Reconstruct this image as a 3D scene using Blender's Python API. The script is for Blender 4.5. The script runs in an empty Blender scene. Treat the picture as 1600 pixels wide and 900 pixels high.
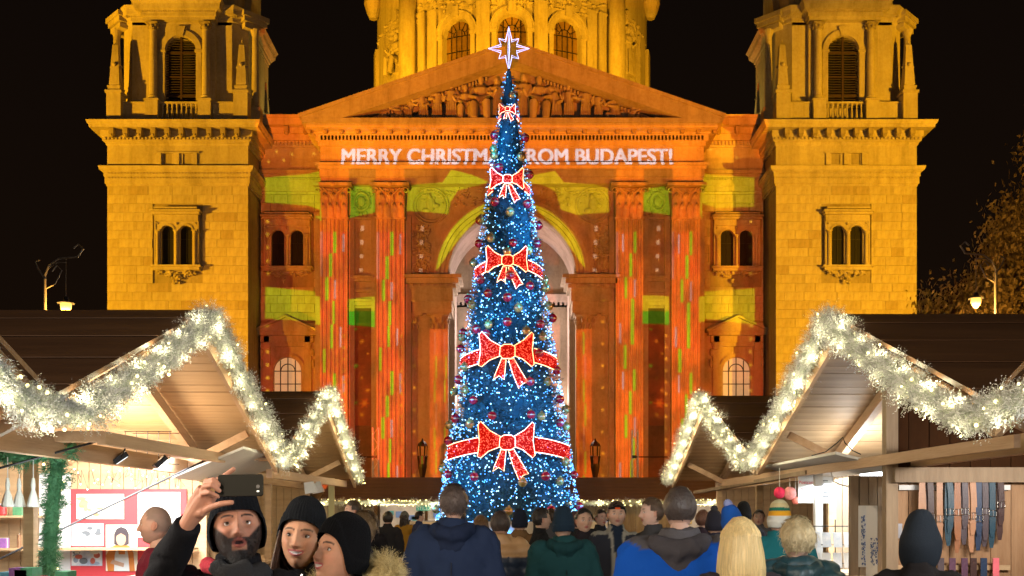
import bpy, math, random
import numpy as np
from mathutils import Vector, Matrix, noise
random.seed(7); np.random.seed(7)
rad = math.radians
PI = math.pi
S = bpy.context.scene
COL = S.collection

# ------------------------------------------------------------------ camera
HZ, CX, F = 805.0, 800.0, 1600.0           # horizon row, vanishing column, focal length in pixels of a 1600 wide frame
EYE = 1.65
cd = bpy.data.cameras.new("camera"); cam = bpy.data.objects.new("camera", cd); COL.objects.link(cam)
cam.location = (0, 0, EYE); cam.rotation_euler = (rad(90), 0, 0)
cd.sensor_width = 36; cd.lens = 36 * F / 1600; cd.shift_y = (HZ - 450) / 1600; cd.clip_start = 0.1; cd.clip_end = 2000
S.camera = cam
def X(px, Y): return (px - CX) * Y / F
def Z(py, Y): return EYE + (HZ - py) * Y / F

# ------------------------------------------------------------------ night sky
w = bpy.data.worlds.new("World"); S.world = w; w.use_nodes = True
nt = w.node_tree; nt.nodes.clear()
wo = nt.nodes.new("ShaderNodeOutputWorld"); wb = nt.nodes.new("ShaderNodeBackground")
tc = nt.nodes.new("ShaderNodeTexCoord"); sx = nt.nodes.new("ShaderNodeSeparateXYZ"); cr = nt.nodes.new("ShaderNodeValToRGB")
nt.links.new(tc.outputs["Generated"], sx.inputs[0]); nt.links.new(sx.outputs["Z"], cr.inputs[0])
cr.color_ramp.elements[0].position = 0.0; cr.color_ramp.elements[0].color = (0.0085, 0.0042, 0.0020, 1)
cr.color_ramp.elements[1].position = 0.6; cr.color_ramp.elements[1].color = (0.0030, 0.0020, 0.0015, 1)
nt.links.new(cr.outputs[0], wb.inputs[0]); nt.links.new(wb.outputs[0], wo.inputs[0]); wb.inputs[1].default_value = 1.0

S.view_settings.view_transform = 'Standard'; S.view_settings.look = 'None'
S.view_settings.exposure = 0.0; S.view_settings.gamma = 1.0
S.render.engine = 'CYCLES'
S.cycles.use_denoising = True
try: S.cycles.denoiser = 'OPENIMAGEDENOISE'
except Exception: pass
S.cycles.max_bounces = 5; S.cycles.diffuse_bounces = 2; S.cycles.glossy_bounces = 2; S.cycles.transmission_bounces = 3; S.cycles.transparent_max_bounces = 4
S.cycles.sample_clamp_indirect = 3.0; S.cycles.caustics_reflective = False; S.cycles.caustics_refractive = False
S.cycles.use_light_tree = True

# ------------------------------------------------------------------ flood lights that stand round the square
def aim(o, target):
    d = Vector(target) - o.location
    o.rotation_euler = d.to_track_quat('-Z', 'Y').to_euler()
def spot(name, loc, target, power, color, size=60, blend=0.4, radius=0.3):
    l = bpy.data.lights.new(name, 'SPOT'); l.energy = power; l.color = color
    l.spot_size = rad(size); l.spot_blend = blend; l.shadow_soft_size = radius
    o = bpy.data.objects.new(name, l); COL.objects.link(o); o.location = loc; aim(o, target); return o
def point(name, loc, power, color, radius=0.1):
    l = bpy.data.lights.new(name, 'POINT'); l.energy = power; l.color = color; l.shadow_soft_size = radius
    o = bpy.data.objects.new(name, l); COL.objects.link(o); o.location = loc; return o
def area(name, loc, target, power, color, sx_, sy_):
    l = bpy.data.lights.new(name, 'AREA'); l.energy = power; l.color = color; l.shape = 'RECTANGLE'; l.size = sx_; l.size_y = sy_
    o = bpy.data.objects.new(name, l); COL.objects.link(o); o.location = loc; aim(o, target); return o
SOD = (1.0, 0.445, 0.006)
spot("flood_left_tower", (-64, 43, 10), (-30, 72, 22), 300000, SOD, 44, 0.35, 0.3)
spot("flood_right_tower", (46, 30, 10), (29, 72, 20), 215000, SOD, 41, 0.35, 0.3)
spot("flood_portico_left", (-33, 50, 4), (-1, 72, 21), 26000, (1.0, 0.36, 0.008), 62, 0.5, 0.15)
spot("flood_portico_right", (30, 44, 4), (3, 72, 20), 9000, (1.0, 0.38, 0.008), 60, 0.5, 0.15)
spot("flood_pediment_left", (-25, 48, 6), (-7, 71, 32.4), 42000, (1.0, 0.42, 0.008), 24, 0.7, 0.12)
spot("flood_pediment_right", (25, 45, 5), (7, 71, 32.4), 26000, (1.0, 0.42, 0.008), 24, 0.7, 0.12)
point("fill_light_behind", (-4, -9, 8.5), 4200, (1.0, 0.80, 0.58), 0.3)  # added fill behind the camera for roofs and garlands, no post stands here
def framed(o, lo, hi, soft):
    """side mask added to a flood lamp beam: nothing leaves it beyond the side edges lo..hi (tangents)"""
    l = o.data; l.use_nodes = True; n = l.node_tree; n.nodes.clear(); ou = n.nodes.new("ShaderNodeOutputLight"); em = n.nodes.new("ShaderNodeEmission"); t = n.nodes.new("ShaderNodeTexCoord"); sp = n.nodes.new("ShaderNodeSeparateXYZ")
    n.links.new(t.outputs["Normal"], sp.inputs[0]); ab = n.nodes.new("ShaderNodeMath"); ab.operation = 'ABSOLUTE'; n.links.new(sp.outputs["Z"], ab.inputs[0]); dv = n.nodes.new("ShaderNodeMath"); dv.operation = 'DIVIDE'; n.links.new(sp.outputs["X"], dv.inputs[0]); n.links.new(ab.outputs[0], dv.inputs[1])
    r1 = n.nodes.new("ShaderNodeMapRange"); r1.inputs["From Min"].default_value = lo-soft; r1.inputs["From Max"].default_value = lo; n.links.new(dv.outputs[0], r1.inputs["Value"])
    r2 = n.nodes.new("ShaderNodeMapRange"); r2.inputs["From Min"].default_value = hi+soft; r2.inputs["From Max"].default_value = hi; n.links.new(dv.outputs[0], r2.inputs["Value"])
    mu = n.nodes.new("ShaderNodeMath"); mu.operation = 'MULTIPLY'; n.links.new(r1.outputs[0], mu.inputs[0]); n.links.new(r2.outputs[0], mu.inputs[1]); n.links.new(mu.outputs[0], em.inputs[1]); n.links.new(em.outputs[0], ou.inputs[0])
framed(bpy.data.objects["flood_left_tower"], -0.6, 0.15, 0.03); framed(bpy.data.objects["flood_right_tower"], -0.205, 0.6, 0.02)
spot("flood_dome_left", (-17, 80, 34), (-1, 104, 44), 68000, (1.0, 0.43, 0.008), 95, 0.3, 0.4)
spot("flood_dome_right", (17, 80, 34), (1, 104, 44), 68000, (1.0, 0.43, 0.008), 95, 0.3, 0.4)
spot("flood_rear_left", (-15.0, 82, 31), (-17.6, 79, 34), 900, (1.0, 0.65, 0.12), 100, 0.5, 0.2)
spot("flood_rear_right", (15.0, 82, 31), (17.6, 79, 34), 900, (1.0, 0.65, 0.12), 100, 0.5, 0.2)

# ------------------------------------------------------------------ tags
def tag(o, label=None, cat=None, group=None, kind=None):
    if label: o["label"] = label
    if cat: o["category"] = cat
    if group: o["group"] = group
    if kind: o["kind"] = kind
    return o
def empty(name, loc=(0, 0, 0), label=None, cat=None, group=None, rz=0.0):
    o = bpy.data.objects.new(name, None); COL.objects.link(o); o.location = loc; o.rotation_euler = (0, 0, rz)
    o.empty_display_size = 0.2
    return tag(o, label, cat, group)
def children(o): return [c for c in bpy.data.objects if c.parent == o]
def copy_tree(o, parent=None, kids=None):
    if kids is None:
        kids = {}
        for c in bpy.data.objects:
            if c.parent: kids.setdefault(c.parent.name, []).append(c)
    c = o.copy(); COL.objects.link(c)
    if parent is not None: c.parent = parent
    for ch in kids.get(o.name, []): copy_tree(ch, c, kids)
    return c

# ------------------------------------------------------------------ mesh builder
class MB:
    def __init__(s): s.v = []; s.f = []; s.m = []; s.mi = 0
    def add(s, vs, fs):
        b = len(s.v); s.v.extend([tuple(v) for v in vs]); s.f.extend([tuple(b + i for i in f) for f in fs]); s.m.extend([s.mi] * len(fs))
    def box(s, x0, x1, y0, y1, z0, z1):
        if x0 > x1: x0, x1 = x1, x0
        if y0 > y1: y0, y1 = y1, y0
        if z0 > z1: z0, z1 = z1, z0
        s.add([(x0,y0,z0),(x1,y0,z0),(x1,y1,z0),(x0,y1,z0),(x0,y0,z1),(x1,y0,z1),(x1,y1,z1),(x0,y1,z1)],
              [(0,3,2,1),(4,5,6,7),(0,1,5,4),(1,2,6,5),(2,3,7,6),(3,0,4,7)])
    def obox(s, c, size, R=None):
        hx, hy, hz = size[0]/2, size[1]/2, size[2]/2
        vs = [Vector(p) for p in ((-hx,-hy,-hz),(hx,-hy,-hz),(hx,hy,-hz),(-hx,hy,-hz),(-hx,-hy,hz),(hx,-hy,hz),(hx,hy,hz),(-hx,hy,hz))]
        if R is not None: vs = [R @ v for v in vs]
        c = Vector(c)
        s.add([c + v for v in vs], [(0,3,2,1),(4,5,6,7),(0,1,5,4),(1,2,6,5),(2,3,7,6),(3,0,4,7)])
    def beam(s, a, b, w, h, up=(0, 0, 1)):
        a = Vector(a); b = Vector(b); d = (b - a).normalized(); u = Vector(up)
        sd = d.cross(u).normalized(); u = sd.cross(d).normalized()
        vs = []
        for p in (a, b):
            for i, j in ((-1,-1),(1,-1),(1,1),(-1,1)): vs.append(p + sd*(i*w/2) + u*(j*h/2))
        s.add(vs, [(3,2,1,0),(4,5,6,7),(0,1,5,4),(1,2,6,5),(2,3,7,6),(3,0,4,7)])
    def prism(s, pts, y0, y1, plane='xz'):
        # pts in the plane, extruded along the third axis from y0 to y1
        n = len(pts)
        A = sum(pts[i][0]*pts[(i+1)%n][1] - pts[(i+1)%n][0]*pts[i][1] for i in range(n))
        if A < 0: pts = pts[::-1]
        def P(p, t):
            return {'xz': (p[0], t, p[1]), 'xy': (p[0], p[1], t), 'yz': (t, p[0], p[1])}[plane]
        vs = [P(p, y0) for p in pts] + [P(p, y1) for p in pts]
        fs = [tuple(range(n)), tuple(range(2*n-1, n-1, -1))]
        fs += [(i, i+n, (i+1)%n+n, (i+1)%n) for i in range(n)]
        s.add(vs, fs)
    def tube(s, path, r, n=6, closed=False, caps=True):
        path = [Vector(p) for p in path]; k = len(path)
        rs = r if isinstance(r, (list, tuple)) else [r]*k
        prev = None; vs = []
        for i, p in enumerate(path):
            if closed: t = path[(i+1)%k] - path[i-1]
            else: t = path[min(i+1,k-1)] - path[max(i-1,0)]
            if t.length < 1e-9: t = Vector((0,0,1))
            t.normalize()
            if prev is None:
                a = Vector((0,0,1)) if abs(t.z) < 0.9 else Vector((1,0,0))
                prev = t.cross(a).normalized()
            u = (prev - t*prev.dot(t))
            if u.length < 1e-6: u = t.orthogonal()
            u.normalize(); prev = u; v2 = t.cross(u)
            for j in range(n):
                a = 2*PI*j/n; vs.append(p + (u*math.cos(a) + v2*math.sin(a))*rs[i])
        fs = []
        rng = k if closed else k-1
        for i in range(rng):
            i2 = (i+1) % k
            for j in range(n):
                j2 = (j+1) % n; fs.append((i*n+j, i*n+j2, i2*n+j2, i2*n+j))
        if caps and not closed:
            fs.append(tuple(range(n-1,-1,-1))); fs.append(tuple((k-1)*n+j for j in range(n)))
        s.add(vs, fs)
    def lathe(s, prof, c=(0,0,0), n=16, a0=0.0, a1=2*PI, sy=1.0):
        full = abs(a1-a0-2*PI) < 1e-6; k = n if full else n+1
        vs = []
        for r, z in prof:
            for j in range(k):
                a = a0 + (a1-a0)*j/n; vs.append((c[0]+r*math.cos(a), c[1]+r*math.sin(a)*sy, c[2]+z))
        fs = []
        for i in range(len(prof)-1):
            for j in range(n):
                j2 = (j+1)%k; fs.append((i*k+j, i*k+j2, (i+1)*k+j2, (i+1)*k+j))
        if full:
            if prof[0][0] > 1e-5: fs.append(tuple(range(k-1,-1,-1)))
            if prof[-1][0] > 1e-5: fs.append(tuple((len(prof)-1)*k+j for j in range(k)))
        s.add(vs, fs)
    def ball(s, c, r, n=10, m=7, M=None):
        rx, ry, rz = r if isinstance(r, (tuple, list)) else (r, r, r)
        c = Vector(c); vs = []
        for i in range(m+1):
            t = PI*i/m
            for j in range(n):
                a = 2*PI*j/n; p = Vector((rx*math.sin(t)*math.cos(a), ry*math.sin(t)*math.sin(a), rz*math.cos(t)))
                if M is not None: p = M @ p
                vs.append(c+p)
        fs = []
        for i in range(m):
            for j in range(n):
                j2 = (j+1)%n
                if i == 0: fs.append((i*n+j, (i+1)*n+j, (i+1)*n+j2))
                elif i == m-1: fs.append((i*n+j, (i+1)*n+j, i*n+j2))
                else: fs.append((i*n+j, (i+1)*n+j, (i+1)*n+j2, i*n+j2))
        s.add(vs, fs)
    def octa(s, c, r):
        x, y, z = c
        s.add([(x+r,y,z),(x-r,y,z),(x,y+r,z),(x,y-r,z),(x,y,z+r),(x,y,z-r)],
              [(0,2,4),(2,1,4),(1,3,4),(3,0,4),(2,0,5),(1,2,5),(3,1,5),(0,3,5)])
    def ring(s, cx, cz, r0, r1, y0, y1, a0=0.0, a1=PI, n=24):
        # an arch band standing in the xz plane
        vs = []
        for i in range(n+1):
            a = a0+(a1-a0)*i/n; c_, s_ = math.cos(a), math.sin(a)
            for r, y in ((r0,y0),(r1,y0),(r1,y1),(r0,y1)): vs.append((cx+r*c_, y, cz+r*s_))
        fs = []
        for i in range(n):
            for k in range(4):
                k2 = (k+1)%4; fs.append((i*4+k, (i+1)*4+k, (i+1)*4+k2, i*4+k2))
        fs.append((0,1,2,3)); fs.append(tuple(n*4+k for k in (3,2,1,0)))
        s.add(vs, fs)
    def arch_wall(s, x0, x1, z0, z1, y0, y1, cx, r, zb, zs, n=20):
        # a wall panel with one round-headed opening
        if cx-r > x0+1e-4: s.box(x0, cx-r, y0, y1, z0, z1)
        if cx+r < x1-1e-4: s.box(cx+r, x1, y0, y1, z0, z1)
        if zb > z0+1e-4: s.box(cx-r, cx+r, y0, y1, z0, zb)
        vs = []
        for i in range(n+1):
            a = PI*i/n; xx = cx+r*math.cos(a); zz = zs+r*math.sin(a)
            vs += [(xx,y0,zz),(xx,y0,z1),(xx,y1,z1),(xx,y1,zz)]
        fs = []
        for i in range(n):
            for k in range(4):
                k2 = (k+1)%4; fs.append((i*4+k, i*4+k2, (i+1)*4+k2, (i+1)*4+k))
        s.add(vs, fs)
    def profile(s, poly, prof):
        # sweep a moulding (offset outward, z) round a closed convex polygon in plan, mitred
        n = len(poly)
        A = sum(poly[i][0]*poly[(i+1)%n][1]-poly[(i+1)%n][0]*poly[i][1] for i in range(n))
        if A < 0: poly = poly[::-1]
        dirs = []
        for i in range(n):
            p0 = Vector(poly[i-1]); p1 = Vector(poly[i]); p2 = Vector(poly[(i+1)%n])
            a = (p1-p0).normalized(); b = (p2-p1).normalized()
            na = Vector((a.y,-a.x)); nb = Vector((b.y,-b.x)); m = na+nb
            m = m/(m.dot(na)) if m.length > 1e-6 else na
            dirs.append(m)
        vs = []
        for o, z in prof:
            for i in range(n): vs.append((poly[i][0]+dirs[i].x*o, poly[i][1]+dirs[i].y*o, z))
        fs = []
        for k in range(len(prof)-1):
            for i in range(n):
                j = (i+1)%n; fs.append((k*n+i, k*n+j, (k+1)*n+j, (k+1)*n+i))
        fs.append(tuple(range(n-1,-1,-1))); fs.append(tuple((len(prof)-1)*n+i for i in range(n)))
        s.add(vs, fs)
    def mesh(s, name, mats, smooth=False):
        me = bpy.data.meshes.new(name); me.from_pydata(s.v, [], s.f)
        if not isinstance(mats, (list, tuple)): mats = [mats]
        for m in mats: me.materials.append(m)
        if len(mats) > 1: me.polygons.foreach_set("material_index", s.m)
        if smooth: me.polygons.foreach_set("use_smooth", [True]*len(me.polygons))
        me.update(); return me
    def build(s, name, mats, parent=None, smooth=False, kind=None, label=None):
        o = bpy.data.objects.new(name, s.mesh(name, mats, smooth)); COL.objects.link(o)
        if parent is not None:
            o.parent = parent
        if kind: o["kind"] = kind
        if label: o["label"] = label
        return o
def place(me, name, loc, parent=None, rot=(0,0,0), scale=(1,1,1)):
    o = bpy.data.objects.new(name, me); COL.objects.link(o); o.location = loc; o.rotation_euler = rot; o.scale = scale
    if parent is not None: o.parent = parent
    return o

# ------------------------------------------------------------------ materials
MATS = {}
def mat(name, color, rough=0.7, metal=0.0, var=0.0, scale=3.0, bump=0.0, bscale=20.0, emit=None, estr=0.0, spec=0.5, color2=None, stretch=(1,1,1), sample=False, sheen=0.0, coat=0.0, alpha=None, trans=0.0):
    if name in MATS: return MATS[name]
    m = bpy.data.materials.new(name); m.use_nodes = True; n = m.node_tree; b = n.nodes["Principled BSDF"]
    b.inputs["Roughness"].default_value = rough; b.inputs["Metallic"].default_value = metal; b.inputs["Specular IOR Level"].default_value = spec
    b.inputs["Base Color"].default_value = (*color, 1)
    if sheen: b.inputs["Sheen Weight"].default_value = sheen
    if coat: b.inputs["Coat Weight"].default_value = coat; b.inputs["Coat Roughness"].default_value = 0.15
    if trans: b.inputs["Transmission Weight"].default_value = trans
    t = n.nodes.new("ShaderNodeTexCoord"); mp = n.nodes.new("ShaderNodeMapping"); mp.inputs["Scale"].default_value = stretch
    n.links.new(t.outputs["Object"], mp.inputs[0])
    if var > 0 or color2:
        nz = n.nodes.new("ShaderNodeTexNoise"); nz.inputs["Scale"].default_value = scale; nz.inputs["Detail"].default_value = 6; nz.inputs["Roughness"].default_value = 0.65
        n.links.new(mp.outputs[0], nz.inputs["Vector"])
        rp = n.nodes.new("ShaderNodeValToRGB"); rp.color_ramp.elements[0].position = 0.3; rp.color_ramp.elements[1].position = 0.7
        c2 = color2 or tuple(min(1, c*(1+var)) for c in color)
        c1 = color if color2 else tuple(c*(1-var) for c in color)
        rp.color_ramp.elements[0].color = (*c1, 1); rp.color_ramp.elements[1].color = (*c2, 1)
        n.links.new(nz.outputs["Fac"], rp.inputs[0]); n.links.new(rp.outputs[0], b.inputs["Base Color"])
    if bump > 0:
        nb = n.nodes.new("ShaderNodeTexNoise"); nb.inputs["Scale"].default_value = bscale; nb.inputs["Detail"].default_value = 4
        n.links.new(mp.outputs[0], nb.inputs["Vector"])
        bp = n.nodes.new("ShaderNodeBump"); bp.inputs["Strength"].default_value = bump; bp.inputs["Distance"].default_value = 0.02
        n.links.new(nb.outputs["Fac"], bp.inputs["Height"]); n.links.new(bp.outputs[0], b.inputs["Normal"])
    if emit:
        b.inputs["Emission Color"].default_value = (*emit, 1); b.inputs["Emission Strength"].default_value = estr
        try: m.cycles.emission_sampling = 'AUTO' if sample else 'NONE'
        except Exception: pass
    MATS[name] = m; return m
def stone(name, c, var=0.14, course=0.0):
    m = mat(name, c, rough=0.85, var=var, scale=0.35, bump=0.45, bscale=7.0); n = m.node_tree; b = n.nodes["Principled BSDF"]
    src = b.inputs["Base Color"].links[0].from_socket; t = n.nodes.new("ShaderNodeTexCoord")
    for stretch, sc, lo, hi, dark in (((1, 1, 0.14), 1.1, 0.46, 0.72, 0.62), ((1, 1, 1), 4.5, 0.42, 0.75, 0.80)):      # rain streaks, soot and pitting
        mp = n.nodes.new("ShaderNodeMapping"); mp.inputs["Scale"].default_value = stretch; n.links.new(t.outputs["Object"], mp.inputs[0])
        nz = n.nodes.new("ShaderNodeTexNoise"); nz.inputs["Scale"].default_value = sc; nz.inputs["Detail"].default_value = 8; nz.inputs["Roughness"].default_value = 0.7; n.links.new(mp.outputs[0], nz.inputs["Vector"])
        rp = n.nodes.new("ShaderNodeValToRGB"); rp.color_ramp.elements[0].position = lo; rp.color_ramp.elements[1].position = hi; rp.color_ramp.elements[0].color = (1,1,1,1); rp.color_ramp.elements[1].color = (dark, dark*0.95, dark*0.88, 1); n.links.new(nz.outputs["Fac"], rp.inputs[0])
        mx = n.nodes.new("ShaderNodeMix"); mx.data_type = 'RGBA'; mx.blend_type = 'MULTIPLY'; mx.inputs["Factor"].default_value = 1.0
        n.links.new(src, mx.inputs["A"]); n.links.new(rp.outputs[0], mx.inputs["B"]); src = mx.outputs["Result"]
    n.links.new(src, b.inputs["Base Color"]); return m
M_ST = stone("limestone", (0.43, 0.38, 0.30))
M_ST2 = stone("limestone_carved", (0.40, 0.35, 0.27), 0.2)
M_STD = stone("limestone_weathered", (0.30, 0.255, 0.19), 0.2)
M_BL = [stone("stone_block_%s" % n, c, 0.10) for n, c in (("pale", (0.44, 0.39, 0.305)), ("buff", (0.41, 0.36, 0.28)), ("brown", (0.36, 0.30, 0.22)), ("cream", (0.46, 0.41, 0.33)))]
M_GLASS = mat("dark_window_glass", (0.02, 0.02, 0.022), rough=0.15, spec=0.6)
M_LOUV = mat("brown_louvre_wood", (0.035, 0.016, 0.014), rough=0.6, var=0.3, scale=8)
M_ROOF = mat("roof_metal", (0.05, 0.045, 0.04), rough=0.6, var=0.3)
M_IRON = mat("black_iron", (0.02, 0.02, 0.022), rough=0.45, metal=0.6)
# ================================================================== the projection show: one projector, its slide drawn here
GX0, GX1, GY0, GY1, GS = 400, 1200, 60, 764, 3
gw, gh = (GX1-GX0)*GS, (GY1-GY0)*GS
slide = np.zeros((gh, gw, 3), np.float32)          # row 0 at the top
yy_, xx_ = np.mgrid[0:gh, 0:gw].astype(np.float32); xx_ = xx_/GS+GX0; yy_ = yy_/GS+GY0
def lin(c): return np.array([((v/255)/12.92 if v/255 <= 0.04045 else ((v/255+0.055)/1.055)**2.4) for v in c], np.float32)
def win(x0, x1, y0, y1):
    i0, i1 = max(0, int((x0-GX0)*GS)), min(gw, int((x1-GX0)*GS)+1); j0, j1 = max(0, int((y0-GY0)*GS)), min(gh, int((y1-GY0)*GS)+1)
    return slice(j0, j1), slice(i0, i1)
def fill_poly(pts, c, a=1.0):
    xs = [p[0] for p in pts]; ys = [p[1] for p in pts]; sl = win(min(xs), max(xs), min(ys), max(ys))
    x, y = xx_[sl], yy_[sl]; ins = np.zeros(x.shape, bool); n = len(pts)
    for i in range(n):
        x0, y0 = pts[i]; x1, y1 = pts[(i+1) % n]
        if y0 == y1: continue
        c_ = ((y0 > y) != (y1 > y)) & (x < (x1-x0)*(y-y0)/(y1-y0)+x0); ins ^= c_
    v = slide[sl]; v[ins] = v[ins]*(1-a)+lin(c)*a
def fill_rect(x0, x1, y0, y1, c, a=1.0):
    sl = win(x0, x1, y0, y1); slide[sl] = slide[sl]*(1-a)+lin(c)*a
def flake(cx, cy, r, c):
    sl = win(cx-r-1, cx+r+1, cy-r-1, cy+r+1); x, y = xx_[sl]-cx, yy_[sl]-cy; d = np.hypot(x, y); a = np.arctan2(y, x)
    k = d < r*(0.42+0.58*np.abs(np.cos(3*a))**3); v = slide[sl]; v[k] = lin(c)
# base wash: redder low on the left, more amber high and to the right
tx = (xx_-400)/800; ty_ = np.clip((yy_-190)/400, 0, 1)
topc = lin((238,125,18)); rt = lin((245,135,12)); lo = lin((206,68,22)); lor = lin((225,98,16))
base = ((topc*(1-tx[...,None])+rt*tx[...,None])*(1-ty_[...,None])+(lo*(1-tx[...,None])+lor*tx[...,None])*ty_[...,None])
slide[:] = base
slide[yy_ < 188] *= 0.42
slide[..., 1] *= 0.86; slide[..., 2] *= 0.45
m_ = (yy_ > 262) & ((xx_ < 500) | (xx_ > 1095)); slide[m_] *= 0.50
m_ = (yy_ > 262) & (xx_ > 545) & (xx_ < 1050) & ((xx_ < 588) | (xx_ > 1005) | ((xx_ > 632) & (xx_ < 962))); slide[m_] *= 0.36  # recess shade between the columns painted into the slide
# columns: bright orange red
for a, b, c in ((500,544,(240,84,48)), (588,633,(240,84,48)), (668,702,(225,88,40)), (892,928,(232,96,24)), (962,1006,(245,104,30)), (1049,1094,(248,104,30))):
    fill_rect(a, b, 362 if b-a > 40 else 515, 764, c)
# brown fields on the wing tops
fill_rect(407, 500, 238, 262, (170,92,30), .8); fill_rect(1100, 1187, 238, 262, (205,125,25), .6)
LG = (178,196,22); YG = (205,188,14); GG = (40,190,20)
fill_poly([(407,291),(470,286),(499,278),(503,345),(470,334),(407,330)], LG); fill_poly([(407,456),(499,464),(501,508),(470,506),(407,503)], LG)
fill_poly([(1094,285),(1186,291),(1186,336),(1130,338),(1104,330),(1096,345)], YG); fill_poly([(1092,464),(1187,458),(1187,512),(1130,505),(1092,503)], YG)
fill_poly([(545,292),(583,290),(583,334),(545,342)], (120,180,25)); fill_poly([(1006,298),(1045,292),(1050,338),(1006,332)], (150,190,20))
fill_poly([(543,468),(584,464),(584,487),(543,487)], LG); fill_poly([(543,487),(584,487),(584,512),(543,508)], GG)
fill_poly([(1004,462),(1047,464),(1047,487),(1004,487)], YG); fill_poly([(1004,487),(1047,487),(1047,508),(1004,506)], (70,185,20))
fill_poly([(632,332),(634,296),(650,288),(692,284),(706,264),(738,272),(764,284),(742,292),(712,300),(700,318),(697,337),(660,333)], LG)
fill_poly([(955,334),(953,298),(930,288),(880,284),(866,266),(835,272),(800,282),(850,290),(872,302),(880,330),(905,338)], YG)
def crescent(a0, a1, ro, ri0, c, cx=800, cy=432):
    pts = []; n = 24
    for i in range(n+1):
        a = rad(a0+(a1-a0)*i/n); pts.append((cx+ro*math.cos(a), cy-ro*math.sin(a)))
    for i in range(n, -1, -1):
        t = i/n; a = rad(a0+(a1-a0)*t); q = ro-(ro-ri0)*math.sin(PI*t)**0.7; pts.append((cx+q*math.cos(a), cy-q*math.sin(a)))
    fill_poly(pts, c)
crescent(100, 176, 121, 102, (190,200,18)); crescent(6, 74, 117, 101, (210,200,14))
# step pattern of light bars on the columns
random.seed(21)
for a, b in ((500,544), (588,633), (962,1006), (1049,1094)):
    y = 362; k = 0; seq = [0.48, 0.32, 0.18, 0.42, 0.38, 0.12]
    while y < 750:
        h = random.choice((33, 36, 37)); u = seq[k % 6]+(0.15 if a > 700 else 0); x = a+(b-a)*u+random.uniform(-1, 1)
        fill_rect(x, x+4.2, y, y+h, (150,225,20))
        if k % 2 == 0: x2 = a+(b-a)*(u+0.32 if u < .5 else u-0.4); fill_rect(x2, x2+2.6, y+4, y+h-2, (205,165,225))
        if k in (0, 1): fill_rect(a+0.6, a+4, y, y+h, (225,135,150))
        y += h+1; k += 1
for a in (675, 690, 900, 914):
    y = 520; k = 0
    while y < 750: fill_rect(a+(k % 2)*2.5, a+2+(k % 2)*2.5, y, y+34, (165,200,30) if (k+a) % 3 else (215,120,120), .9); y += 37; k += 1
for x in (411, 1180):
    for k in range(18): 
        y = 357+k*19.6; 
        if not 452 < y < 512: flake(x, y, 3.6, (235,190,60))
for x in (537, 627, 644, 945, 1042):
    for k in range(12): 
        y = 525+k*18; 
        if x in (644, 945): y = 470+k*34
        flake(x, y, 3.4, (240,165,40))
for x, y in ((424,253),(447,257),(480,256),(435,266),(412,268),(1130,254),(1160,262),(1120,250)): flake(x, y, 3.2, (240,180,70))
for x in (563, 656, 934, 1031):
    for k in range(4): fill_rect(x-2-k*0.7, x+3-k*0.7, 355+k*22, 363+k*22-k, (225,185,200), .8)
for x0 in (563, 1028):
    for k in range(8): flake(x0+((k*7) % 3-1)*9, 515+k*19, 4.2 if k % 2 else 3, (230,170,40) if k % 3 else (120,200,40)); 
    flake(x0+4, 630, 9, (225,95,20)); flake(x0+4, 630, 5, (245,150,40))
# brown band behind the letters
fill_rect(533, 1052, 230, 256, (190,92,34), .8)
# mottled red pattern thrown over the whole show
def smooth_noise(cx, cy, sd):
    r_ = np.random.RandomState(sd); n0 = r_.rand(int(gh/GS/cy)+3, int(gw/GS/cx)+3).astype(np.float32)
    gx_ = (xx_-GX0)/cx; gy_ = (yy_-GY0)/cy; i = gx_.astype(int); j = gy_.astype(int); fx = gx_-i; fy = gy_-j; fx = fx*fx*(3-2*fx); fy = fy*fy*(3-2*fy)
    return (n0[j, i]*(1-fx)+n0[j, i+1]*fx)*(1-fy)+(n0[j+1, i]*(1-fx)+n0[j+1, i+1]*fx)*fy
mo_ = 0.5*smooth_noise(26, 40, 1)+0.3*smooth_noise(9, 14, 2)+0.2*smooth_noise(3.5, 4, 3)
low_ = np.clip((yy_-262)/60, 0, 1)
slide *= (1-0.55*np.clip((mo_-0.42)*3.6, 0, 1)*low_*np.where(slide[..., 1] > slide[..., 0]*0.6, 0.4, 1.0))[..., None]
slide[..., 1] *= 1-0.25*np.clip((smooth_noise(40, 30, 5)-0.5)*3, 0, 1)*low_*(slide[..., 1] < slide[..., 0]*0.6)
slide[..., 0] *= 0.90; slide[..., 1] *= 0.76; slide[..., 2] *= 0.45
# letters
def text_tris(body, size, bold=0.0):
    cu = bpy.data.curves.new("t", 'FONT'); cu.body = body; cu.size = size; cu.offset = bold; cu.resolution_u = 4
    o = bpy.data.objects.new("t", cu); COL.objects.link(o); dg = bpy.context.evaluated_depsgraph_get(); dg.update()
    me = bpy.data.meshes.new_from_object(o.evaluated_get(dg)); me.calc_loop_triangles()
    co = [v.co.copy() for v in me.vertices]; tr = [tuple(t.vertices) for t in me.loop_triangles]
    bpy.data.objects.remove(o); bpy.data.meshes.remove(me); bpy.data.curves.remove(cu)
    return co, tr
co, tr = text_tris("MERRY CHRISTMAS FROM BUDAPEST!", 1.0, 0.0)
x0, x1 = min(c.x for c in co), max(c.x for c in co); y0, y1 = 0.0, max(c.y for c in co)
sx_ = (1049-535)/(x1-x0); sy_ = (255-233)/(y1-y0)
for t in tr:
    for ox_ in (-1.1, -0.5, 0, 0.5, 1.1):
        for oy_ in (-0.5, 0.0, 0.5): fill_poly([(535+ox_+(co[i].x-x0)*sx_, 254.0+oy_-(co[i].y-y0)*sy_) for i in t], (225,215,245))
gmax = 1.0
img = bpy.data.images.new("projector_slide", gw, gh, alpha=False)
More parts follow.
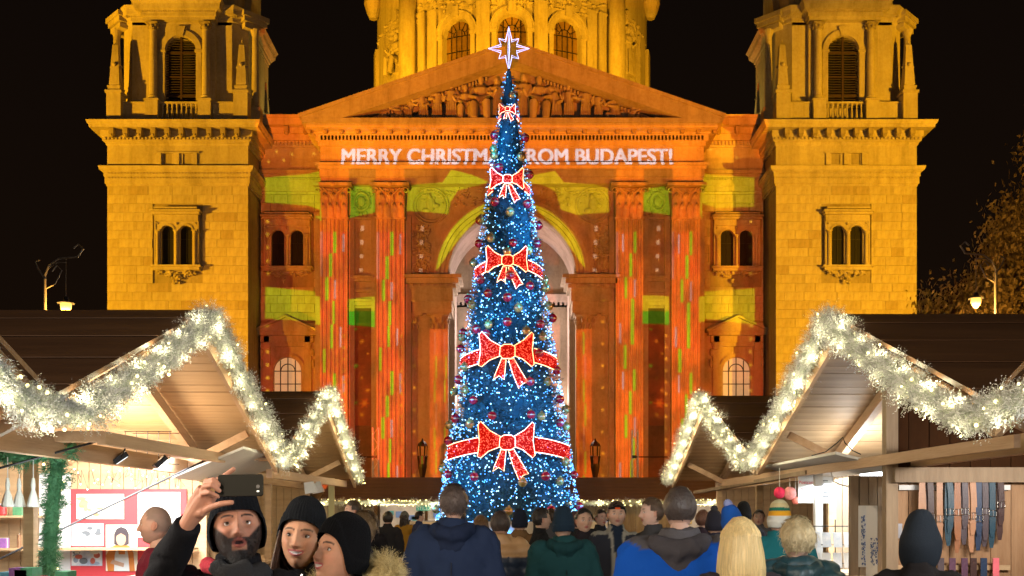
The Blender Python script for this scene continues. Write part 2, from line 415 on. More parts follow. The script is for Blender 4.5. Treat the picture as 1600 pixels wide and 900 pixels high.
srgb = np.where(slide <= 0.0031308, slide*12.92, 1.055*np.power(np.maximum(slide, 0), 1/2.4)-0.055)
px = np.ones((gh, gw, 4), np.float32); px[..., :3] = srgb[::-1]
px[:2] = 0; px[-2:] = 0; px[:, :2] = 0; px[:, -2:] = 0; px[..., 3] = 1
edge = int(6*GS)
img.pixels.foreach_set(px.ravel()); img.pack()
DPR = 39.0                                         # two projectors on masts either side of the tree, each throws one half
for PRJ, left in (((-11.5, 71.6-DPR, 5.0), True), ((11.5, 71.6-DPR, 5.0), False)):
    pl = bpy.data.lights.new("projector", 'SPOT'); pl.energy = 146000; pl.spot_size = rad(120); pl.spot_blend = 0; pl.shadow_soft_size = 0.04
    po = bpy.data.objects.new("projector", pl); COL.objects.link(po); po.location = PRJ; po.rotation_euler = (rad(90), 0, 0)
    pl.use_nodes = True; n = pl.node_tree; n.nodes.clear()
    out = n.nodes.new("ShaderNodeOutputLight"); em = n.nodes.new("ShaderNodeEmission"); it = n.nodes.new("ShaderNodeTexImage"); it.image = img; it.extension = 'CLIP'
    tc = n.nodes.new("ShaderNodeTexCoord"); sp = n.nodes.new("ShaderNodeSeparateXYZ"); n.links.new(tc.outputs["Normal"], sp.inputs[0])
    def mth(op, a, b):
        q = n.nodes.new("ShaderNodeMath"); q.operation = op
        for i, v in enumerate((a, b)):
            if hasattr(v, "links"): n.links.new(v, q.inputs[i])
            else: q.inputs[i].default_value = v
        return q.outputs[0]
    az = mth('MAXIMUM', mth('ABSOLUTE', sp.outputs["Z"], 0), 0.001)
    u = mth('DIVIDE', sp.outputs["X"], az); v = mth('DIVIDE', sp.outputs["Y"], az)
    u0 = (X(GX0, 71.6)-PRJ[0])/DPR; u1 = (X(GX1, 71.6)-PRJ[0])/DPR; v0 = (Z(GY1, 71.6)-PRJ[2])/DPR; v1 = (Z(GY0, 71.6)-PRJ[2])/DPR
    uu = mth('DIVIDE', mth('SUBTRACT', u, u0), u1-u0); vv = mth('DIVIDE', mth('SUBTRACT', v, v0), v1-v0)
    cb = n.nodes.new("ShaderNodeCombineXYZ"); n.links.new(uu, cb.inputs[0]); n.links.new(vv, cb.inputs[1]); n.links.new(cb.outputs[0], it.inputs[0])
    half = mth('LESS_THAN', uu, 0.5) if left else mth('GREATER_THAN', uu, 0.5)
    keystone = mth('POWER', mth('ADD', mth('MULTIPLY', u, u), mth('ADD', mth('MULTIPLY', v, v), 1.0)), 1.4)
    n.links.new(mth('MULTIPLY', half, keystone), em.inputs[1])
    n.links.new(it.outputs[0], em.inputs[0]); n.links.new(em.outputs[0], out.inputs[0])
# ================================================================== the ground
mb = MB(); N = 24
gx = np.linspace(-150, 150, N); gy = np.linspace(-30, 300, N)
g = MB(); g.add([(x, y, 0.0) for y in gy for x in gx], [(j*N+i, j*N+i+1, (j+1)*N+i+1, (j+1)*N+i) for j in range(N-1) for i in range(N-1)])
tag(g.build("ground", mat("paving_stone", (0.12, 0.105, 0.09), rough=0.6, var=0.35, scale=1.5, bump=0.3, bscale=8)), kind="structure")
pave = [MB().mesh("p", M_ST)]
pmats = [mat("paver_%s" % n, c, rough=0.5, var=0.2, scale=4, bump=0.2) for n, c in (("grey", (0.16,0.145,0.125)), ("tan", (0.20,0.17,0.135)), ("dark", (0.10,0.09,0.08)))]
gobj = bpy.data.objects["ground"]
pm = []
for m_ in pmats:
    b = MB(); b.box(-0.295, 0.295, -0.295, 0.295, 0.004, 0.03); pm.append(b.mesh("paving_stone", m_))
for j in range(14):
    for i in range(-8, 8):
        place(random.choice(pm), "paving_stone", (i*0.6+(0.3 if j % 2 else 0), 3.2+j*0.6, 0), gobj)

# ================================================================== the basilica
BAS = empty("basilica", (0, 72, 0), "large neoclassical basilica with two towers, pediment and dome lit in orange and gold", "church")
BAS.location = (0, 0, 0)
YT, YW, YP = 72.0, 75.5, 72.3
def fbox(mb, px0, px1, py0, py1, Y, y1):
    mb.box(X(px0, Y), X(px1, Y), Y, y1, Z(py1, Y), Z(py0, Y))
def dentils(mb, x0, x1, y0, y1, z0, z1, pitch, fill=0.5):
    n = max(1, int((x1-x0)/pitch)); p = (x1-x0)/n
    for i in range(n): mb.box(x0+i*p+p*(1-fill)/2, x0+i*p+p*(1+fill)/2, y0, y1, z0, z1)

# --- Towers ---------------------------------------------------------
TX0, TX1 = 18.55, 28.45      # |x| range of a tower shaft
def tower(sg):
    a, b = (sg*TX0, sg*TX1) if sg > 0 else (sg*TX1, sg*TX0)
    YB = YT + (TX1 - TX0)
    poly = [(a, YT), (b, YT), (b, YB), (a, YB)]
    base = MB(); base.box(a+0.06, b-0.06, YT+0.06, YB-0.06, 0, Z(228, YT))
    shaft = base.build("tower_wall", M_STD, BAS)
    # string cornice (py 262-290) and corner pilaster strips
    s = MB()
    zc0, zc1 = Z(291, YT), Z(262, YT)
    s.profile(poly, [(-0.05, zc0), (0.06, zc0), (0.06, zc0+0.12), (0.14, zc0+0.16), (0.14, zc0+0.62), (0.2, zc0+0.66), (0.2, zc0+0.92), (0.42, zc0+1.05), (0.48, zc1), (-0.05, zc1)])
    for k in range(2):
        dentils(s, a, b, YT-0.19-0.06*k, YT, zc0+0.50+0.30*k, zc0+0.60+0.30*k, 0.22)
    s.build("string_course", M_ST, BAS)
    # frieze band with two small windows
    f = MB(); zf0, zf1 = zc1, Z(228, YT)
    xm = sg*(0.5*(TX0+TX1)) + 0.0
    wz0, wz1 = Z(257, YT), Z(240, YT)
    openings = [(xm-0.42-0.62, xm-0.42), (xm+0.35, xm+0.35+0.62)]
    f.box(a, b, YT-0.02, YT+0.3, zf0, wz0); f.box(a, b, YT-0.02, YT+0.3, wz1, zf1)
    f.box(a, openings[0][0], YT-0.02, YT+0.3, wz0, wz1); f.box(openings[0][1], openings[1][0], YT-0.02, YT+0.3, wz0, wz1); f.box(openings[1][1], b, YT-0.02, YT+0.3, wz0, wz1)
    for xx in (xm-1.3, xm-0.04, xm+1.22): f.box(xx-0.16, xx+0.16, YT-0.14, YT, wz0-0.05, wz1)
    f.box(xm-1.6, xm+1.55, YT-0.18, YT, wz1, wz1+0.07)
    f.build("frieze", M_ST, BAS)
    for o0, o1 in openings:
        g_ = MB(); g_.box(o0, o1, YT+0.22, YT+0.27, wz0, wz1); g_.build("window", M_GLASS, BAS)
    # main cornice
    c = MB(); z0, z1 = Z(228, YT), Z(187, YT-1)
    h = z1-z0
    c.profile(poly, [(-0.05, z0), (0.04, z0), (0.10, z0+0.10), (0.10, z0+0.22), (0.26, z0+0.30), (0.26, z0+h*0.36), (0.36, z0+h*0.40), (0.36, z0+h*0.66), (0.92, z0+h*0.68), (0.95, z0+h*0.80), (1.02, z0+h*0.84), (1.10, z1), (-0.2, z1+0.06)])
    dentils(c, a-0.2, b+0.2, YT-0.36, YT-0.2, z0+0.34, z0+h*0.34, 0.26, 0.55)
    co = c.build("cornice", M_ST, BAS)
    mo = MB(); mo.box(-0.17, 0.17, -0.5, 0.05, -0.22, 0.18); mo.box(-0.14, 0.14, -0.44, 0.0, -0.36, -0.22); mo.ball((0.0, -0.30, -0.30), (0.17, 0.20, 0.15), 8, 5)
    mm = mo.mesh("modillion", M_STD)
    n = 10
    for i in range(n):
        place(mm, "modillion", (a+0.1+(b-a-0.2)*(i+0.5)/n, YT-0.38, z0+h*0.54), co)
    # stone blocks laid course by course on the shaft
    random.seed(11 + sg)
    bh = 0.62; zz = zc0; row = 0; cache = {}
    wx0, wx1, wz0_, wz1_ = xm-1.75, xm+1.75, Z(437, YT), Z(330, YT)
    while zz - bh > Z(640, YT):
        x = a + (0 if row % 2 else -0.55)
        while x < b-0.01:
            wd = random.choice((0.9, 1.15, 1.4, 1.7))
            x0_, x1_ = max(x, a), min(x+wd, b)
            if b - x1_ < 0.35: x1_ = b
            pieces = [(x0_, x1_)]
            if zz > wz0_+0.02 and zz-bh < wz1_-0.02:
                if x0_ >= wx0 and x1_ <= wx1: pieces = []
                elif x0_ < wx0 < x1_ : pieces = [(x0_, wx0)]
                elif x0_ < wx1 < x1_: pieces = [(wx1, x1_)]
            for p0, p1 in pieces:
                wq = round(p1-p0, 2); mi = random.choices(range(4), (4, 3, 1, 3))[0]; key = (wq, mi)
                if wq < 0.12: continue
                if key not in cache:
                    q = MB(); hw = wq/2-0.008; q.box(-hw, hw, -0.06, 0.1, -bh/2+0.008, bh/2-0.008); cache[key] = q.mesh("stone_block", M_BL[mi])
                place(cache[key], "stone_block", ((p0+p1)/2, YT+0.03+random.uniform(-0.008, 0.008), zz-bh/2), shaft)
            x = x1_ if x1_ == b else x+wd
            if x1_ == b: break
        zz -= bh; row += 1
    twin_window(xm, YT, 327, 440, 78)
    upper_tower(sg, xm, YT)

def twin_window(xm, Y, py0, py1, pw):
    """two round-headed lights under a flat hood, on a carved bracket"""
    s_ = Y/F; W = pw*s_; zt, zb = Z(py0, Y), Z(py1, Y); H = zt-zb
    fr = MB()
    x0, x1 = xm-W/2, xm+W/2
    # hood
    fr.box(x0+0.25, x1-0.25, Y-0.62, Y+0.1, zt-0.10, zt)
    fr.box(x0, x1, Y-0.72, Y+0.1, zt-0.32, zt-0.20)
    fr.box(x0+0.10, x1-0.10, Y-0.55, Y+0.1, zt-0.48, zt-0.32)
    fr.box(x0+0.22, x1-0.22, Y-0.36, Y+0.1, zt-0.92, zt-0.48)
    zc = zt-0.92
    zsill = zt-H*0.79
    # arch panel with two openings, drawn as two side by side arched walls
    r = W*0.125; cxl, cxr = xm-W*0.185, xm+W*0.185
    zspr = zc-0.28-r
    fr.arch_wall(x0+0.28, xm, zsill, zc, Y-0.24, Y-0.02, cxl, r, zsill, zspr, 12)
    fr.arch_wall(xm, x1-0.28, zsill, zc, Y-0.24, Y-0.02, cxr, r, zsill, zspr, 12)
    fr.box(x0+0.2, x0+0.3, Y-0.3, Y, zsill, zc); fr.box(x1-0.3, x1-0.2, Y-0.3, Y, zsill, zc)
    # sill
    fr.box(x0, x1, Y-0.55, Y+0.1, zsill-0.14, zsill); fr.box(x0+0.12, x1-0.12, Y-0.45, Y+0.1, zsill-0.34, zsill-0.14)
    w_ = fr.build("window_frame", M_ST, BAS)
    fr2 = MB()
    for c in (cxl, cxr): fr2.ring(c, zspr, r+0.02, r+0.13, Y-0.30, Y-0.2, 0, PI, 12)
    for dx in (-0.02, 0.02):
        fr2.ball((xm+dx, Y-0.27, zc-0.16), 0.09, 8, 5)
    fr2.ball((x0+0.42, Y-0.27, zc-0.14), 0.07, 8, 5); fr2.ball((x1-0.42, Y-0.27, zc-0.14), 0.07, 8, 5)
    fr2.build("arch_moulding", M_ST2, w_)
    gl = MB(); gl.box(x0+0.3, x1-0.3, Y-0.015, Y+0.01, zsill, zspr+r+0.1); gl.build("window_glass", M_GLASS, w_)
    mu = MB()
    for c in (cxl, cxr):
        mu.box(c-0.02, c+0.02, Y-0.06, Y-0.03, zsill, zspr+r); mu.box(c-r, c+r, Y-0.055, Y-0.03, zspr-0.5, zspr-0.46)
    mu.build("glazing_bar", M_IRON, w_)
    for i, c in enumerate((x0+0.46, xm, x1-0.46)):
        cl = MB(); hh = zspr-zsill
        cl.lathe([(0.17,0),(0.17,0.1),(0.12,0.16),(0.115,hh*0.5),(0.10,hh-0.28),(0.13,hh-0.26),(0.11,hh-0.2),(0.17,hh-0.04),(0.18,hh)], (c, Y-0.34, zsill), 10)
        cl.box(c-0.19, c+0.19, Y-0.5, Y-0.2, zsill+hh, zsill+hh+0.08)
        cl.build("colonnette", M_ST, w_, smooth=False)
    br = MB(); zbb = zsill-0.34
    random.seed(int(abs(xm)*10))
    for k in range(46):
        u = random.uniform(-1, 1); v = random.random(); lim = (1-abs(u)**1.6)*0.55+0.45 if abs(u) < 0.25 else 0.5-0.25*abs(u)
        br.ball((xm+u*W*0.40, Y-0.12-0.2*(1-v), zbb-v*lim*0.95), (random.uniform(.07,.16), .1, random.uniform(.05,.14)), 6, 4)
    br.box(xm-W*0.36, xm+W*0.36, Y-0.2, Y+0.05, zbb-0.22, zbb)
    br.build("carved_bracket", M_ST2, w_)

def obelisk(x, y, z, h, parent, name="obelisk"):
    o = MB(); w_ = h*0.10
    o.box(x-w_*1.25, x+w_*1.25, y-w_*1.25, y+w_*1.25, z, z+h*0.035)
    def fr(z0, z1, a0, a1):
        o.add([(x-a0,y-a0,z0),(x+a0,y-a0,z0),(x+a0,y+a0,z0),(x-a0,y+a0,z0),(x-a1,y-a1,z1),(x+a1,y-a1,z1),(x+a1,y+a1,z1),(x-a1,y+a1,z1)],
              [(0,3,2,1),(4,5,6,7),(0,1,5,4),(1,2,6,5),(2,3,7,6),(3,0,4,7)])
    fr(z+h*0.035, z+h*0.07, w_*0.75, w_); fr(z+h*0.07, z+h*0.84, w_, w_*0.52); fr(z+h*0.84, z+h*0.90, w_*0.52, 0.02)
    o.lathe([(0.02,0),(0.05,h*.02),(0.03,h*.04),(0.07,h*.06),(0.03,h*.08),(0.0,h*.13)], (x,y,z+h*0.88), 8)
    o.ball((x-w_*0.95, y, z+h*0.43), w_*0.28, 6, 4); o.ball((x+w_*0.95, y, z+h*0.43), w_*0.28, 6, 4); o.ball((x, y-w_*0.9, z+h*0.45), w_*0.4, 8, 5)
    return o.build(name, M_ST, parent)

def upper_tower(sg, xm, YF):
    YF = YF+0.4
    z0 = Z(187, 71)+0.02
    zfoot = Z(158, YF); ztop = Z(12, YF)
    # body, an octagon in plan: broad front, bevelled corners
    hw = 3.05; ch = 1.45; full = 4.5
    YB = YF+2*full
    inner = [(xm-hw-ch+0.0, YF+1.0)]
    body = MB()
    # plan polygon: front from xm-3.95 to xm+3.95 , chamfer
    P8 = [(xm-3.55, YF+0.6), (xm+3.55, YF+0.6), (xm+full, YF+1.6), (xm+full, YB-1.6), (xm+3.55, YB-0.6), (xm-3.55, YB-0.6), (xm-full, YB-1.6), (xm-full, YF+1.6)]
    # blocks of body around the arched opening at front
    r = 24*YF/F; zsp = Z(78, YF); zb = Z(157, YF)
    body.arch_wall(xm-3.55, xm+3.55, zfoot-0.1, ztop, YF+0.55, YF+1.1, xm, r, zb, zsp, 20)
    body.profile([(xm-3.5, YF+1.1), (xm+3.5, YF+1.1), (xm+full, YF+2.1), (xm+full, YB-1.6), (xm+3.55, YB-0.6), (xm-3.55, YB-0.6), (xm-full, YB-1.6), (xm-full, YF+2.1)], [(0, z0), (0, ztop)])
    body.prism([(xm+3.55, YF+0.55), (xm+3.55, YF+1.3), (xm+full, YF+2.2), (xm+full, YF+1.5)], z0, ztop, 'xy')
    body.prism([(xm-3.55, YF+0.55), (xm-3.55, YF+1.3), (xm-full, YF+2.2), (xm-full, YF+1.5)], z0, ztop, 'xy')
    # projecting centre bay
    body.arch_wall(xm-2.45, xm+2.45, zfoot, Z(33, YF), YF+0.25, YF+0.56, xm, r, zb, zsp, 20)
    bo = body.build("belfry_wall", M_ST, BAS)
    ar = MB(); ar.ring(xm, zsp, r+0.02, r+0.42, YF+0.10, YF+0.26, 0, PI, 20)
    for sgn in (-1, 1):
        c0 = xm+sgn*(r+0.22); ar.box(c0-0.20, c0+0.20, YF+0.12, YF+0.26, zb, zsp-0.1); ar.box(c0-0.27, c0+0.27, YF+0.04, YF+0.26, zsp-0.1, zsp+0.06)
    ar.prism([(xm-0.22, zsp+r-0.05), (xm+0.22, zsp+r-0.05), (xm+0.38, zsp+r+0.62), (xm-0.38, zsp+r+0.62)], YF+0.0, YF+0.2)
    ar.build("archivolt", M_ST2, bo)
    # louvres
    lv = MB(); lv.box(xm-0.07, xm+0.07, YF+0.35, YF+0.45, zb, zsp+r)
    for zz in (zsp-0.05, zsp-1.75, zsp-0.0-3.1): lv.box(xm-r, xm+r, YF+0.36, YF+0.45, zz-0.06, zz+0.06)
    lo = lv.build("louvred_shutter", M_LOUV, BAS)
    n = 26
    sm = {}
    for i in range(n):
        zz = zb+(zsp+r-zb)*(i+0.5)/n; hwid = r if zz < zsp else math.sqrt(max(0.01, r*r-(zz-zsp)**2))
        q = MB(); q.obox((0,0,0), (2*hwid, 0.16, 0.03), Matrix.Rotation(rad(40), 3, 'X')); 
        place(q.mesh("slat", M_LOUV), "slat", (xm, YF+0.46, zz), lo)
    bk = MB(); bk.box(xm-r, xm+r, YF+0.9, YF+0.95, zb, zsp+r); bk.build("shutter_backing", M_GLASS, lo)
    # two engaged columns on pedestals
    for sgn in (-1, 1):
        cx_ = xm+sgn*1.86; cz = zfoot+0.02; hh = Z(37, YF)-cz
        co = MB(); co.lathe([(0.36,0),(0.36,0.12),(0.30,0.18),(0.34,0.26),(0.28,0.34),(0.275,hh*0.4),(0.235,hh-0.55),(0.27,hh-0.53),(0.25,hh-0.45)], (cx_, YF-0.02, cz), 16)
        k = co.build("column", M_ST, BAS, smooth=False)
        ca = MB(); ca.lathe([(0.24,hh-0.5),(0.30,hh-0.3),(0.36,hh-0.12),(0.40,hh-0.08)], (cx_, YF-0.02, cz), 12)
        for a in range(8):
            t = 2*PI*a/8; ca.ball((cx_+0.33*math.cos(t), YF-0.02+0.33*math.sin(t), cz+hh-0.30+(0.12 if a%2 else 0)), (0.09,0.09,0.12), 6, 4)
        ca.box(cx_-0.40, cx_+0.40, YF-0.42, YF+0.3, cz+hh-0.09, cz+hh); ca.build("capital", M_STD, k)
        pd = MB(); pd.box(cx_-0.45, cx_+0.45, YF-0.45, YF+0.5, z0, zfoot-0.10); pd.box(cx_-0.52, cx_+0.52, YF-0.52, YF+0.5, zfoot-0.10, zfoot+0.02); pd.build("pedestal", M_ST, k)
    # parapet and balusters
    pr = MB(); zr = Z(160, YF); 
    for x0, x1 in ((xm-4.0, xm-2.35), (xm+2.35, xm+4.0)):
        pr.box(x0, x1, YF-0.1, YF+0.2, z0+0.25, zr-0.1); pr.box(x0, x1, YF-0.16, YF+0.25, zr-0.1, zr)
    pr.box(xm-1.4, xm+1.4, YF-0.16, YF+0.1, zr-0.12, zr); pr.box(xm-1.4, xm+1.4, YF-0.16, YF+0.1, z0+0.02, z0+0.3)
    pa = pr.build("parapet", M_ST, BAS)
    bl = MB(); hb = (zr-0.12)-(z0+0.3); bl.lathe([(0.07,0),(0.05,hb*.1),(0.10,hb*.35),(0.05,hb*.75),(0.08,hb)], n=8); bm = bl.mesh("baluster", M_ST)
    for i in range(8): place(bm, "baluster", (xm-1.18+i*2.36/7, YF-0.03, z0+0.3), pa)
    # entablature of the belfry (py 33 -> 8) with the projecting centre
    e = MB(); ze0, ze1 = Z(33, YF), Z(8, YF)
    H = ze1-ze0
    pf = [(0,ze0),(0.05,ze0),(0.05,ze0+H*.18),(0.15,ze0+H*.22),(0.15,ze0+H*.42),(0.3,ze0+H*.5),(0.5,ze0+H*.55),(0.55,ze0+H*.8),(0.72,ze1),(-0.1,ze1+0.05)]
    e.profile([(xm-2.5, YF-0.15), (xm+2.5, YF-0.15), (xm+2.5, YF+2), (xm-2.5, YF+2)], pf)
    e.profile(P8, [(o, z-0.03) for o, z in pf])
    # angled corner entablature wings that jut out at 45 degrees with their columns
    for sgn in (-1, 1):
        cxx = xm+sgn*4.25; cyy = YF+2.0
        R = Matrix.Rotation(rad(45*sgn), 3, 'Z')
        for (ofs, z) in ((0.0, ze0+0.1), (0.25, ze0+H*.45), (0.5, ze0+H*.75)):
            e.obox((cxx, cyy, z), (1.6+ofs, 2.2+ofs, H*0.3), R)
        q = MB(); hh = ze0-zfoot
        q.lathe([(0.36,0),(0.3,0.2),(0.27,hh*0.4),(0.23,hh-0.55),(0.25,hh-0.45),(0.4,hh)], (cxx+sgn*0.75, cyy-0.55, zfoot), 12)
        q.box(cxx+sgn*0.75-0.45, cxx+sgn*0.75+0.45, cyy-1.0, cyy-0.1, z0, zfoot)
        q.build("column", M_ST, BAS)
    dentils(e, xm-2.6, xm+2.6, YF-0.44, YF-0.2, ze0+H*.43, ze0+H*.52, 0.16, 0.55)
    dentils(e, xm-4.0, xm-2.7, YF+0.32, YF+0.5, ze0+H*.42, ze0+H*.50, 0.16, 0.55)
    dentils(e, xm+2.7, xm+4.0, YF+0.32, YF+0.5, ze0+H*.42, ze0+H*.50, 0.16, 0.55)
    e.build("belfry_cornice", M_ST, BAS)
    # curved pediment and upper drum
    pd = MB(); pd.ring(xm, ze1-3.0, 3.75, 4.05, YF-0.6, YF+0.5, rad(52), rad(128), 16)
    pd.prism([(xm+3.75*math.cos(a), ze1-3.0+3.75*math.sin(a)) for a in [rad(52+76*i/12) for i in range(13)]], YF+0.1, YF+0.5)
    pd.build("segmental_pediment", M_ST, BAS)
    u = MB(); u.profile([(xm-3.6, YF+1.2), (xm+3.6, YF+1.2), (xm+3.9, YF+1.8), (xm+3.9, YB-1.5), (xm+3.2, YB-1), (xm-3.2, YB-1), (xm-3.9, YB-1.5), (xm-3.9, YF+1.8)], [(0, ze1-0.2), (0, ze1+6), (0.5, ze1+6.5), (0, ze1+6.6)])
    for sgn in (-1, 1):
        u.prism([(xm+sgn*2.4, ze1), (xm+sgn*3.5, ze1), (xm+sgn*2.7, ze1+1.2), (xm+sgn*2.4, ze1+1.4)], YF+0.3, YF+1.3)
        u.prism([(YF+2.2, ze1), (YF+3.8, ze1), (YF+3.0, ze1+2.6)], xm+sgn*3.7, xm+sgn*4.4, 'yz')
    u.build("upper_drum", M_ST, BAS)
    dm = MB(); dm.lathe([(3.9,0),(3.8,1.2),(3.3,2.6),(2.3,3.9),(0.9,4.8),(0.5,5.0),(0.5,6.5),(0.0,7.4)], (xm, YF+4.5, ze1+6.5), 24); dm.build("tower_dome", M_ROOF, BAS)
    # corner obelisks on plinths
    for sgn in (-1, 1):
        ox = xm+sgn*4.45; oy = YF-0.1
        pl = MB(); pl.box(ox-0.5, ox+0.5, oy-0.5, oy+0.5, z0, Z(150, YF)); pl.box(ox-0.58, ox+0.58, oy-0.58, oy+0.58, Z(150, YF), Z(146, YF)); pl.box(ox-0.42, ox+0.42, oy-0.42, oy+0.42, Z(146, YF), Z(141, YF))
        p_ = pl.build("obelisk_plinth", M_ST, BAS)
        obelisk(ox, oy, Z(141, YF), Z(60, YF)-Z(141, YF), p_)

for sg in (-1, 1): tower(sg)
# small bright obelisks behind, on the side roofs
for sg in (-1, 1):
    yy = 79.0; obelisk(sg*(800-414)*yy/F, yy, Z(180, yy), Z(122, yy)-Z(180, yy), BAS)

# --- Wings between tower and portico ---------------------------------
PX0, PX1 = 500, 1100        # portico, pixels at YP
def wing(sg):
    xi, xo = sg*X(1098, YP)*1.0, sg*TX0
    a, b = (xi-0.5, xo) if sg > 0 else (xo, xi+0.5)
    cxw = sg*X(800+350, YW)
    wl = MB(); wl.box(a, b, YW+0.08, YW+6, 0, Z(230, YW)); 
    # lower window opening is recessed into a front skin
    r = 21*YW/F; zsp = Z(580, YW); 
    wall = wl.build("wing_wall", M_STD, BAS)
    sk = MB(); sk.arch_wall(a, b, 0, Z(505, YW), YW-0.1, YW+0.07, cxw, r, Z(680, YW), zsp, 16)
    sk.build("wall_facing", M_ST, wall)
    # courses on the upper wall
    random.seed(33+sg); cache = {}; bh = 0.62; zz = Z(291, YW); row = 0
    tw0, tw1, twz0, twz1 = cxw-1.9, cxw+1.9, Z(440, YW), Z(335, YW)
    while zz-bh > Z(506, YW):
        x = a+(0 if row % 2 else -0.5)
        while x < b-0.01:
            wd = random.choice((1.0, 1.25, 1.5)); x0_, x1_ = max(x, a), min(x+wd, b)
            if b-x1_ < 0.3: x1_ = b
            pc = [(x0_, x1_)]
            if zz > twz0+0.02 and zz-bh < twz1-0.02:
                if x0_ >= tw0 and x1_ <= tw1: pc = []
                elif x0_ < tw0 < x1_: pc = [(x0_, tw0)]
                elif x0_ < tw1 < x1_: pc = [(tw1, x1_)]
            for p0, p1 in pc:
                wq = round(p1-p0, 2)
                if wq < 0.12: continue
                mi = random.choices((0,1,3), (4,3,3))[0]; key = (wq, mi)
                if key not in cache:
                    q = MB(); hw = wq/2-0.012; q.box(-hw, hw, -0.06, 0.08, -bh/2+0.012, bh/2-0.012); cache[key] = q.mesh("stone_block", M_BL[mi])
                place(cache[key], "stone_block", ((p0+p1)/2, YW+0.03+random.uniform(-0.01, 0.01), zz-bh/2), wall)
            if x1_ == b: break
            x += wd
        zz -= bh; row += 1
    en = MB(); Yf = YW-0.1
    def band(py0, py1, ofs): en.box(a, b, Yf-ofs, YW+0.1, Z(py1, YW), Z(py0, YW))
    band(292, 300, 0.06); band(279, 292, 0.12); band(274, 279, 0.2); band(268, 274, 0.34); band(232, 268, 0.0)
    band(222, 232, 0.14); band(212, 222, 0.3); band(197, 212, 0.4); band(193, 203, 0.95); band(188, 193, 1.05)
    dentils(en, a, b, Yf-0.3, Yf-0.1, Z(229, YW), Z(223, YW), 0.26, 0.55)
    dentils(en, a, b, Yf-0.24, Yf-0.1, Z(283, YW), Z(280, YW), 0.2, 0.5)
    eo = en.build("wing_entablature", M_ST, BAS)
    mo = MB(); mo.box(-0.17, 0.17, -0.5, 0.05, -0.15, 0.2); mo.ball((0.0, -0.30, -0.2), (0.17, 0.20, 0.17), 8, 5); mm = mo.mesh("modillion", M_STD)
    for i in range(4): place(mm, "modillion", (a+(b-a)*(i+0.5)/4, YW-0.5, Z(209, YW)), eo)
    twin_window(cxw, YW, 335, 440, 80)
    # pedimented lower window
    w_ = MB(); x0, x1 = cxw-47*YW/F, cxw+47*YW/F; zt = Z(520, YW); za = Z(499, YW)
    w_.prism([(x0, zt), (x1, zt), (cxw, za)], YW-0.75, YW)
    for s2 in (-1, 1):
        A_ = Vector((cxw+s2*(x1-cxw)*1.04, YW-0.45, zt+0.02)); B_ = Vector((cxw, YW-0.45, za+0.06)); w_.beam(A_, B_, 1.15, 0.16)
    w_.box(x0+0.08, x1-0.08, YW-0.65, YW, zt-0.28, zt); w_.box(x0+0.3, x1-0.3, YW-0.4, YW, zt-0.75, zt-0.28)
    w_.box(x0+0.42, x1-0.42, YW-0.3, YW, zt-1.05, zt-0.75)
    for s2 in (-1, 1):
        xx = cxw+s2*(x1-cxw-0.72); w_.box(xx-0.26, xx+0.26, YW-0.28, YW, 2.0, zt-1.05); w_.box(xx-0.2, xx+0.2, YW-0.4, YW, zt-1.3, zt-0.3)
        w_.ball((cxw+s2*(x1-cxw-0.35), YW-0.3, zt-1.5), (0.14, 0.2, 0.3), 8, 6)
        w_.ball((cxw+s2*(x1-cxw-0.32), YW-0.3, zt-2.3), (0.12, 0.15, 0.35), 8, 6)
    w_.ring(cxw, zsp, r+0.02, r+0.3, YW-0.25, YW-0.1, 0, PI, 20)
    for s2 in (-1, 1): w_.box(cxw+s2*(r+0.02), cxw+s2*(r+0.3), YW-0.25, YW-0.1, 2.0, zsp)
    wo_ = w_.build("window_surround", M_ST, BAS)
    pn = MB(); pn.box(cxw-r, cxw+r, YW+0.02, YW+0.05, 2.0, zsp+r); pn.build("window_pane", mat("lit_window_pane", (0.3,0.25,0.18), rough=0.4, emit=(1.0, 0.60, 0.26), estr=0.42, var=0.3, scale=1.0), wo_)
    gb = MB()
    for k in (-0.55, 0, 0.55): gb.box(cxw+k*r-0.03, cxw+k*r+0.03, YW-0.05, YW+0.02, 2.0, zsp+r*(1 if k == 0 else .8))
    for k in range(5): gb.box(cxw-r, cxw+r, YW-0.055, YW+0.015, zsp-k*0.95-0.03, zsp-k*0.95+0.03)
    gb.ring(cxw, zsp, r*0.5, r*0.56, YW-0.05, YW+0.02, 0, PI, 12)
    gb.build("glazing_bar", M_IRON, wo_)
for sg in (-1, 1): wing(sg)

# --- Portico ---------------------------------------------------------
xA, xB = X(503, YP), X(1097, YP)
YBK = 78.0
R_IN = 100*YP/F; R_OUT = 119*YP/F; ZC = Z(432, YP)
pw = MB()
pw.arch_wall(xA, xB, 0, Z(292, YP), YP, YP+1.0, 0, R_IN, 0, ZC, 40)
pw.box(xA, X(500+130, YP), YP+1.0, YP+6.2, 0, Z(292, YP)); pw.box(X(970, YP), xB, YP+1.0, YP+6.2, 0, Z(292, YP))
PW = pw.build("portico_wall", M_ST2, BAS)
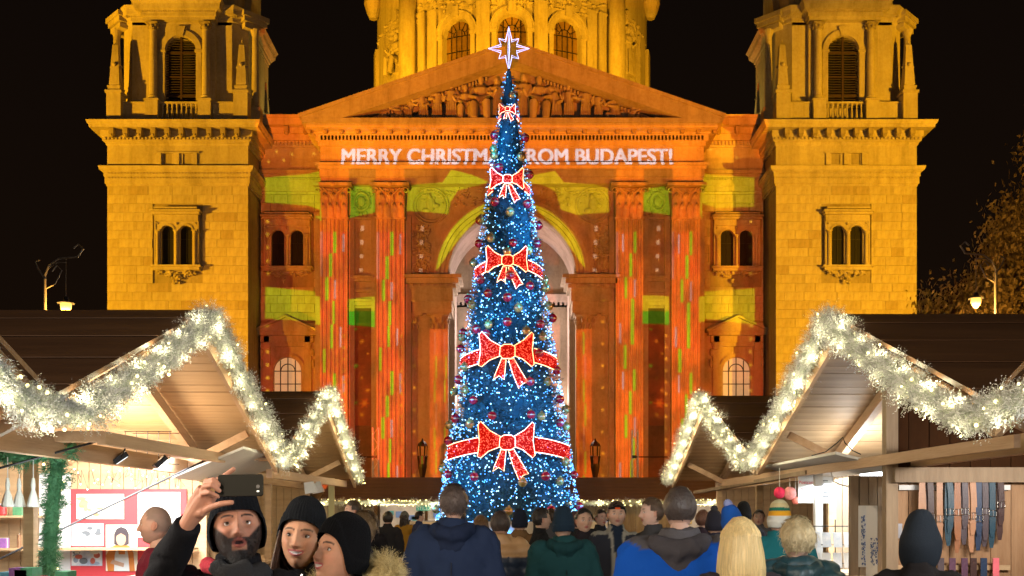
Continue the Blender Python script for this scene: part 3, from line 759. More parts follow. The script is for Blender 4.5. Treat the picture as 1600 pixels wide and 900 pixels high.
# deep vault, jambs and back wall
vt = MB(); vt.ring(0, ZC, R_IN+0.02, R_IN+0.9, YP+0.9, YBK, 0, PI, 40)
M_PALE = stone("pale_interior_stone", (0.50, 0.44, 0.40), 0.08)
V = vt.build("barrel_vault", M_PALE, BAS)
bw = MB(); bw.box(-R_IN-3, R_IN+3, YBK, YBK+0.8, 0, ZC+R_IN+1)
bw.box(-R_IN-0.4, R_IN+0.4, YBK-0.5, YBK, Z(482, YBK), Z(475, YBK)); bw.box(-R_IN-0.4, R_IN+0.4, YBK-0.8, YBK, Z(475, YBK), Z(463, YBK))
bw.box(-R_IN-0.4, R_IN+0.4, YBK-0.3, YBK, Z(505, YBK), Z(482, YBK))
dentils(bw, -R_IN-0.4, R_IN+0.4, YBK-0.75, YBK-0.5, Z(479, YBK), Z(475, YBK), 0.35, 0.5)
for s_ in (-1, 1):
    for k in (88, 62): bw.box(s_*(k-7)*YBK/F, s_*(k+7)*YBK/F, YBK-0.25, YBK, 0, Z(505, YBK))
bw.build("portal_wall", M_PALE, BAS)
ty = MB(); ty.ring(0, Z(463, YBK), 3.0, 3.35, YBK-0.35, YBK, 0, PI, 32); ty.ring(0, Z(463, YBK), 4.1, 4.35, YBK-0.3, YBK, 0, PI, 32)
random.seed(5)
for k in range(150):
    a = rad(random.uniform(5, 175)); q = random.uniform(1.6, 4.0); ty.ball((q*math.cos(a), YBK-0.05, Z(463, YBK)+q*math.sin(a)), (random.uniform(.1,.3), 0.18, random.uniform(.1,.3)), 6, 4)
ty.build("tympanum_relief", stone("tympanum_stone", (0.33, 0.25, 0.21), 0.25), BAS)
dr = MB()
for k in range(3):
    pass
dr.box(-2.4, 2.4, YBK-0.1, YBK-0.02, 0, 7.4); D_ = dr.build("portal_door", mat("dark_oak", (0.06,0.035,0.02), rough=0.5), BAS)
# jamb walls behind the smaller order
for s_ in (-1, 1):
    j = MB(); j.box(s_*(R_IN-0.35), s_*(R_IN+0.5), YP+2.3, YBK, 0, ZC); j.build("jamb_wall", M_PALE, BAS)
# archivolt bands
av = MB()
for r0, r1, ofs in ((R_IN+0.02, R_IN+0.25, 0.10), (R_IN+0.27, R_IN+0.55, 0.18), (R_IN+0.57, R_OUT, 0.28)):
    av.ring(0, ZC, r0, r1, YP-ofs, YP+0.05, 0, PI, 40)
av.ring(0, ZC, R_OUT-0.06, R_OUT+0.12, YP-0.36, YP-0.1, 0, PI, 40)
av.prism([(-0.45, ZC+R_IN-0.1), (0.45, ZC+R_IN-0.1), (0.7, ZC+R_OUT+0.5), (-0.7, ZC+R_OUT+0.5)], YP-0.7, YP)
av.build("archivolt", M_ST, BAS)
# aedicule order: entablature blocks and small columns on both jambs
def small_order(sg):
    def mx(p0, p1): return (X(p0, YP), X(p1, YP)) if sg < 0 else (-X(p1, YP), -X(p0, YP))
    e = MB()
    for py0, py1, o, q0, q1 in ((433, 438, 0.95, 632, 722), (438, 446, 0.75, 636, 717), (446, 452, 0.5, 640, 713), (452, 472, 0.35, 643, 708), (472, 490, 0.25, 645, 706)):
        a, b = mx(q0, q1); e.box(a, b, YP-o, YP+2.2, Z(py1, YP), Z(py0, YP))
    a, b = mx(640, 712); dentils(e, a, b, YP-0.68, YP-0.4, Z(450, YP), Z(446.4, YP), 0.42, 0.45)
    e.build("order_entablature", M_ST, BAS)
    for pxc, w_, yy in ((685, 15, YP+0.1), (647, 11, YP+0.05)):
        a, b = mx(pxc-w_, pxc+w_); c_ = (a+b)/2; r = (b-a)/2*0.92
        k = MB(); zt = Z(517, YP); k.lathe([(r*1.25, 0), (r*1.25, 3.6), (r*1.3, 3.7), (r*1.2, 3.9), (r, 4.1), (r, zt*0.6), (r*0.88, zt)], (c_, yy+0.35, 0), 20)
        ko = k.build("column", M_ST, BAS, smooth=False)
        cp = MB(); hh = Z(490, YP)-zt
        cp.lathe([(r*0.85, 0), (r*0.95, hh*.5), (r*1.25, hh*.88)], (c_, yy+0.35, zt), 16)
        for q in range(10):
            t = 2*PI*q/10
            for lv_, rr in ((0.25, 0.98), (0.6, 1.12)):
                cp.ball((c_+r*rr*math.cos(t+lv_), yy+0.35+r*rr*math.sin(t+lv_), zt+hh*lv_), (0.12, 0.12, 0.22), 6, 4)
        cp.box(c_-r*1.3, c_+r*1.3, yy+0.35-r*1.3, yy+0.35+r*1.3, zt+hh*0.88, zt+hh)
        cp.build("capital", M_ST2, ko)
    # deep shaded slot wall beside the columns
    a, b = mx(655, 700); s = MB(); s.box(a, b, YP+2.2, YP+2.5, 0, Z(490, YP)); s.build("return_wall", M_PALE, BAS)
for sg in (-1, 1): small_order(sg)
# niches cut into the portico wall beside the arch are masked by the smaller order: pilaster panels
def fluted(w_, z0, z1, y_front, depth, name, parent, mat_):
    m = MB(); n = 6; half = w_/2; pts = [(-half, 0)]
    p = w_*0.92/n; x = -half+w_*0.04
    pts += [(-half, -depth)]
    for i in range(n):
        a = x+i*p; pts += [(a+p*0.12, -depth), (a+p*0.3, -depth+0.10), (a+p*0.7, -depth+0.10), (a+p*0.88, -depth)]
    pts += [(half, -depth), (half, 0)]
    m.prism(pts, z0, z1, 'xy')
    return m
def corinthian(w_, h, depth):
    m = MB(); half = w_/2
    m.add([(-half,0,0),(half,0,0),(half,-depth,0),(-half,-depth,0),(-half*1.02,0,h*.86),(half*1.02,0,h*.86),(half*1.02,-depth*1.05,h*.86),(-half*1.02,-depth*1.05,h*.86)],
          [(0,1,2,3),(4,7,6,5),(0,4,5,1),(1,5,6,2),(2,6,7,3),(3,7,4,0)])
    m.box(-half*1.38, half*1.38, -depth*1.7, 0, h*.88, h*0.97); m.box(-half*1.25, half*1.25, -depth*1.5, 0, h*.97, h)
    m.box(-half*1.08, half*1.08, -depth*1.08, 0, -0.06, 0.06)
    for row, (zz, n, sz) in enumerate(((0.02, 4, 0.9), (0.30, 3, 1.0))):
        for i in range(n):
            cxl = -half+w_*(i+0.5)/n; wl = w_/n*0.46
            pr = [(0.0, wl*0.7, 0.05), (0.12, wl, 0.12), (0.24, wl*0.95, 0.16), (0.33, wl*0.7, 0.30), (0.36, wl*0.35, 0.40), (0.30, wl*0.2, 0.44)]
            vs = []
            for (dz, hw2, out) in pr:
                for u in (-1, -0.5, 0, 0.5, 1):
                    vs.append((cxl+u*hw2, -depth-out*1.5*sz*(1-0.45*abs(u))-0.0, h*(zz+dz)))
            fs = []
            for a in range(len(pr)-1):
                for b in range(4): fs.append((a*5+b, a*5+b+1, (a+1)*5+b+1, (a+1)*5+b))
            m.add(vs, fs)
    for s2 in (-1, 1):
        cx_, cz_ = s2*half*1.10, h*0.76
        m.tube([(cx_-s2*0.30*math.cos(t)*(1-t/9), -depth-0.30, cz_+0.25*math.sin(t)*(1-t/9)) for t in [k*0.6 for k in range(13)]], 0.055, 5)
        m.tube([(s2*0.12, -depth-0.16, h*0.45), (s2*0.22, -depth-0.22, h*0.66), (s2*half*0.75, -depth-0.3, h*0.84)], 0.06, 5)
        m.tube([(s2*0.08-s2*0.16*math.cos(t)*(1-t/8)+s2*.12, -depth-0.26, h*0.74+0.15*math.sin(t)*(1-t/8)) for t in [k*0.6 for k in range(11)]], 0.045, 5)
    m.ball((0, -depth*1.6-0.02, h*0.92), (0.20, 0.14, 0.16), 8, 6)
    return m
YC = YP-0.75
pil_meshes = {}
for c_, w_px in ((521.5, 43), (610, 44), (983.5, 43), (1071.5, 44)):
    w_ = w_px*YC/F; xx = X(c_, YC); z1 = Z(341, YC); zb = 2.6
    k = fluted(w_, zb, z1, 0, 0.75, "pilaster", BAS, M_ST)
    o = k.build("pilaster", M_ST, BAS); o.location = (xx, YP, 0)
    cp = corinthian(w_*1.0, Z(287, YC)-z1, 0.78); cpo = cp.build("capital", M_ST2, o); cpo.location = (0, 0, z1)
    bs = MB(); hb = w_/2
    for a, z0_, z1_ in ((0.30, 0, 0.9), (0.34, 0.9, 1.05), (0.22, 1.05, 2.1), (0.30, 2.1, 2.3), (0.16, 2.3, 2.45), (0.10, 2.45, 2.62)):
        bs.box(-hb-a, hb+a, -0.75-a, 0.02, z0_, z1_)
    bs.build("pilaster_base", M_ST, o)
    for s2 in (-1, 1):
        st = MB(); st.box(s2*(w_/2+0.02), s2*(w_/2+0.42), -0.28, 0, 2.0, z1+0.3); st.build("backing_strip", M_ST, o)
# panels between and beside the pilasters
def panel(p0, p1, tall=False):
    a, b = X(p0, YP), X(p1, YP); m = MB()
    def bx(py0, py1, o): m.box(a, b, YP-o, YP+0.02, Z(py1, YP), Z(py0, YP))
    bx(340, 344, 0.22); bx(432, 436, 0.4); bx(436, 441, 0.28); bx(452, 457, 0.2); bx(468, 472, 0.3); bx(472, 478, 0.18)
    for x0, x1 in ((a, a+0.16), (b-0.16, b)): m.box(x0, x1, YP-0.14, YP, Z(432, YP), Z(344, YP))
    return m
for p0, p1 in ((547, 584), (1008, 1046)):
    m = panel(p0, p1); o = m.build("wall_panel", M_ST, BAS)
    a, b = X(p0, YP), X(p1, YP); c_ = (a+b)/2
    # carved wreath with mask
    c = MB(); zc_ = Z(316, YP); 
    c.box(a, b, YP-0.08, YP, Z(340, YP), Z(292, YP))
    c.tube([(c_+0.52*math.cos(t), YP-0.16, zc_+0.62*math.sin(t)) for t in [2*PI*k/16 for k in range(16)]], 0.10, 6, closed=True)
    c.ball((c_, YP-0.16, zc_), (0.30, 0.18, 0.36), 10, 7); 
    random.seed(int(p0))
    for k in range(40): c.ball((random.uniform(a+.1, b-.1), YP-0.1, random.uniform(Z(338, YP), Z(294, YP))), (random.uniform(.06,.16), 0.12, random.uniform(.05,.14)), 6, 4)
    c.build("carved_wreath", M_ST2, o)
    # tall dark doorway with a poster banner in it
    d = MB(); d.box(a+0.05, b-0.05, YP-0.06, YP-0.02, 1.5, Z(482, YP)); d.build("doorway_recess", mat("dark_brown_door", (0.10, 0.06, 0.04), rough=0.7, var=0.3, scale=2), o)
    bn = MB(); bn.box(a+0.12, b-0.12, YP-0.11, YP-0.07, Z(665, YP), Z(505, YP)); bo_ = bn.build("poster_banner", mat("dark_poster", (0.16, 0.06, 0.03), rough=0.6, var=0.5, scale=0.8), o)
# spandrel discs and carving
for sg in (-1, 1):
    c = MB(); cx_ = sg*X(800+127, YP); cz_ = Z(322, YP)
    for rr in (1.25, 1.05): c.tube([(cx_+rr*math.cos(t), YP-0.05, cz_+rr*math.sin(t)) for t in [2*PI*k/28 for k in range(28)]], 0.06, 6, closed=True)
    c.ball((cx_, YP-0.05, cz_+0.12), (0.34, 0.2, 0.55), 10, 7); c.ball((cx_-0.1, YP-0.12, cz_+0.62), (0.18, .18, .22), 8, 6); c.ball((cx_+0.35, YP-0.08, cz_), (0.3, .15, .16), 8, 6); c.ball((cx_-0.3, YP-0.08, cz_-0.35), (0.35, .15, .2), 8, 6)
    c.build("medallion", M_ST2, BAS)
    c = MB(); random.seed(3)
    for k in range(120):
        px_ = random.uniform(644, 672); py_ = random.uniform(352, 428)
        c.ball((-sg*X(px_, YP) if sg > 0 else X(px_, YP), YP, Z(py_, YP)), (random.uniform(.06,.2), 0.14, random.uniform(.06,.2)), 6, 4)
    for k in range(60):
        px_ = random.uniform(655, 760); py_ = random.uniform(294, 322)
        if math.hypot(px_-800, py_-432) > 126: c.ball((-sg*X(px_, YP) if sg > 0 else X(px_, YP), YP, Z(py_, YP)), (random.uniform(.08,.22), 0.12, random.uniform(.06,.14)), 6, 4)
    for py0, py1 in ((350, 351.5), (430, 432)): c.box(sg*X(800+125, YP), sg*X(800+162, YP), YP-0.1, YP, Z(py1, YP), Z(py0, YP))
    c.build("spandrel_carving", M_ST2, BAS, kind="stuff")
# entablature
YE = YP-0.8
e = MB(); ex0, ex1 = X(501, YE), X(1099, YE)
def eb(py0, py1, o, m=e): m.box(ex0-o, ex1+o, YE-o, YP+4, Z(py1, YE), Z(py0, YE))
eb(276, 287, 0.0); eb(265, 276, 0.08); eb(260, 265, 0.18); eb(256, 260, 0.36)
eb(229, 256, 0.02); eb(222, 229, 0.15); eb(212, 222, 0.3); eb(198, 212, 0.42)
dentils(e, ex0, ex1, YE-0.30, YE-0.1, Z(221, YE), Z(214, YE), 0.25, 0.55)
dentils(e, ex0, ex1, YE-0.13, YE, Z(267, YE), Z(265.2, YE), 0.2, 0.5)
dentils(e, ex0, ex1, YE-0.05, YE+0.1, Z(278, YE), Z(276.2, YE), 0.2, 0.5)
e.build("entablature", M_ST, BAS)
c = MB(); YCN = YE-1.35
c.box(X(478, YCN), X(1122, YCN), YCN+0.1, YP+3, Z(198, YCN), Z(191, YCN)); c.box(X(471, YCN), X(1129, YCN), YCN-0.02, YP+3, Z(191, YCN), Z(184, YCN))
CO = c.build("cornice", M_ST, BAS)
for i in range(26):
    place(bpy.data.meshes["modillion"], "modillion", (X(486+i*(1114-486)/25, YE), YE-0.45, Z(205, YE)), CO)
# pediment
pd = MB(); za, zb_ = Z(68, YCN), Z(184, YCN); xl, xr = X(468, YCN), X(1132, YCN)
th = 1.15
for s_ in (-1, 1):
    xe = xr*s_/1.0 if s_ > 0 else xl
    pd.prism([(xe, zb_), (xe-s_*2.9, zb_), (0, za-th), (0, za)], YCN, YP+1.5)
    pd.prism([(xe+s_*0.0, zb_+0.02), (xe+s_*0.1, zb_+0.25), (0, za+0.18), (0, za-0.05)], YCN-0.12, YP+1.5)
pd.build("raking_cornice", M_ST, BAS)
bd = MB()
for s_ in (-1, 1):
    n = 44
    for i in range(n):
        t = (i+0.5)/n*0.86; x_ = s_*(xr-2.6)*(1-0.0)*(1-t); z_ = zb_+ (za-th-zb_)*(t) - 0.0
        slope = (za-zb_)/(xr)
        zz = (za-th) - abs(x_)*slope*1.01 - 0.16
        if zz > zb_+0.35: bd.box(x_-0.07, x_+0.07, YP-1.1, YP-0.6, zz-0.12, zz+0.1)
    # bed mould
    xs = xr-4.0
    bd.prism([(0, za-th-0.02), (0, za-th-0.55), (s_*(xr-5.1), zb_+0.02), (s_*(xr-3.2), zb_+0.02)], YP-0.75, YP-0.2)
bd.build("raking_dentil_band", M_ST2, BAS)
tp = MB(); tp.prism([(xl+2.8, zb_), (xr-2.8, zb_), (0, za-th)], YP-0.2, YP+0.6); tp.build("tympanum", M_ST2, BAS)
rf = MB(); rf.prism([(xl+0.5, zb_), (xr-0.5, zb_), (0, za-0.1)], YP+1.5, 100); rf.build("nave_roof", M_ROOF, BAS)
ab = MB(); ab.box(-TX0, TX0, YW+2, 120, 0, zb_-0.2); ab.build("nave_block", M_STD, BAS)

# statues: fused cloaked figures, five poses
def fuse(mbx, voxel, name, mats, smooth_it=3, smooth=True):
    me = mbx.mesh(name+"_raw", mats); o = bpy.data.objects.new("tmp", me); COL.objects.link(o)
    r = o.modifiers.new("r", 'REMESH'); r.mode = 'VOXEL'; r.voxel_size = voxel; r.use_smooth_shade = smooth
    if smooth_it:
        s_ = o.modifiers.new("s", 'SMOOTH'); s_.iterations = smooth_it; s_.factor = 0.5
    dg = bpy.context.evaluated_depsgraph_get(); dg.update()
    out = bpy.data.meshes.new_from_object(o.evaluated_get(dg)); out.name = name
    bpy.data.objects.remove(o); bpy.data.meshes.remove(me)
    if not out.materials:
        for m in (mats if isinstance(mats, (list, tuple)) else [mats]): out.materials.append(m)
    return out
def robed(pose):
    m = MB(); T = m.tube
    if pose == 'stand':
        T([(0,0,0),(0,0,0.5),(0,0,1.0),(0,0,1.35),(0,0,1.5)], [0.30,0.25,0.22,0.25,0.10], 12); m.ball((0,-0.03,1.66), (0.11,0.13,0.15)); m.ball((0.02,0.05,1.62),(0.14,0.13,0.2))
        T([(-0.22,0,1.4),(-0.36,-0.1,1.15),(-0.15,-0.28,1.1)], [0.1,0.09,0.06], 8); T([(0.22,0,1.4),(0.33,-0.05,1.1),(0.42,-0.25,1.25)], [0.1,0.09,0.05], 8)
        for k in range(5): T([(-0.2+k*0.1,-0.2,0.9),(-0.24+k*0.12,-0.26,0.0)], [0.03,0.05], 6)
    elif pose == 'sit':
        T([(0,0.05,0.45),(0,0.05,0.9),(0,0,1.15),(0,0,1.28)], [0.28,0.23,0.25,0.09], 12); m.ball((0.0,-0.03,1.43), (0.11,0.13,0.15)); m.ball((0,-0.08,1.33),(0.07,0.07,0.1))
        T([(-0.12,0,0.5),(-0.2,-0.45,0.55),(-0.22,-0.45,0.0)], [0.2,0.15,0.13], 8); T([(0.14,0,0.5),(0.25,-0.42,0.5),(0.22,-0.5,0.0)], [0.2,0.15,0.13], 8)
        T([(-0.25,0,1.15),(-0.42,-0.15,0.85),(-0.55,-0.3,1.05)], [0.1,0.08,0.05], 8); T([(0.25,0,1.15),(0.38,-0.15,0.85),(0.15,-0.35,0.75)], [0.1,0.08,0.05], 8)
        m.ball((0,0.1,0.3), (0.36,0.3,0.32)); T([(-0.3,-0.1,0.9),(0.1,-0.3,0.7),(0.35,-0.2,0.4)], [0.06,0.1,0.06], 8)
    elif pose == 'kneel':
        T([(0.1,0,0.3),(0.05,0,0.7),(-0.05,0,0.95),(-0.08,0,1.05)], [0.27,0.22,0.22,0.08], 12); m.ball((-0.14,-0.03,1.18), (0.13,0.12,0.14))
        T([(0.1,0,0.3),(-0.3,-0.1,0.38),(-0.32,-0.1,0.0)], [0.2,0.14,0.12], 8); T([(0.1,-0.1,0.3),(0.4,-0.1,0.1),(0.7,0,0.08)], [0.2,0.14,0.08], 8)
        T([(-0.15,-0.15,0.9),(-0.4,-0.25,0.75),(-0.5,-0.2,1.0)], [0.09,0.08,0.05], 8); T([(0.2,0.1,0.9),(0.1,-0.3,0.65),(-0.3,-0.3,0.7)], [0.1,0.08,0.05], 8)
    elif pose == 'lie':
        T([(-0.4,0,0.45),(-0.1,0,0.3),(0.3,0,0.22),(0.8,0,0.25),(1.2,0,0.08)], [0.2,0.22,0.24,0.15,0.08], 12); m.ball((-0.52,-0.03,0.68), (0.13,0.12,0.15))
        T([(-0.45,-0.1,0.5),(-0.62,-0.15,0.2),(-0.85,-0.15,0.1)], [0.09,0.08,0.05], 8); T([(0.2,-0.1,0.25),(0.55,-0.15,0.5),(0.75,-0.1,0.1)], [0.15,0.12,0.09], 8)
        T([(-0.3,-0.1,0.5),(-0.05,-0.2,0.65),(-0.2,-0.2,0.9)], [0.09,0.07,0.05], 8)
    elif pose == 'bend':
        T([(0.05,0,0),(0.05,0,0.5),(0.0,0,0.85),(-0.12,0,1.2),(-0.2,0,1.3)], [0.28,0.23,0.21,0.23,0.09], 12); m.ball((-0.27,-0.04,1.42), (0.13,0.12,0.15)); m.ball((-0.18,0.03,1.40),(0.13,0.14,0.18))
        T([(-0.2,-0.15,1.1),(-0.5,-0.2,1.0),(-0.65,-0.2,1.3)], [0.09,0.08,0.05], 8); T([(0.05,0.1,1.15),(0.25,-0.15,0.9),(0.0,-0.3,0.8)], [0.1,0.08,0.05], 8)
        for k in range(4): T([(-0.12+k*0.1,-0.18,0.9),(-0.2+k*0.16,-0.26,0.0)], [0.03,0.06], 6)
    return fuse(m, 0.026, "statue", M_ST, 0)
POSES = {p: robed(p) for p in ('stand', 'sit', 'kneel', 'lie', 'bend')}
fig = [(578,'lie',.62,1),(600,'kneel',.85,-1),(622,'kneel',1.0,1),(640,'bend',.95,-1),(662,'bend',1.15,1),(684,'stand',1.15,1),(706,'stand',1.25,-1),(728,'sit',1.35,1),(752,'sit',1.65,-1),(776,'stand',1.4,1),
       (818,'stand',1.5,1),(842,'sit',1.65,1),(868,'bend',1.3,1),(888,'stand',1.2,-1),(914,'stand',1.15,1),(934,'stand',1.0,-1),(958,'kneel',1.25,1),(988,'kneel',.9,-1),(1020,'lie',.7,-1)]
for px_, ps, sc, fl in fig:
    o = place(POSES[ps], "pediment_statue", (X(px_, YP-0.7), YP-0.95, zb_), BAS, scale=(1.22*sc*fl, 1.25*sc, 1.30*sc))

# --- Dome drum -------------------------------------------------------
DC = 115.0; DR = 15.0
def dpt(th_, r, z): return (r*math.sin(th_), DC-r*math.cos(th_), z)
d = MB(); nseg = 96
zb0, zt0 = 22.0, 58.0
# body, pierced by three windows and two niches: built as column strips
wins = [(rad(-21.5), rad(5.6), 'win'), (0.0, rad(5.6), 'win'), (rad(21.5), rad(5.6), 'win'), (rad(-52), rad(5.2), 'niche'), (rad(52), rad(5.2), 'niche')]
ZWS = Z(52, 101); 
def cyl_strip(m, t0, t1, r0, r1, z0, z1, n=4):
    for i in range(n):
        a = t0+(t1-t0)*i/n; b = t0+(t1-t0)*(i+1)/n
        p = [dpt(a, r0, z0), dpt(b, r0, z0), dpt(b, r1, z0), dpt(a, r1, z0), dpt(a, r0, z1), dpt(b, r0, z1), dpt(b, r1, z1), dpt(a, r1, z1)]
        m.add(p, [(0,3,2,1),(4,5,6,7),(0,1,5,4),(1,2,6,5),(2,3,7,6),(3,0,4,7)])
edges = sorted(wins)
cur = -PI
for t, hw_, kd in edges:
    cyl_strip(d, cur, t-hw_, DR, DR-1.2, zb0, zt0, max(2, int((t-hw_-cur)/rad(4)))); cur = t+hw_
    n = 14; zs = ZWS if kd == 'win' else Z(57, 106)
    rr = hw_*DR
    for i in range(n):
        a = -1+2*i/n; b = -1+2*(i+1)/n
        za_ = zs+rr*math.sqrt(max(0, 1-a*a)); zb2 = zs+rr*math.sqrt(max(0, 1-b*b))
        ta, tb = t+a*hw_, t+b*hw_
        p = [dpt(ta, DR, za_), dpt(tb, DR, zb2), dpt(tb, DR-1.2, zb2), dpt(ta, DR-1.2, za_), dpt(ta, DR, zt0), dpt(tb, DR, zt0), dpt(tb, DR-1.2, zt0), dpt(ta, DR-1.2, zt0)]
        d.add(p, [(0,3,2,1),(4,5,6,7),(0,1,5,4),(1,2,6,5),(2,3,7,6),(3,0,4,7)])
cyl_strip(d, cur, PI, DR, DR-1.2, zb0, zt0, 30)
d.build("drum_wall", M_ST, BAS)
for t, hw_, kd in wins:
    zs = ZWS if kd == 'win' else Z(57, 106); rr = hw_*DR
    a_ = MB()
    n = 18
    for lo, hi, out in ((1.03, 1.42, 0.16), (1.40, 1.5, 0.26)):
        vs = []
        for i in range(n+1):
            al = PI*i/n
            for q, rr2 in ((lo, DR-0.05), (hi, DR-0.05), (hi, DR+out), (lo, DR+out)):
                vs.append(dpt(t+hw_*q*math.cos(al), rr2, zs+rr*q*math.sin(al)))
        fs = []
        for i in range(n):
            for k in range(4):
                k2 = (k+1)%4; fs.append((i*4+k, (i+1)*4+k, (i+1)*4+k2, i*4+k2))
        fs.append((0,1,2,3)); fs.append(tuple(n*4+k for k in (3,2,1,0)))
        a_.add(vs, fs)
    for s_ in (-1, 1):
        t0, t1 = sorted((t+s_*hw_*1.03, t+s_*hw_*1.36)); cyl_strip(a_, t0, t1, DR+0.12, DR-0.1, zb0, zs-0.35, 1)
        t0, t1 = sorted((t+s_*hw_*1.0, t+s_*hw_*1.5)); cyl_strip(a_, t0, t1, DR+0.24, DR-0.1, zs-0.35, zs, 1)
    cyl_strip(a_, t-rad(1.3), t+rad(1.3), DR+0.4, DR, zs+rr*1.05, zs+rr*1.75, 1)
    o = a_.build("drum_arch_moulding", M_ST, BAS)
    if kd == 'win':
        g_ = MB(); cyl_strip(g_, t-hw_, t+hw_, DR-0.75, DR-0.85, zb0, zs+rr*1.05, 3); g_.build("drum_window_pane", mat("leaded_glass_amber", (0.20, 0.12, 0.045), rough=0.25, var=0.3, scale=1.2), o)  # amber brown mottling in the pane colour
        b_ = MB()
        for k in (-0.6, -0.2, 0.2, 0.6): cyl_strip(b_, t+k*hw_-0.002, t+k*hw_+0.002, DR-0.68, DR-0.74, zb0, zs+rr*math.sqrt(1-k*k) if abs(k) > .5 else zs+rr*0.45, 1)
        for k in range(7): cyl_strip(b_, t-hw_, t+hw_, DR-0.66, DR-0.74, zs-k*1.5-0.03, zs-k*1.5+0.03, 2)
        for q in (0.45,):
            b_.tube([dpt(t+hw_*q*math.cos(PI*i/10), DR-0.7, zs+rr*q*math.sin(PI*i/10)) for i in range(11)], 0.035, 4)
        for al in (30, 60, 90, 120, 150):
            b_.tube([dpt(t+hw_*q*math.cos(rad(al)), DR-0.7, zs+rr*q*math.sin(rad(al))) for q in (0.45, 1.0)], 0.035, 4)
        b_.build("glazing_bar", M_IRON, o)
    else:
        g_ = MB(); n = 8
        for i in range(n):
            a = -1+2*i/n; b = -1+2*(i+1)/n
            da, db = 1.1*math.sqrt(max(0,1-a*a)), 1.1*math.sqrt(max(0,1-b*b))
            p0, p1 = dpt(t+a*hw_, DR-da-0.02, zb0), dpt(t+b*hw_, DR-db-0.02, zb0); ztp = zs+rr
            g_.add([p0, p1, (p1[0], p1[1], ztp), (p0[0], p0[1], ztp)], [(0,1,2,3)])
        g_.build("niche_back", M_ST2, o)
        pos = dpt(t, DR+0.1, Z(122, 106)); st = place(POSES['sit' if t < 0 else 'stand'], "drum_statue", pos, BAS, rot=(0,0,t), scale=(2.3, 2.3, 2.9))
        pl = MB(); cyl_strip(pl, t-hw_*0.9, t+hw_*0.9, DR+0.3, DR-0.9, zb0, Z(121, 106), 2); pl.build("statue_plinth", M_ST, BAS)
# pilasters and big engaged columns of the drum
for tdeg, w_, out in ((-10.7,2.7,.3),(10.7,2.7,.3),(-31.5,2.2,.35),(31.5,2.2,.35),(-36,1.6,.55),(36,1.6,.55),(-63,3,.5),(63,3,.5),(-76,3,.4),(76,3,.4)):
    m = MB(); cyl_strip(m, rad(tdeg-w_/1.1), rad(tdeg+w_/1.1), DR+out, DR-0.1, zb0, Z(8, 101), 2); m.build("drum_pilaster", M_ST, BAS)
for tdeg in (-42.5, 42.5):
    p = dpt(rad(tdeg), DR+0.6, zb0); m = MB(); m.lathe([(0.95,0),(0.95,zt0-zb0-8),(0.9,zt0-zb0-3)], p, 24); m.build("drum_column", M_ST, BAS, smooth=True)
m = MB(); random.seed(9)
for k in range(260):
    t = rad(random.uniform(-70, 70)); m.ball(dpt(t, DR+0.05, random.uniform(Z(20, 101), Z(-10, 101))), (random.uniform(.15,.45), .15, random.uniform(.1,.3)), 6, 4)
m.build("carved_festoon", M_ST2, BAS, kind="stuff")
for s_ in (-1, 1):
    m = MB(); p = dpt(rad(74*s_), DR+0.6, 0)
    m.lathe([(0.4, 0), (0.7, 0.6), (1.0, 1.6), (0.9, 2.6)], (p[0], p[1], Z(25, 110)), 14); m.build("console", M_ST2, BAS)
m = MB(); m.profile([dpt(2*PI*i/48, DR, 0)[:2] for i in range(48)], [(0, zt0), (0.8, zt0+0.5), (1.2, zt0+1.6), (0.2, zt0+1.8)]); m.build("drum_cornice", M_ST, BAS)
m = MB(); m.lathe([(DR*math.cos(rad(a)), DR*1.05*math.sin(rad(a))) for a in range(0, 86, 5)]+[(1.5,16),(1.5,19),(0,21)], (0, DC, zt0+1.8), 48); m.build("dome", M_ROOF, BAS, smooth=True)

# warm light inside the portal
point("portal_lamp_left", (-3.6, 76.4, 10.5), 140, (1.0, 0.72, 0.62), 0.4); point("portal_lamp_right", (3.6, 76.4, 10.5), 140, (1.0, 0.72, 0.62), 0.4)
point("portal_lamp_top", (0, 75.4, 15.5), 1500, (1.0, 0.78, 0.72), 0.4)
# ================================================================== the christmas tree
TY = 40.0; TXC = X(795, TY); 
def th_(z):                                        # cone radius at height z
    py = HZ-(z-EYE)*F/TY
    return max(0.05, (4+(py-112)*0.1535))*TY/F*0.98
TREE = empty("christmas_tree", (TXC, TY, 0), "giant cone shaped christmas tree covered in blue white fairy lights in front of the church", "christmas tree")
M_FIR = mat("fir_needles", (0.022, 0.085, 0.10), rough=0.7, color2=(0.04, 0.13, 0.14), scale=1.5)
M_FIR2 = mat("fir_needles_pale", (0.05, 0.14, 0.15), rough=0.7)
ztop_t = Z(108, TY)
random.seed(2)
def sprig(m, p, d, L, w_, n=5):
    # a fir twig: central spine with slim needle triangles
    d = Vector(d).normalized(); a = d.orthogonal().normalized(); b = d.cross(a)
    t = random.random()*PI; a, b = a*math.cos(t)+b*math.sin(t), b*math.cos(t)-a*math.sin(t)
    for k in range(n):
        f = 0.1+0.85*k/n; q = p+d*(L*f)
        for s_ in (-1, 1):
            tip = q+(d*0.75+a*s_*0.8+b*random.uniform(-.5,.5))*(L*0.42*(1.1-f))
            m.add([q+b*w_, q-b*w_, tip], [(0,1,2)])
mf = MB(); mf.mi = 0
N = 9500
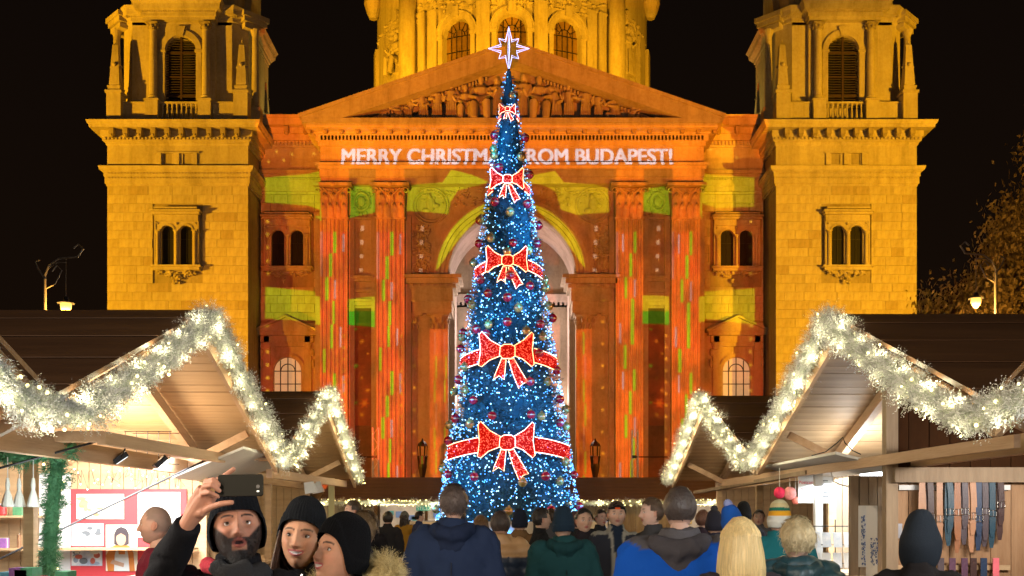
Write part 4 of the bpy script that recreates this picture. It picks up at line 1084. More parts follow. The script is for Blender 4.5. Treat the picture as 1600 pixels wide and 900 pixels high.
for i in range(N):
    u = random.random(); z = ztop_t*(1-math.sqrt(u))*1.0
    if z < 0.3: z = 0.3
    R = th_(z); a = random.uniform(-PI, PI); rr = R*random.uniform(0.82, 1.0)
    clump = 0.92+0.14*noise.noise(Vector((math.cos(a)*2.2, math.sin(a)*2.2, z*1.7)))+0.035*math.sin(z*4.1+0.6*math.sin(a*3))
    p = Vector((rr*clump*math.cos(a), rr*clump*math.sin(a), z))
    d = Vector((math.cos(a), math.sin(a), random.uniform(-0.35, 0.5)))
    mf.mi = 0 if random.random() < 0.75 else 1
    sprig(mf, p, d, random.uniform(0.20, 0.38)*(0.55+0.45*min(1, R/1.2)), 0.02, 5)
mf.build("foliage", [M_FIR, M_FIR2], TREE, kind="stuff")
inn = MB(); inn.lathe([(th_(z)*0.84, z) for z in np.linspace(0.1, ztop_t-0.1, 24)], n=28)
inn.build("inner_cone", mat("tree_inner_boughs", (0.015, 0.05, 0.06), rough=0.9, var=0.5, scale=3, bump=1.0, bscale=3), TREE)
tr_ = MB(); tr_.lathe([(0.2, 0), (0.06, ztop_t)], n=8); tr_.build("trunk", mat("bark", (0.07,0.045,0.03), rough=0.9), TREE)
# fairy lights: cool white with blue cores
M_LEDW = mat("fairy_light_white", (0.8,0.9,1.0), emit=(0.35, 0.68, 1.0), estr=3.2)
M_LEDB = mat("fairy_light_blue", (0.2,0.5,1.0), emit=(0.08, 0.33, 1.0), estr=2.6)
M_LEDC = mat("fairy_light_cyan", (0.2,0.7,1.0), emit=(0.12, 0.55, 1.0), estr=2.0)
ml = MB(); random.seed(77)
cnt = 0
while cnt < 5600:
    u = random.random(); z = ztop_t*(1-math.sqrt(u)); R = th_(z)
    if z < 0.5: continue
    a = random.uniform(-PI, PI)
    if noise.noise(Vector((math.cos(a)*1.5, math.sin(a)*1.5, z*0.8))) < -0.3 and random.random() < 0.6: continue
    if math.sin(z*4.1+0.6*math.sin(a*3)) < -0.6 and random.random() < 0.5: continue
    t = random.random(); ml.mi = 0 if t < 0.28 else (1 if t < 0.72 else 2)
    r = (0.031, 0.026, 0.027)[ml.mi]*random.uniform(0.8, 1.15)
    rr = R+0.06+random.uniform(-0.06, 0.07)
    ml.octa((rr*math.cos(a), rr*math.sin(a), z), r); cnt += 1
ml.build("fairy_light", [M_LEDW, M_LEDB, M_LEDC], TREE, kind="stuff")
# the light that those lamps shed on the needles
for k in range(64):
    z = ztop_t*(1-((k+0.5)/64)**0.72); a = -PI/2+random.uniform(-1.5, 1.5); r0 = th_(z); R = r0+0.8+0.25*r0
    spot("fairy_light_glow", (TXC+R*math.cos(a), TY+R*math.sin(a), max(z, 0.8)), (TXC, TY, max(z, 0.8)), 58+52*r0, (0.02, 0.34, 1.0), 100, 1.0, 0.2)

def on_cone(px, py, out=0.0):
    """the point of the tree's front surface that lies at x offset / height given by two photograph measures"""
    z = Z(py, TY-0.3); R = th_(z)+out; x = (px-795)*(TY-1)/F
    x = max(-R*0.985, min(R*0.985, x)); y = -math.sqrt(max(0.0, R*R-x*x))
    return Vector((TXC+x, TY+y, z))
# red and gold baubles
M_RB = mat("red_bauble_glaze", (0.55, 0.01, 0.03), rough=0.22, metal=0.25, coat=0.8)
M_GB = mat("gold_bauble_glaze", (0.70, 0.45, 0.12), rough=0.25, metal=0.6, coat=0.5)
M_CAP = mat("bauble_cap", (0.5, 0.4, 0.15), rough=0.3, metal=1.0)
def bauble_mesh(m_):
    b = MB(); b.ball((0,0,0), 0.165, 20, 14)
    return b.mesh("bauble", [m_], True)
def band_mesh():
    b = MB(); b.lathe([(0.1655,-0.022),(0.170,-0.012),(0.170,0.012),(0.1655,0.022)], n=20); return b.mesh("glitter_band", mat("bauble_band", (0.65,0.35,0.2), rough=0.35, metal=0.8), True)
def cap_mesh():
    b = MB(); b.lathe([(0.045,0.158),(0.045,0.19),(0.02,0.20),(0.012,0.22)], n=8); return b.mesh("hanging_cap", M_CAP)
BM = {'red': bauble_mesh(M_RB), 'gold': bauble_mesh(M_GB)}; BB, BC = band_mesh(), cap_mesh()
reds = [(821,214),(780,268),(828,274),(772,212),(773,323),(824,325),(748,343),(842,352),(748,384),(802,390),(840,385),(751,444),(797,441),(730,467),(763,468),(793,476),(828,456),(866,497),(793,514),(745,522),(844,514),(722,520),(715,545),(760,531),(716,596),(842,560),(870,582),(875,627),(828,605),(712,657),(770,657),(829,655),(875,664),(743,748),(701,743),(851,747),(897,743),(723,799),(859,797),(905,791),(783,168),(806,170),(741,632),(700,690)]
golds = [(800,150),(771,236),(815,249),(772,246),(751,344),(797,341),(767,380),(793,404),(826,400),(737,410),(858,481),(853,453),(764,517),(822,527),(848,533),(720,527),(727,578),(728,615),(855,603),(845,657),(736,668),(707,612),(701,665),(885,668),(686,732),(883,724),(816,757),(873,754),(795,799),(679,796),(852,440),(810,492),(737,481),(888,640)]
allb = [('red', x, y) for x, y in reds] + [('gold', x, y) for x, y in golds]
BOWS = [178, 295, 425, 570, 708]
tiers = [("above the smallest bow", 0, 178), ("between the top two bows", 178, 295), ("between the second and third bows", 295, 425), ("between the third and fourth bows", 425, 570), ("between the two lowest bows", 570, 708), ("below the lowest bow", 708, 900)]
ordn = ["leftmost", "second from left", "third from left", "fourth from left", "fifth from left", "sixth from left", "seventh from left", "eighth from left", "ninth from left", "tenth from left", "eleventh from left", "twelfth from left"]
random.seed(4)
for colr in ('red', 'gold'):
    for tn, lo_, hi_ in tiers:
        grp = sorted([(x, y) for c, x, y in allb if c == colr and lo_ <= y < hi_])
        for k, (x, y) in enumerate(grp):
            where = ordn[k] if k < len(ordn) else "far right"
            if len(grp) > 1 and k == len(grp)-1: where = "rightmost"
            if len(grp) == 1: where = "only one"
            p = on_cone(x, y, 0.16); sc = 0.98+0.10*random.random() if y > 200 else 0.8
            b = empty("bauble", p, f"{colr} bauble {tn}, {where}", "bauble", f"{colr} baubles hanging on the christmas tree")
            b.scale = (sc, sc, sc); b.rotation_euler = (random.uniform(-.15,.15), random.uniform(-.15,.15), 0)
            o = place(BM[colr], "sphere", (0,0,0), b); place(BB, "glitter_band", (0,0,0), b); place(BC, "hanging_cap", (0,0,0), b)
# ribbons and bows
M_RIB = mat("red_light_ribbon", (0.30, 0.004, 0.003), rough=0.95, spec=0.0, emit=(0.80, 0.012, 0.004), estr=0.5, var=0.3, scale=6)
M_TUBE = mat("warm_white_rope_light", (1,0.9,0.7), emit=(1.0, 0.55, 0.20), estr=2.4)
M_RLED = mat("red_fairy_light", (1,0.2,0.1), emit=(1.0, 0.12, 0.06), estr=1.5)
def bow(cy, hw_, hh, band, idx, lab):
    """cy centre row, hw_ half width of the loops, hh half height, band half width of ribbon (0: none) in photograph measures"""
    s_ = (TY-2)/F; c = on_cone(793, cy, 0.0); yb = c.y-0.12
    root = empty("ribbon_bow", c, lab, "bow", "red light ribbon bows on the christmas tree")
    def W(u, v, out=0.0): return Vector((u*s_, -0.14-out, v*s_))
    loopL = [(-4, 6), (-hw_*0.55, hh*0.75), (-hw_*0.93, hh*1.0), (-hw_, hh*0.55), (-hw_*0.93, -hh*0.1), (-hw_, -hh*0.75), (-hw_*0.93, -hh*0.9), (-hw_*0.5, -hh*0.3), (-5, -5)]
    k = hw_/44.0
    loopL = [(-8*k, 7*k), (-26*k, 17*k), (-40*k, 31*k), (-44*k, 26*k), (-42*k, 0), (-45*k, -22*k), (-40*k, -24*k), (-28*k, -14*k), (-8*k, -6*k)]
    loopR = [(8*k, 7*k), (26*k, 18*k), (38*k, 30*k), (41*k, 26*k), (39*k, 2*k), (42*k, -20*k), (38*k, -24*k), (24*k, -12*k), (8*k, -6*k)]
    knot = [(-11*k, 6*k), (-5*k, 10*k), (6*k, 10*k), (12*k, 6*k), (12*k, -8*k), (6*k, -12*k), (-7*k, -12*k), (-12*k, -7*k)]
    tailL = [(-9*k, -11*k), (-2*k, -13*k), (-5*k, -44*k), (-13*k, -38*k), (-22*k, -44*k), (-20*k, -38*k)]
    tailR = [(2*k, -13*k), (10*k, -11*k), (20*k, -28*k), (32*k, -48*k), (24*k, -50*k), (18*k, -58*k), (8*k, -34*k)]
    random.seed(idx)
    def piece(name, pts, out, lit=True):
        m = MB(); th = 0.05; n = len(pts)
        cc = (sum(p[0] for p in pts)/n, sum(p[1] for p in pts)/n)
        fr = [W(p[0], p[1], out) for p in pts]; bk = [W(p[0], p[1], out-0.08) for p in pts]; mid = W(cc[0], cc[1], out+0.10)
        m.add(fr+bk+[mid], [(i, (i+1)%n, 2*n) for i in range(n)]+[(i, i+n, (i+1)%n+n, (i+1)%n) for i in range(n)]+[tuple(range(2*n-1, n-1, -1))])
        o = m.build(name, M_RIB, root)
        t = MB(); t.tube([p+Vector((0,-0.02,0)) for p in fr], 0.017 if k > .5 else 0.011, 6, closed=True); t.build("rope_light", M_TUBE, o)
        q = MB(); xs = [p[0] for p in pts]; ys = [p[1] for p in pts]; c_ = 0; tries = 0
        area_ = (max(xs)-min(xs))*(max(ys)-min(ys)); want = int(area_/14)
        while c_ < want and tries < 4000:
            tries += 1; x, y = random.uniform(min(xs), max(xs)), random.uniform(min(ys), max(ys)); ins = False
            for i in range(n):
                a, b = pts[i], pts[(i+1)%n]
                if (a[1] > y) != (b[1] > y) and x < (b[0]-a[0])*(y-a[1])/(b[1]-a[1])+a[0]: ins = not ins
            if ins: q.octa(W(x, y, out+0.10), 0.019); c_ += 1
        if c_: q.build("led_points", M_RLED, o, kind="stuff")
    piece("tail", tailL, 0.02); piece("tail", tailR, 0.04); piece("loop", loopL, 0.08); piece("loop", loopR, 0.08); piece("knot", knot, 0.2)
    if band:
        for s2 in (-1, 1):
            top, bot = [], []
            n = 12
            for i in range(n+1):
                px_ = 795+s2*(hw_*0.9+(band-hw_*0.9)*i/n); sag = 7*((px_-795)/band)**2
                top.append(on_cone(px_, cy-10*k+sag*1.6, 0.12)); bot.append(on_cone(px_, cy+12*k+sag*1.6, 0.12))
            m = MB(); vs = []
            for a, b in zip(top, bot):
                o_ = (a-Vector((TXC, TY, a.z))).normalized()*0.05; vs += [a-c, b-c, b-c-o_, a-c-o_]
            fs = []
            for i in range(n):
                for q_ in range(4): fs.append((i*4+q_, i*4+(q_+1)%4, (i+1)*4+(q_+1)%4, (i+1)*4+q_))
            m.add(vs, fs); o = m.build("ribbon_band", M_RIB, root)
            t = MB(); t.tube([p-c for p in top], 0.018, 6); t.tube([p-c for p in bot], 0.018, 6); t.build("rope_light", M_TUBE, o)
            q = MB()
            for i in range(int(band*0.9)):
                f = random.random(); g_ = random.uniform(.12, .88); i0 = min(n-1, int(f*n)); fr_ = f*n-i0
                a = top[i0].lerp(top[i0+1], fr_); b = bot[i0].lerp(bot[i0+1], fr_); pz = a.lerp(b, g_)
                q.octa(pz-c+(pz-Vector((TXC, TY, pz.z))).normalized()*0.03, 0.019)
            q.build("led_points", M_RLED, o, kind="stuff")
bow(176, 14, 9, 16, 1, "tiny red light bow near the tip of the tree, smallest of five")
bow(290, 28, 17, 33, 2, "small red light bow, second from the top of the tree")
bow(419, 34, 22, 54, 3, "middle red light bow with ribbon, third from the top")
bow(560, 44, 30, 76, 4, "large red light bow with ribbon, second from the bottom of the tree")
bow(697, 45, 31, 96, 5, "lowest and widest red light bow, ribbon round the tree's foot")
# the star
M_STAR = mat("cool_white_neon_tube", (0.9,0.9,1), emit=(0.42, 0.48, 1.0), estr=2.0)
ST = empty("star_topper", (TXC, TY, Z(76, TY)), "glowing white eight pointed outline star on top of the tree", "star")
s_ = TY/F; t = MB()
for yy in (-0.09, 0.09):
    pts = []
    for i in range(16):
        a = PI/2-2*PI*i/16
        if i % 2: r = 13
        elif i == 0: r = 34
        elif i == 8: r = 36
        elif i in (4, 12): r = 32
        else: r = 22
        pts.append((r*s_*math.cos(a), yy*(1 if i % 2 else 0.15), r*s_*math.sin(a)))
    t.tube(pts, 0.013, 6, closed=True)
t.build("outline_tube", M_STAR, ST)
t = MB(); t.tube([(0,-0.02,34*s_),(0.03,-0.2,0),(0,-0.02,-36*s_)], 0.012, 6); t.tube([(0,0.02,34*s_),(-0.03,0.2,0),(0,0.02,-36*s_)], 0.012, 6)
t.build("spine_tube", M_STAR, ST)
t = MB(); t.tube([(0,0,-0.95),(0,0,0.7)], 0.012, 5); t.build("mounting_rod", M_IRON, ST)
point("star_glow", (TXC, TY-0.5, Z(76, TY)), 25, (0.6, 0.62, 1.0), 0.3)
# a low barrier round the tree foot
M_BARR = mat("pale_barrier_board", (0.62, 0.60, 0.56), rough=0.5, var=0.12, scale=0.8)
BR = empty("tree_barrier", (TXC, TY, 0), "pale waist high board barrier round the foot of the tree", "barrier")
Rb = 4.1; n = 14
for i in range(n):
    a0 = 2*PI*i/n; a1 = 2*PI*(i+1)/n; p = Vector((Rb*math.cos(a0), Rb*math.sin(a0), 0)); q = Vector((Rb*math.cos(a1), Rb*math.sin(a1), 0))
    m = MB(); m.beam(p.lerp(q, 0.012)+Vector((0,0,0.75)), p.lerp(q, 0.988)+Vector((0,0,0.75)), 0.04, 1.35); m.build("barrier_board", M_BARR, BR)
    m = MB(); m.box(p.x-0.04, p.x+0.04, p.y-0.04, p.y+0.04, 0, 1.48); m.build("post", M_IRON, BR)
# ================================================================== market stalls
M_WOOD = mat("pine_board", (0.42, 0.27, 0.14), rough=0.65, color2=(0.56, 0.38, 0.21), scale=2.2, stretch=(1, 1, 6), bump=0.25, bscale=18)
M_WOODX = mat("pine_board_lengthwise", (0.42, 0.26, 0.13), rough=0.65, color2=(0.58, 0.39, 0.21), scale=2.0, stretch=(0.35, 5, 5), bump=0.25, bscale=14)
M_WOODY = mat("pine_beam", (0.46, 0.28, 0.15), rough=0.6, color2=(0.60, 0.40, 0.25), scale=2.0, stretch=(5, 0.4, 5), bump=0.25, bscale=14)
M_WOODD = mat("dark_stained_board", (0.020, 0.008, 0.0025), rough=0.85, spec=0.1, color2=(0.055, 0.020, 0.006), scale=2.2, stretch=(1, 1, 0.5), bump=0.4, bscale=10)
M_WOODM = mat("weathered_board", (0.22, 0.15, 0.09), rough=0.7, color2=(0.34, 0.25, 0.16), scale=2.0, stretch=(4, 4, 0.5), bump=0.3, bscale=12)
M_FELT = mat("roof_felt", (0.10, 0.048, 0.024), rough=0.5, color2=(0.19, 0.095, 0.045), scale=1.2, stretch=(0.3, 2, 2), bump=0.8, bscale=3)
M_WHITEB = mat("white_painted_board", (0.72, 0.72, 0.70), rough=0.6, var=0.06, bump=0.1)
M_FROST = mat("frosted_needles", (0.80, 0.82, 0.78), rough=0.8, color2=(0.92, 0.92, 0.88), scale=5)
M_FROST2 = mat("frosted_needles_green", (0.62, 0.68, 0.55), rough=0.8, var=0.2)
M_WLED = mat("warm_fairy_light", (1,0.9,0.6), emit=(1.0, 0.84, 0.34), estr=4.0)
M_FIRG = mat("green_fir_garland", (0.05, 0.20, 0.09), rough=0.7, color2=(0.12, 0.34, 0.17), scale=6)
M_TUBELED = mat("cool_white_tube_light", (1,1,1), emit=(0.85, 0.94, 1.0), estr=9.0)

def resample(path, step):
    path = [Vector(p) for p in path]; out = []; 
    for a, b in zip(path, path[1:]):
        L = (b-a).length; n = max(1, int(L/step))
        for i in range(n): out.append((a.lerp(b, i/n), (b-a).normalized()))
    return out
def garland(path, rad_, per_m, label, group, leds=14, glow=2.2, nlen=0.020, sp_n=7, step_glow=0.27, mats=None, name="fir_garland", led_r=0.012, parent=None, cat="garland", wid=0.0046, glowc=(1.0, 0.88, 0.54), tuft=0.55):
    c0 = Vector(path[0])
    root = empty(name, c0, label, cat, group) if parent is None else parent
    if parent is not None: c0 = Vector((0,0,0))
    pts = resample(path, 0.02); L = len(pts)*0.02; m = MB()
    n = int(L*per_m)
    sd = random.random()*50
    for k in range(n):
        p, d = pts[random.randrange(len(pts))]
        a = d.orthogonal().normalized(); b = d.cross(a); t = random.uniform(0, 2*PI); o = a*math.cos(t)+b*math.sin(t)
        cl = 0.66+1.05*max(0, noise.noise(p*8+Vector((sd,0,0)))+0.25)+0.2*noise.noise(p*17)
        R = rad_*cl; base = p+o*(R*random.uniform(0.15, 0.62)); dirv = (o+d*random.uniform(-0.7, 0.7)+Vector((0,0,random.uniform(-.25,.25)))).normalized()
        TL = R*tuft; u = dirv.orthogonal().normalized(); v = dirv.cross(u); m.mi = 0 if random.random() < 0.8 else 1
        for q in range(sp_n):
            f = q/sp_n; s0 = base+dirv*(TL*f)-c0; an = q*2.4+t; side = u*math.cos(an)+v*math.sin(an)
            tip = s0+(dirv*0.8+side).normalized()*nlen*(1.15-0.5*f)*random.uniform(.8, 1.2); wv = dirv.cross(side).normalized()*wid
            m.add([s0+wv, s0-wv, tip], [(0,1,2)])
    m.build("needles", mats or [M_FROST, M_FROST2], root, kind="stuff")
    co = MB(); co.tube([Vector(p)-c0 for p in path], rad_*0.45, 10); co.build("core_wire", (mats or [M_FROST, M_FROST2])[-1], root)
    if leds:
        q = MB()
        for k in range(int(L*leds)):
            p, d = pts[random.randrange(len(pts))]; a = d.orthogonal().normalized(); b = d.cross(a); t = random.uniform(0, 2*PI)
            q.ball(p+(a*math.cos(t)+b*math.sin(t))*rad_*random.uniform(0.55, 0.9)-c0, led_r*random.uniform(.7, 1.2), 6, 4)
        q.build("fairy_light", M_WLED, root, kind="stuff")
    if glow and parent is None:
        s = 0.0; k = 0
        for i in range(0, len(pts), int(step_glow/0.02)):
            p, d = pts[i]; a = Vector((0,-1,0)) if k % 2 else Vector((-0.3*(1 if p.x > 0 else -1),-0.5,-.4)).normalized()
            point("garland_glow", p+a*rad_*1.9, glow*random.uniform(0.4, 1.5), glowc, 0.04); k += 1
    return root

def boards_along_x(root_, x0, x1, A, B, n, th_b, m_, name="roof_board", seed=0):
    """boards laid side by side between the lines A and B (y, z), running along x"""
    random.seed(seed); A = Vector((0, *A)); B = Vector((0, *B)); d = (B-A)/n; nrm = Vector((1,0,0)).cross(d).normalized()
    if nrm.z > 0: nrm = -nrm
    L = x1-x0; me = []
    for k in range(3):
        b = MB(); w_ = d.length*0.5-0.004; dd = d.normalized()
        vs = []
        for x in (0, L):
            for s1, s2 in ((-1,0),(1,0),(1,1),(-1,1)): vs.append(Vector((x,0,0))+dd*(w_*s1)+nrm*(-th_b*s2)+dd*0)
        b.add(vs, [(3,2,1,0),(4,5,6,7),(0,1,5,4),(1,2,6,5),(2,3,7,6),(3,0,4,7)]); me.append(b.mesh(name, m_))
    for i in range(n):
        p = A+d*(i+0.5); place(me[i % 3], name, (x0+0, p.y, p.z)+Vector((0,0,0)) if False else (x0, p.y+random.uniform(-.001,.001), p.z+random.uniform(-0.003,0.003)), root_)

def hut(sg, gx, Yc, label, name="market_stall", mid=True, infill=None, near=True, D=3.3, zr=3.55, ze=2.34, depth=5.4, far_wall=True, board_n=22, dark_in=False):
    root = empty(name, (sg*gx, Yc, 0), label, "market stall", "wooden stalls lining the lane"); root.location = (0,0,0)
    def bx(m, xa, xb, *r): m.box(min(sg*xa, sg*xb), max(sg*xa, sg*xb), *r)
    xe = gx+depth; g0 = gx
    xi0, xi1 = (sg*xe, sg*g0) if sg < 0 else (sg*g0, sg*xe)
    # slopes
    for s, nm in ((-1, "near_slope"), (1, "far_slope")):
        m = MB(); y0, y1 = Yc, Yc+s*(D+0.08); zz1 = ze-0.03
        pr = [(y0, zr+0.045), (y1, zz1+0.045), (y1, zz1+0.085), (y0, zr+0.085)]
        m.prism(pr, xi0-0.04, xi1+0.04, 'yz'); ro = m.build("roof_covering", M_FELT, root)
        # battens / laps on top of the covering
        for k in range(4):
            f = (k+0.6)/4; yy = y0+(y1-y0)*f; zz = zr+0.09+(zz1-zr)*f; q = MB(); q.beam((xi0-0.05, yy, zz), (xi1+0.05, yy, zz+0.004), 0.02, 0.006); q.build("roof_lap", M_FELT, ro)
        boards_along_x(ro, xi0, xi1, (y0, zr+0.04), (y1, zz1+0.04), board_n if s > 0 else 8, 0.022, M_WOODX, "roof_board", 3)
    # barge boards and rafters
    for s in (-1, 1):
        for xx, w_, h_ in ((g0+0.02, 0.045, 0.15), (g0+0.95, 0.09, 0.13), (g0+2.6, 0.09, 0.13), (xe-0.1, 0.09, 0.13)):
            m = MB(); m.beam((sg*xx, Yc, zr-0.02-h_/2), (sg*xx, Yc+s*D, ze-0.02-h_/2), w_, h_, (0,0,1)); m.build("rafter", M_WOODY, root)
    fx = g0+0.9
    m = MB(); m.beam((sg*fx, Yc-D+0.1, ze-0.12), (sg*fx, Yc+D-0.1, ze-0.12), 0.10, 0.16); m.build("wall_plate", M_WOODY, root)
    for yy in ((Yc-D+0.25, Yc, Yc+D-0.25) if mid else (Yc-D+0.25, Yc+D-0.25)):
        m = MB(); m.box(sg*fx-0.05, sg*fx+0.05, yy-0.05, yy+0.05, 0, ze-0.2); m.build("corner_post", M_WOOD, root)
        m = MB(); m.box(sg*xe-0.05, sg*xe+0.05, yy-0.05, yy+0.05, 0, ze-0.2); m.build("corner_post", M_WOOD, root)
    for s in (-1, 1):
        m = MB(); m.beam((sg*fx, Yc+s*(D-1.0), ze-0.10), (sg*(g0+0.15), Yc+s*(D-1.0), ze+0.28), 0.07, 0.09); m.build("brace", M_WOODY, root)
    # back wall and far partition of upright boards
    def wall(xa, xb, ya, yb, z0, z1, mat_, nm, horizontal=False, slope=False):
        along_x = abs(xb-xa) > abs(yb-ya); L = abs(xb-xa) if along_x else abs(yb-ya); holder = MB()
        if along_x: holder.box(min(xa, xb), max(xa, xb), ya+0.012, ya+0.02, z0, z1)
        else: holder.box(xa+sg*0.012, xa+sg*0.02, min(ya, yb), max(ya, yb), z0, z1)
        h = holder.build(nm, mat_, root)
        n = int(L/0.145)
        if horizontal:
            n = int((z1-z0)/0.13); b = MB(); b.box(0, L, -0.02, 0.011, 0.004, (z1-z0)/n-0.004) if along_x else b.box(-0.02, 0.011, 0, L, 0.004, (z1-z0)/n-0.004)
            me = b.mesh("board", mat_)
            for i in range(n): place(me, "board", (min(xa, xb), min(ya, yb), z0+(z1-z0)*i/n), h)
        else:
            w_ = L/n
            for i in range(n):
                ztop = z1
                if slope:
                    pass
                b = MB()
                if along_x: b.box(0.004, w_-0.004, -0.02, 0.011, z0, ztop)
                else: b.box(-0.02, 0.011, 0.004, w_-0.004, z0, ztop)
                if i == 0: me = b.mesh("board", mat_)
                place(me, "board", (min(xa, xb)+(i*w_ if along_x else 0), min(ya, yb)+(0 if along_x else i*w_), random.uniform(-0.004, .004)), h)
        return h
    hut.wall = wall
    wall(sg*(xe-0.15), sg*(xe-0.15), Yc-D+0.2, Yc+D-0.2, 0, ze, M_WOOD, "back_wall")
    if far_wall: wall(sg*fx, sg*xe, Yc+D-0.22, Yc+D-0.22, 0, ze+0.02, M_WOOD if not dark_in else M_WOODM, "side_wall")
    # counter
    m = MB(); bx(m, fx-0.25, fx+0.45, Yc-D+0.3, Yc+D-0.3, 0.92, 0.96); m.build("counter_top", M_WOODY, root)
    wall(sg*fx, sg*fx, Yc-D+0.3, Yc+D-0.3, 0.05, 0.9, M_WOODM, "counter_front")
    return root

# left row
random.seed(40)
GL, GR = 3.0, 3.2
HL1 = hut(-1, GL, 9.9, "large left stall with bright interior, red framed posters and frosted garland", mid=False)
HL2 = hut(-1, GL, 16.4, "left stall behind the first, lower gable seen against the columns")
HL0 = hut(-1, GL, 3.35, "left stall nearest the camera, mostly outside the picture", board_n=10)
HR1 = hut(1, GR, 10.1, "large right stall selling belts and postcards under white tube lights", far_wall=True, dark_in=True, mid=False)
HR2 = hut(1, GR, 17.0, "right stall behind the belt stall, garland gable before the columns", D=3.5)
HR0 = hut(1, GR, 3.5, "right stall nearest the camera, mostly outside the picture", board_n=10)
# garlands on the gables
gg = "frosted garlands with warm lights along the stall gables"
def rake(sg, gx, Yc, D, zr, ze, s, lift=0.02, x_out=0.10, bow_=0.05):
    a = Vector((sg*(gx-x_out), Yc, zr+lift)); b = Vector((sg*(gx-x_out), Yc+s*D, ze+lift-0.04)); return [a.lerp(b, t)+Vector((0,0,-bow_*math.sin(PI*t)*random.uniform(.5,1.3))) for t in [i/9 for i in range(10)]]
random.seed(50)
garland(rake(-1, GL, 9.9, 3.05, 3.55, 2.34, -1)+[Vector((-2.92, 6.6, 2.33)), Vector((-2.9, 6.2, 2.30)), Vector((-2.92, 5.7, 2.42))], 0.15, 1700, "thick frosted garland on the near slope edge of the large left gable", gg, leds=15, glow=2.0)
garland(rake(-1, GL, 9.9, 3.3, 3.55, 2.34, 1), 0.14, 1600, "frosted garland down the far slope edge of the large left gable", gg, leds=17, glow=2.0)
garland(rake(-1, GL, 16.4, 3.2, 3.62, 2.36, -1), 0.16, 1000, "garland rising to the peak of the small left gable", gg, leds=20, glow=3.0)
garland(rake(-1, GL, 16.4, 3.1, 3.62, 2.34, 1), 0.16, 1000, "garland falling from the small left gable toward the church columns", gg, leds=20, glow=3.0)
garland([Vector((-2.9, 5.8, 2.42)), Vector((-2.92, 4.8, 2.8)), Vector((-2.92, 3.4, 3.5))], 0.14, 900, "garland at the left picture edge, rising toward the camera", gg, leds=10, glow=2.0)
garland(rake(1, GR, 10.1, 3.05, 3.55, 2.34, -1)+[Vector((3.12, 6.7, 2.33)), Vector((3.1, 6.2, 2.36)), Vector((3.12, 5.7, 2.5))], 0.15, 1700, "thick frosted garland on the near slope edge of the large right gable", gg, leds=13, glow=2.0)
garland(rake(1, GR, 10.1, 3.3, 3.55, 2.34, 1), 0.145, 1600, "frosted garland down the far slope edge of the large right gable", gg, leds=17, glow=2.0)
garland(rake(1, GR, 17.0, 3.4, 3.6, 2.34, -1), 0.16, 1000, "garland rising to the peak of the small right gable", gg, leds=20, glow=3.0)
garland(rake(1, GR, 17.0, 3.5, 3.6, 2.34, 1), 0.16, 1000, "garland falling from the small right gable toward the christmas tree", gg, leds=20, glow=3.0)
garland([Vector((3.1, 5.8, 2.5)), Vector((3.12, 4.8, 2.85)), Vector((3.12, 3.5, 3.5))], 0.14, 900, "garland at the right picture edge, rising toward the camera", gg, leds=10, glow=2.0)

# --- left stall details -------------------------------------------------
m = MB(); m.box(-6.5, -3.45, 8.62, 8.76, 2.27, 2.36); m.build("awning_rail", M_WOODY, HL1)
m = MB(); m.beam((-3.45, 8.6, 2.30), (-3.45, 12.2, 2.33), 0.07, 0.11); m.build("awning_rail", M_WOODY, HL1)
m = MB(); m.prism([(-3.95, 2.08), (-3.12, 2.42), (-3.12, 2.45), (-3.95, 2.11)], 11.9, 14.4); m.build("raised_shutter", M_WHITEB, HL1)
# posters on the far partition (y = 12.97)
YPZ = 12.94
def flat(name, px0, px1, py0, py1, Y, mat_, parent, t=0.012, off=0.0):
    m = MB(); m.box(X(px0, Y), X(px1, Y), Y-off-t, Y-off, Z(py1, Y), Z(py0, Y)); return m.build(name, mat_, parent)
def disc(name, cx, cy, rx, ry, Y, mat_, parent, off):
    m = MB(); pts = [(X(cx+rx*math.cos(2*PI*i/20), Y), Z(cy+ry*math.sin(2*PI*i/20), Y)) for i in range(20)]; m.prism(pts, Y-off-0.003, Y-off); return m.build(name, mat_, parent)
M_INK = mat("black_ink", (0.03,0.03,0.04), rough=0.6); M_INKR = mat("red_ink", (0.6,0.04,0.05), rough=0.6)
M_RED = mat("red_paper", (0.62, 0.05, 0.06), rough=0.6)
M_PAPER = mat("white_paper", (0.70, 0.70, 0.68), rough=0.6, var=0.05)
NB = empty("poster_board", (0,0,0), "red edged notice board of photographs and posters inside the left stall", "poster board")
flat("red_backing", 111, 292, 764, 905, YPZ, M_RED, NB)
flat("side_wall_sheet", 62, 111, 740, 905, YPZ+0.01, M_WHITEB, NB)
flat("photo_print", 120, 194, 772, 811, YPZ-0.014, mat("pale_food_photo", (0.78,0.70,0.52), rough=0.5, color2=(0.72,0.72,0.62), scale=3), NB)
flat("photo_print", 112, 162, 818, 853, YPZ-0.014, mat("grey_work_photo", (0.25,0.30,0.33), rough=0.5, color2=(0.8,0.8,0.8), scale=3.5), NB)
flat("photo_print", 112, 160, 855, 884, YPZ-0.014, mat("white_work_photo", (0.35,0.42,0.55), rough=0.5, color2=(0.85,0.83,0.78), scale=6), NB)
pp = flat("portrait_print", 166, 215, 820, 892, YPZ-0.014, mat("portrait_ground", (0.80,0.70,0.55), rough=0.5), NB)
def poly(name, pts, Y, mat_, parent, off):
    m = MB(); m.prism([(X(a, Y), Z(b, Y)) for a, b in pts], Y-off-0.003, Y-off); return m.build(name, mat_, parent)
M_OR = mat("orange_print", (0.60,0.20,0.04), rough=0.5); M_SKP = mat("skin_print", (0.50,0.30,0.20), rough=0.5)
poly("printed_sweater", [(170,892),(167,868),(174,855),(186,850),(194,850),(204,853),(210,864),(212,892)], YPZ, M_OR, pp, 0.030)
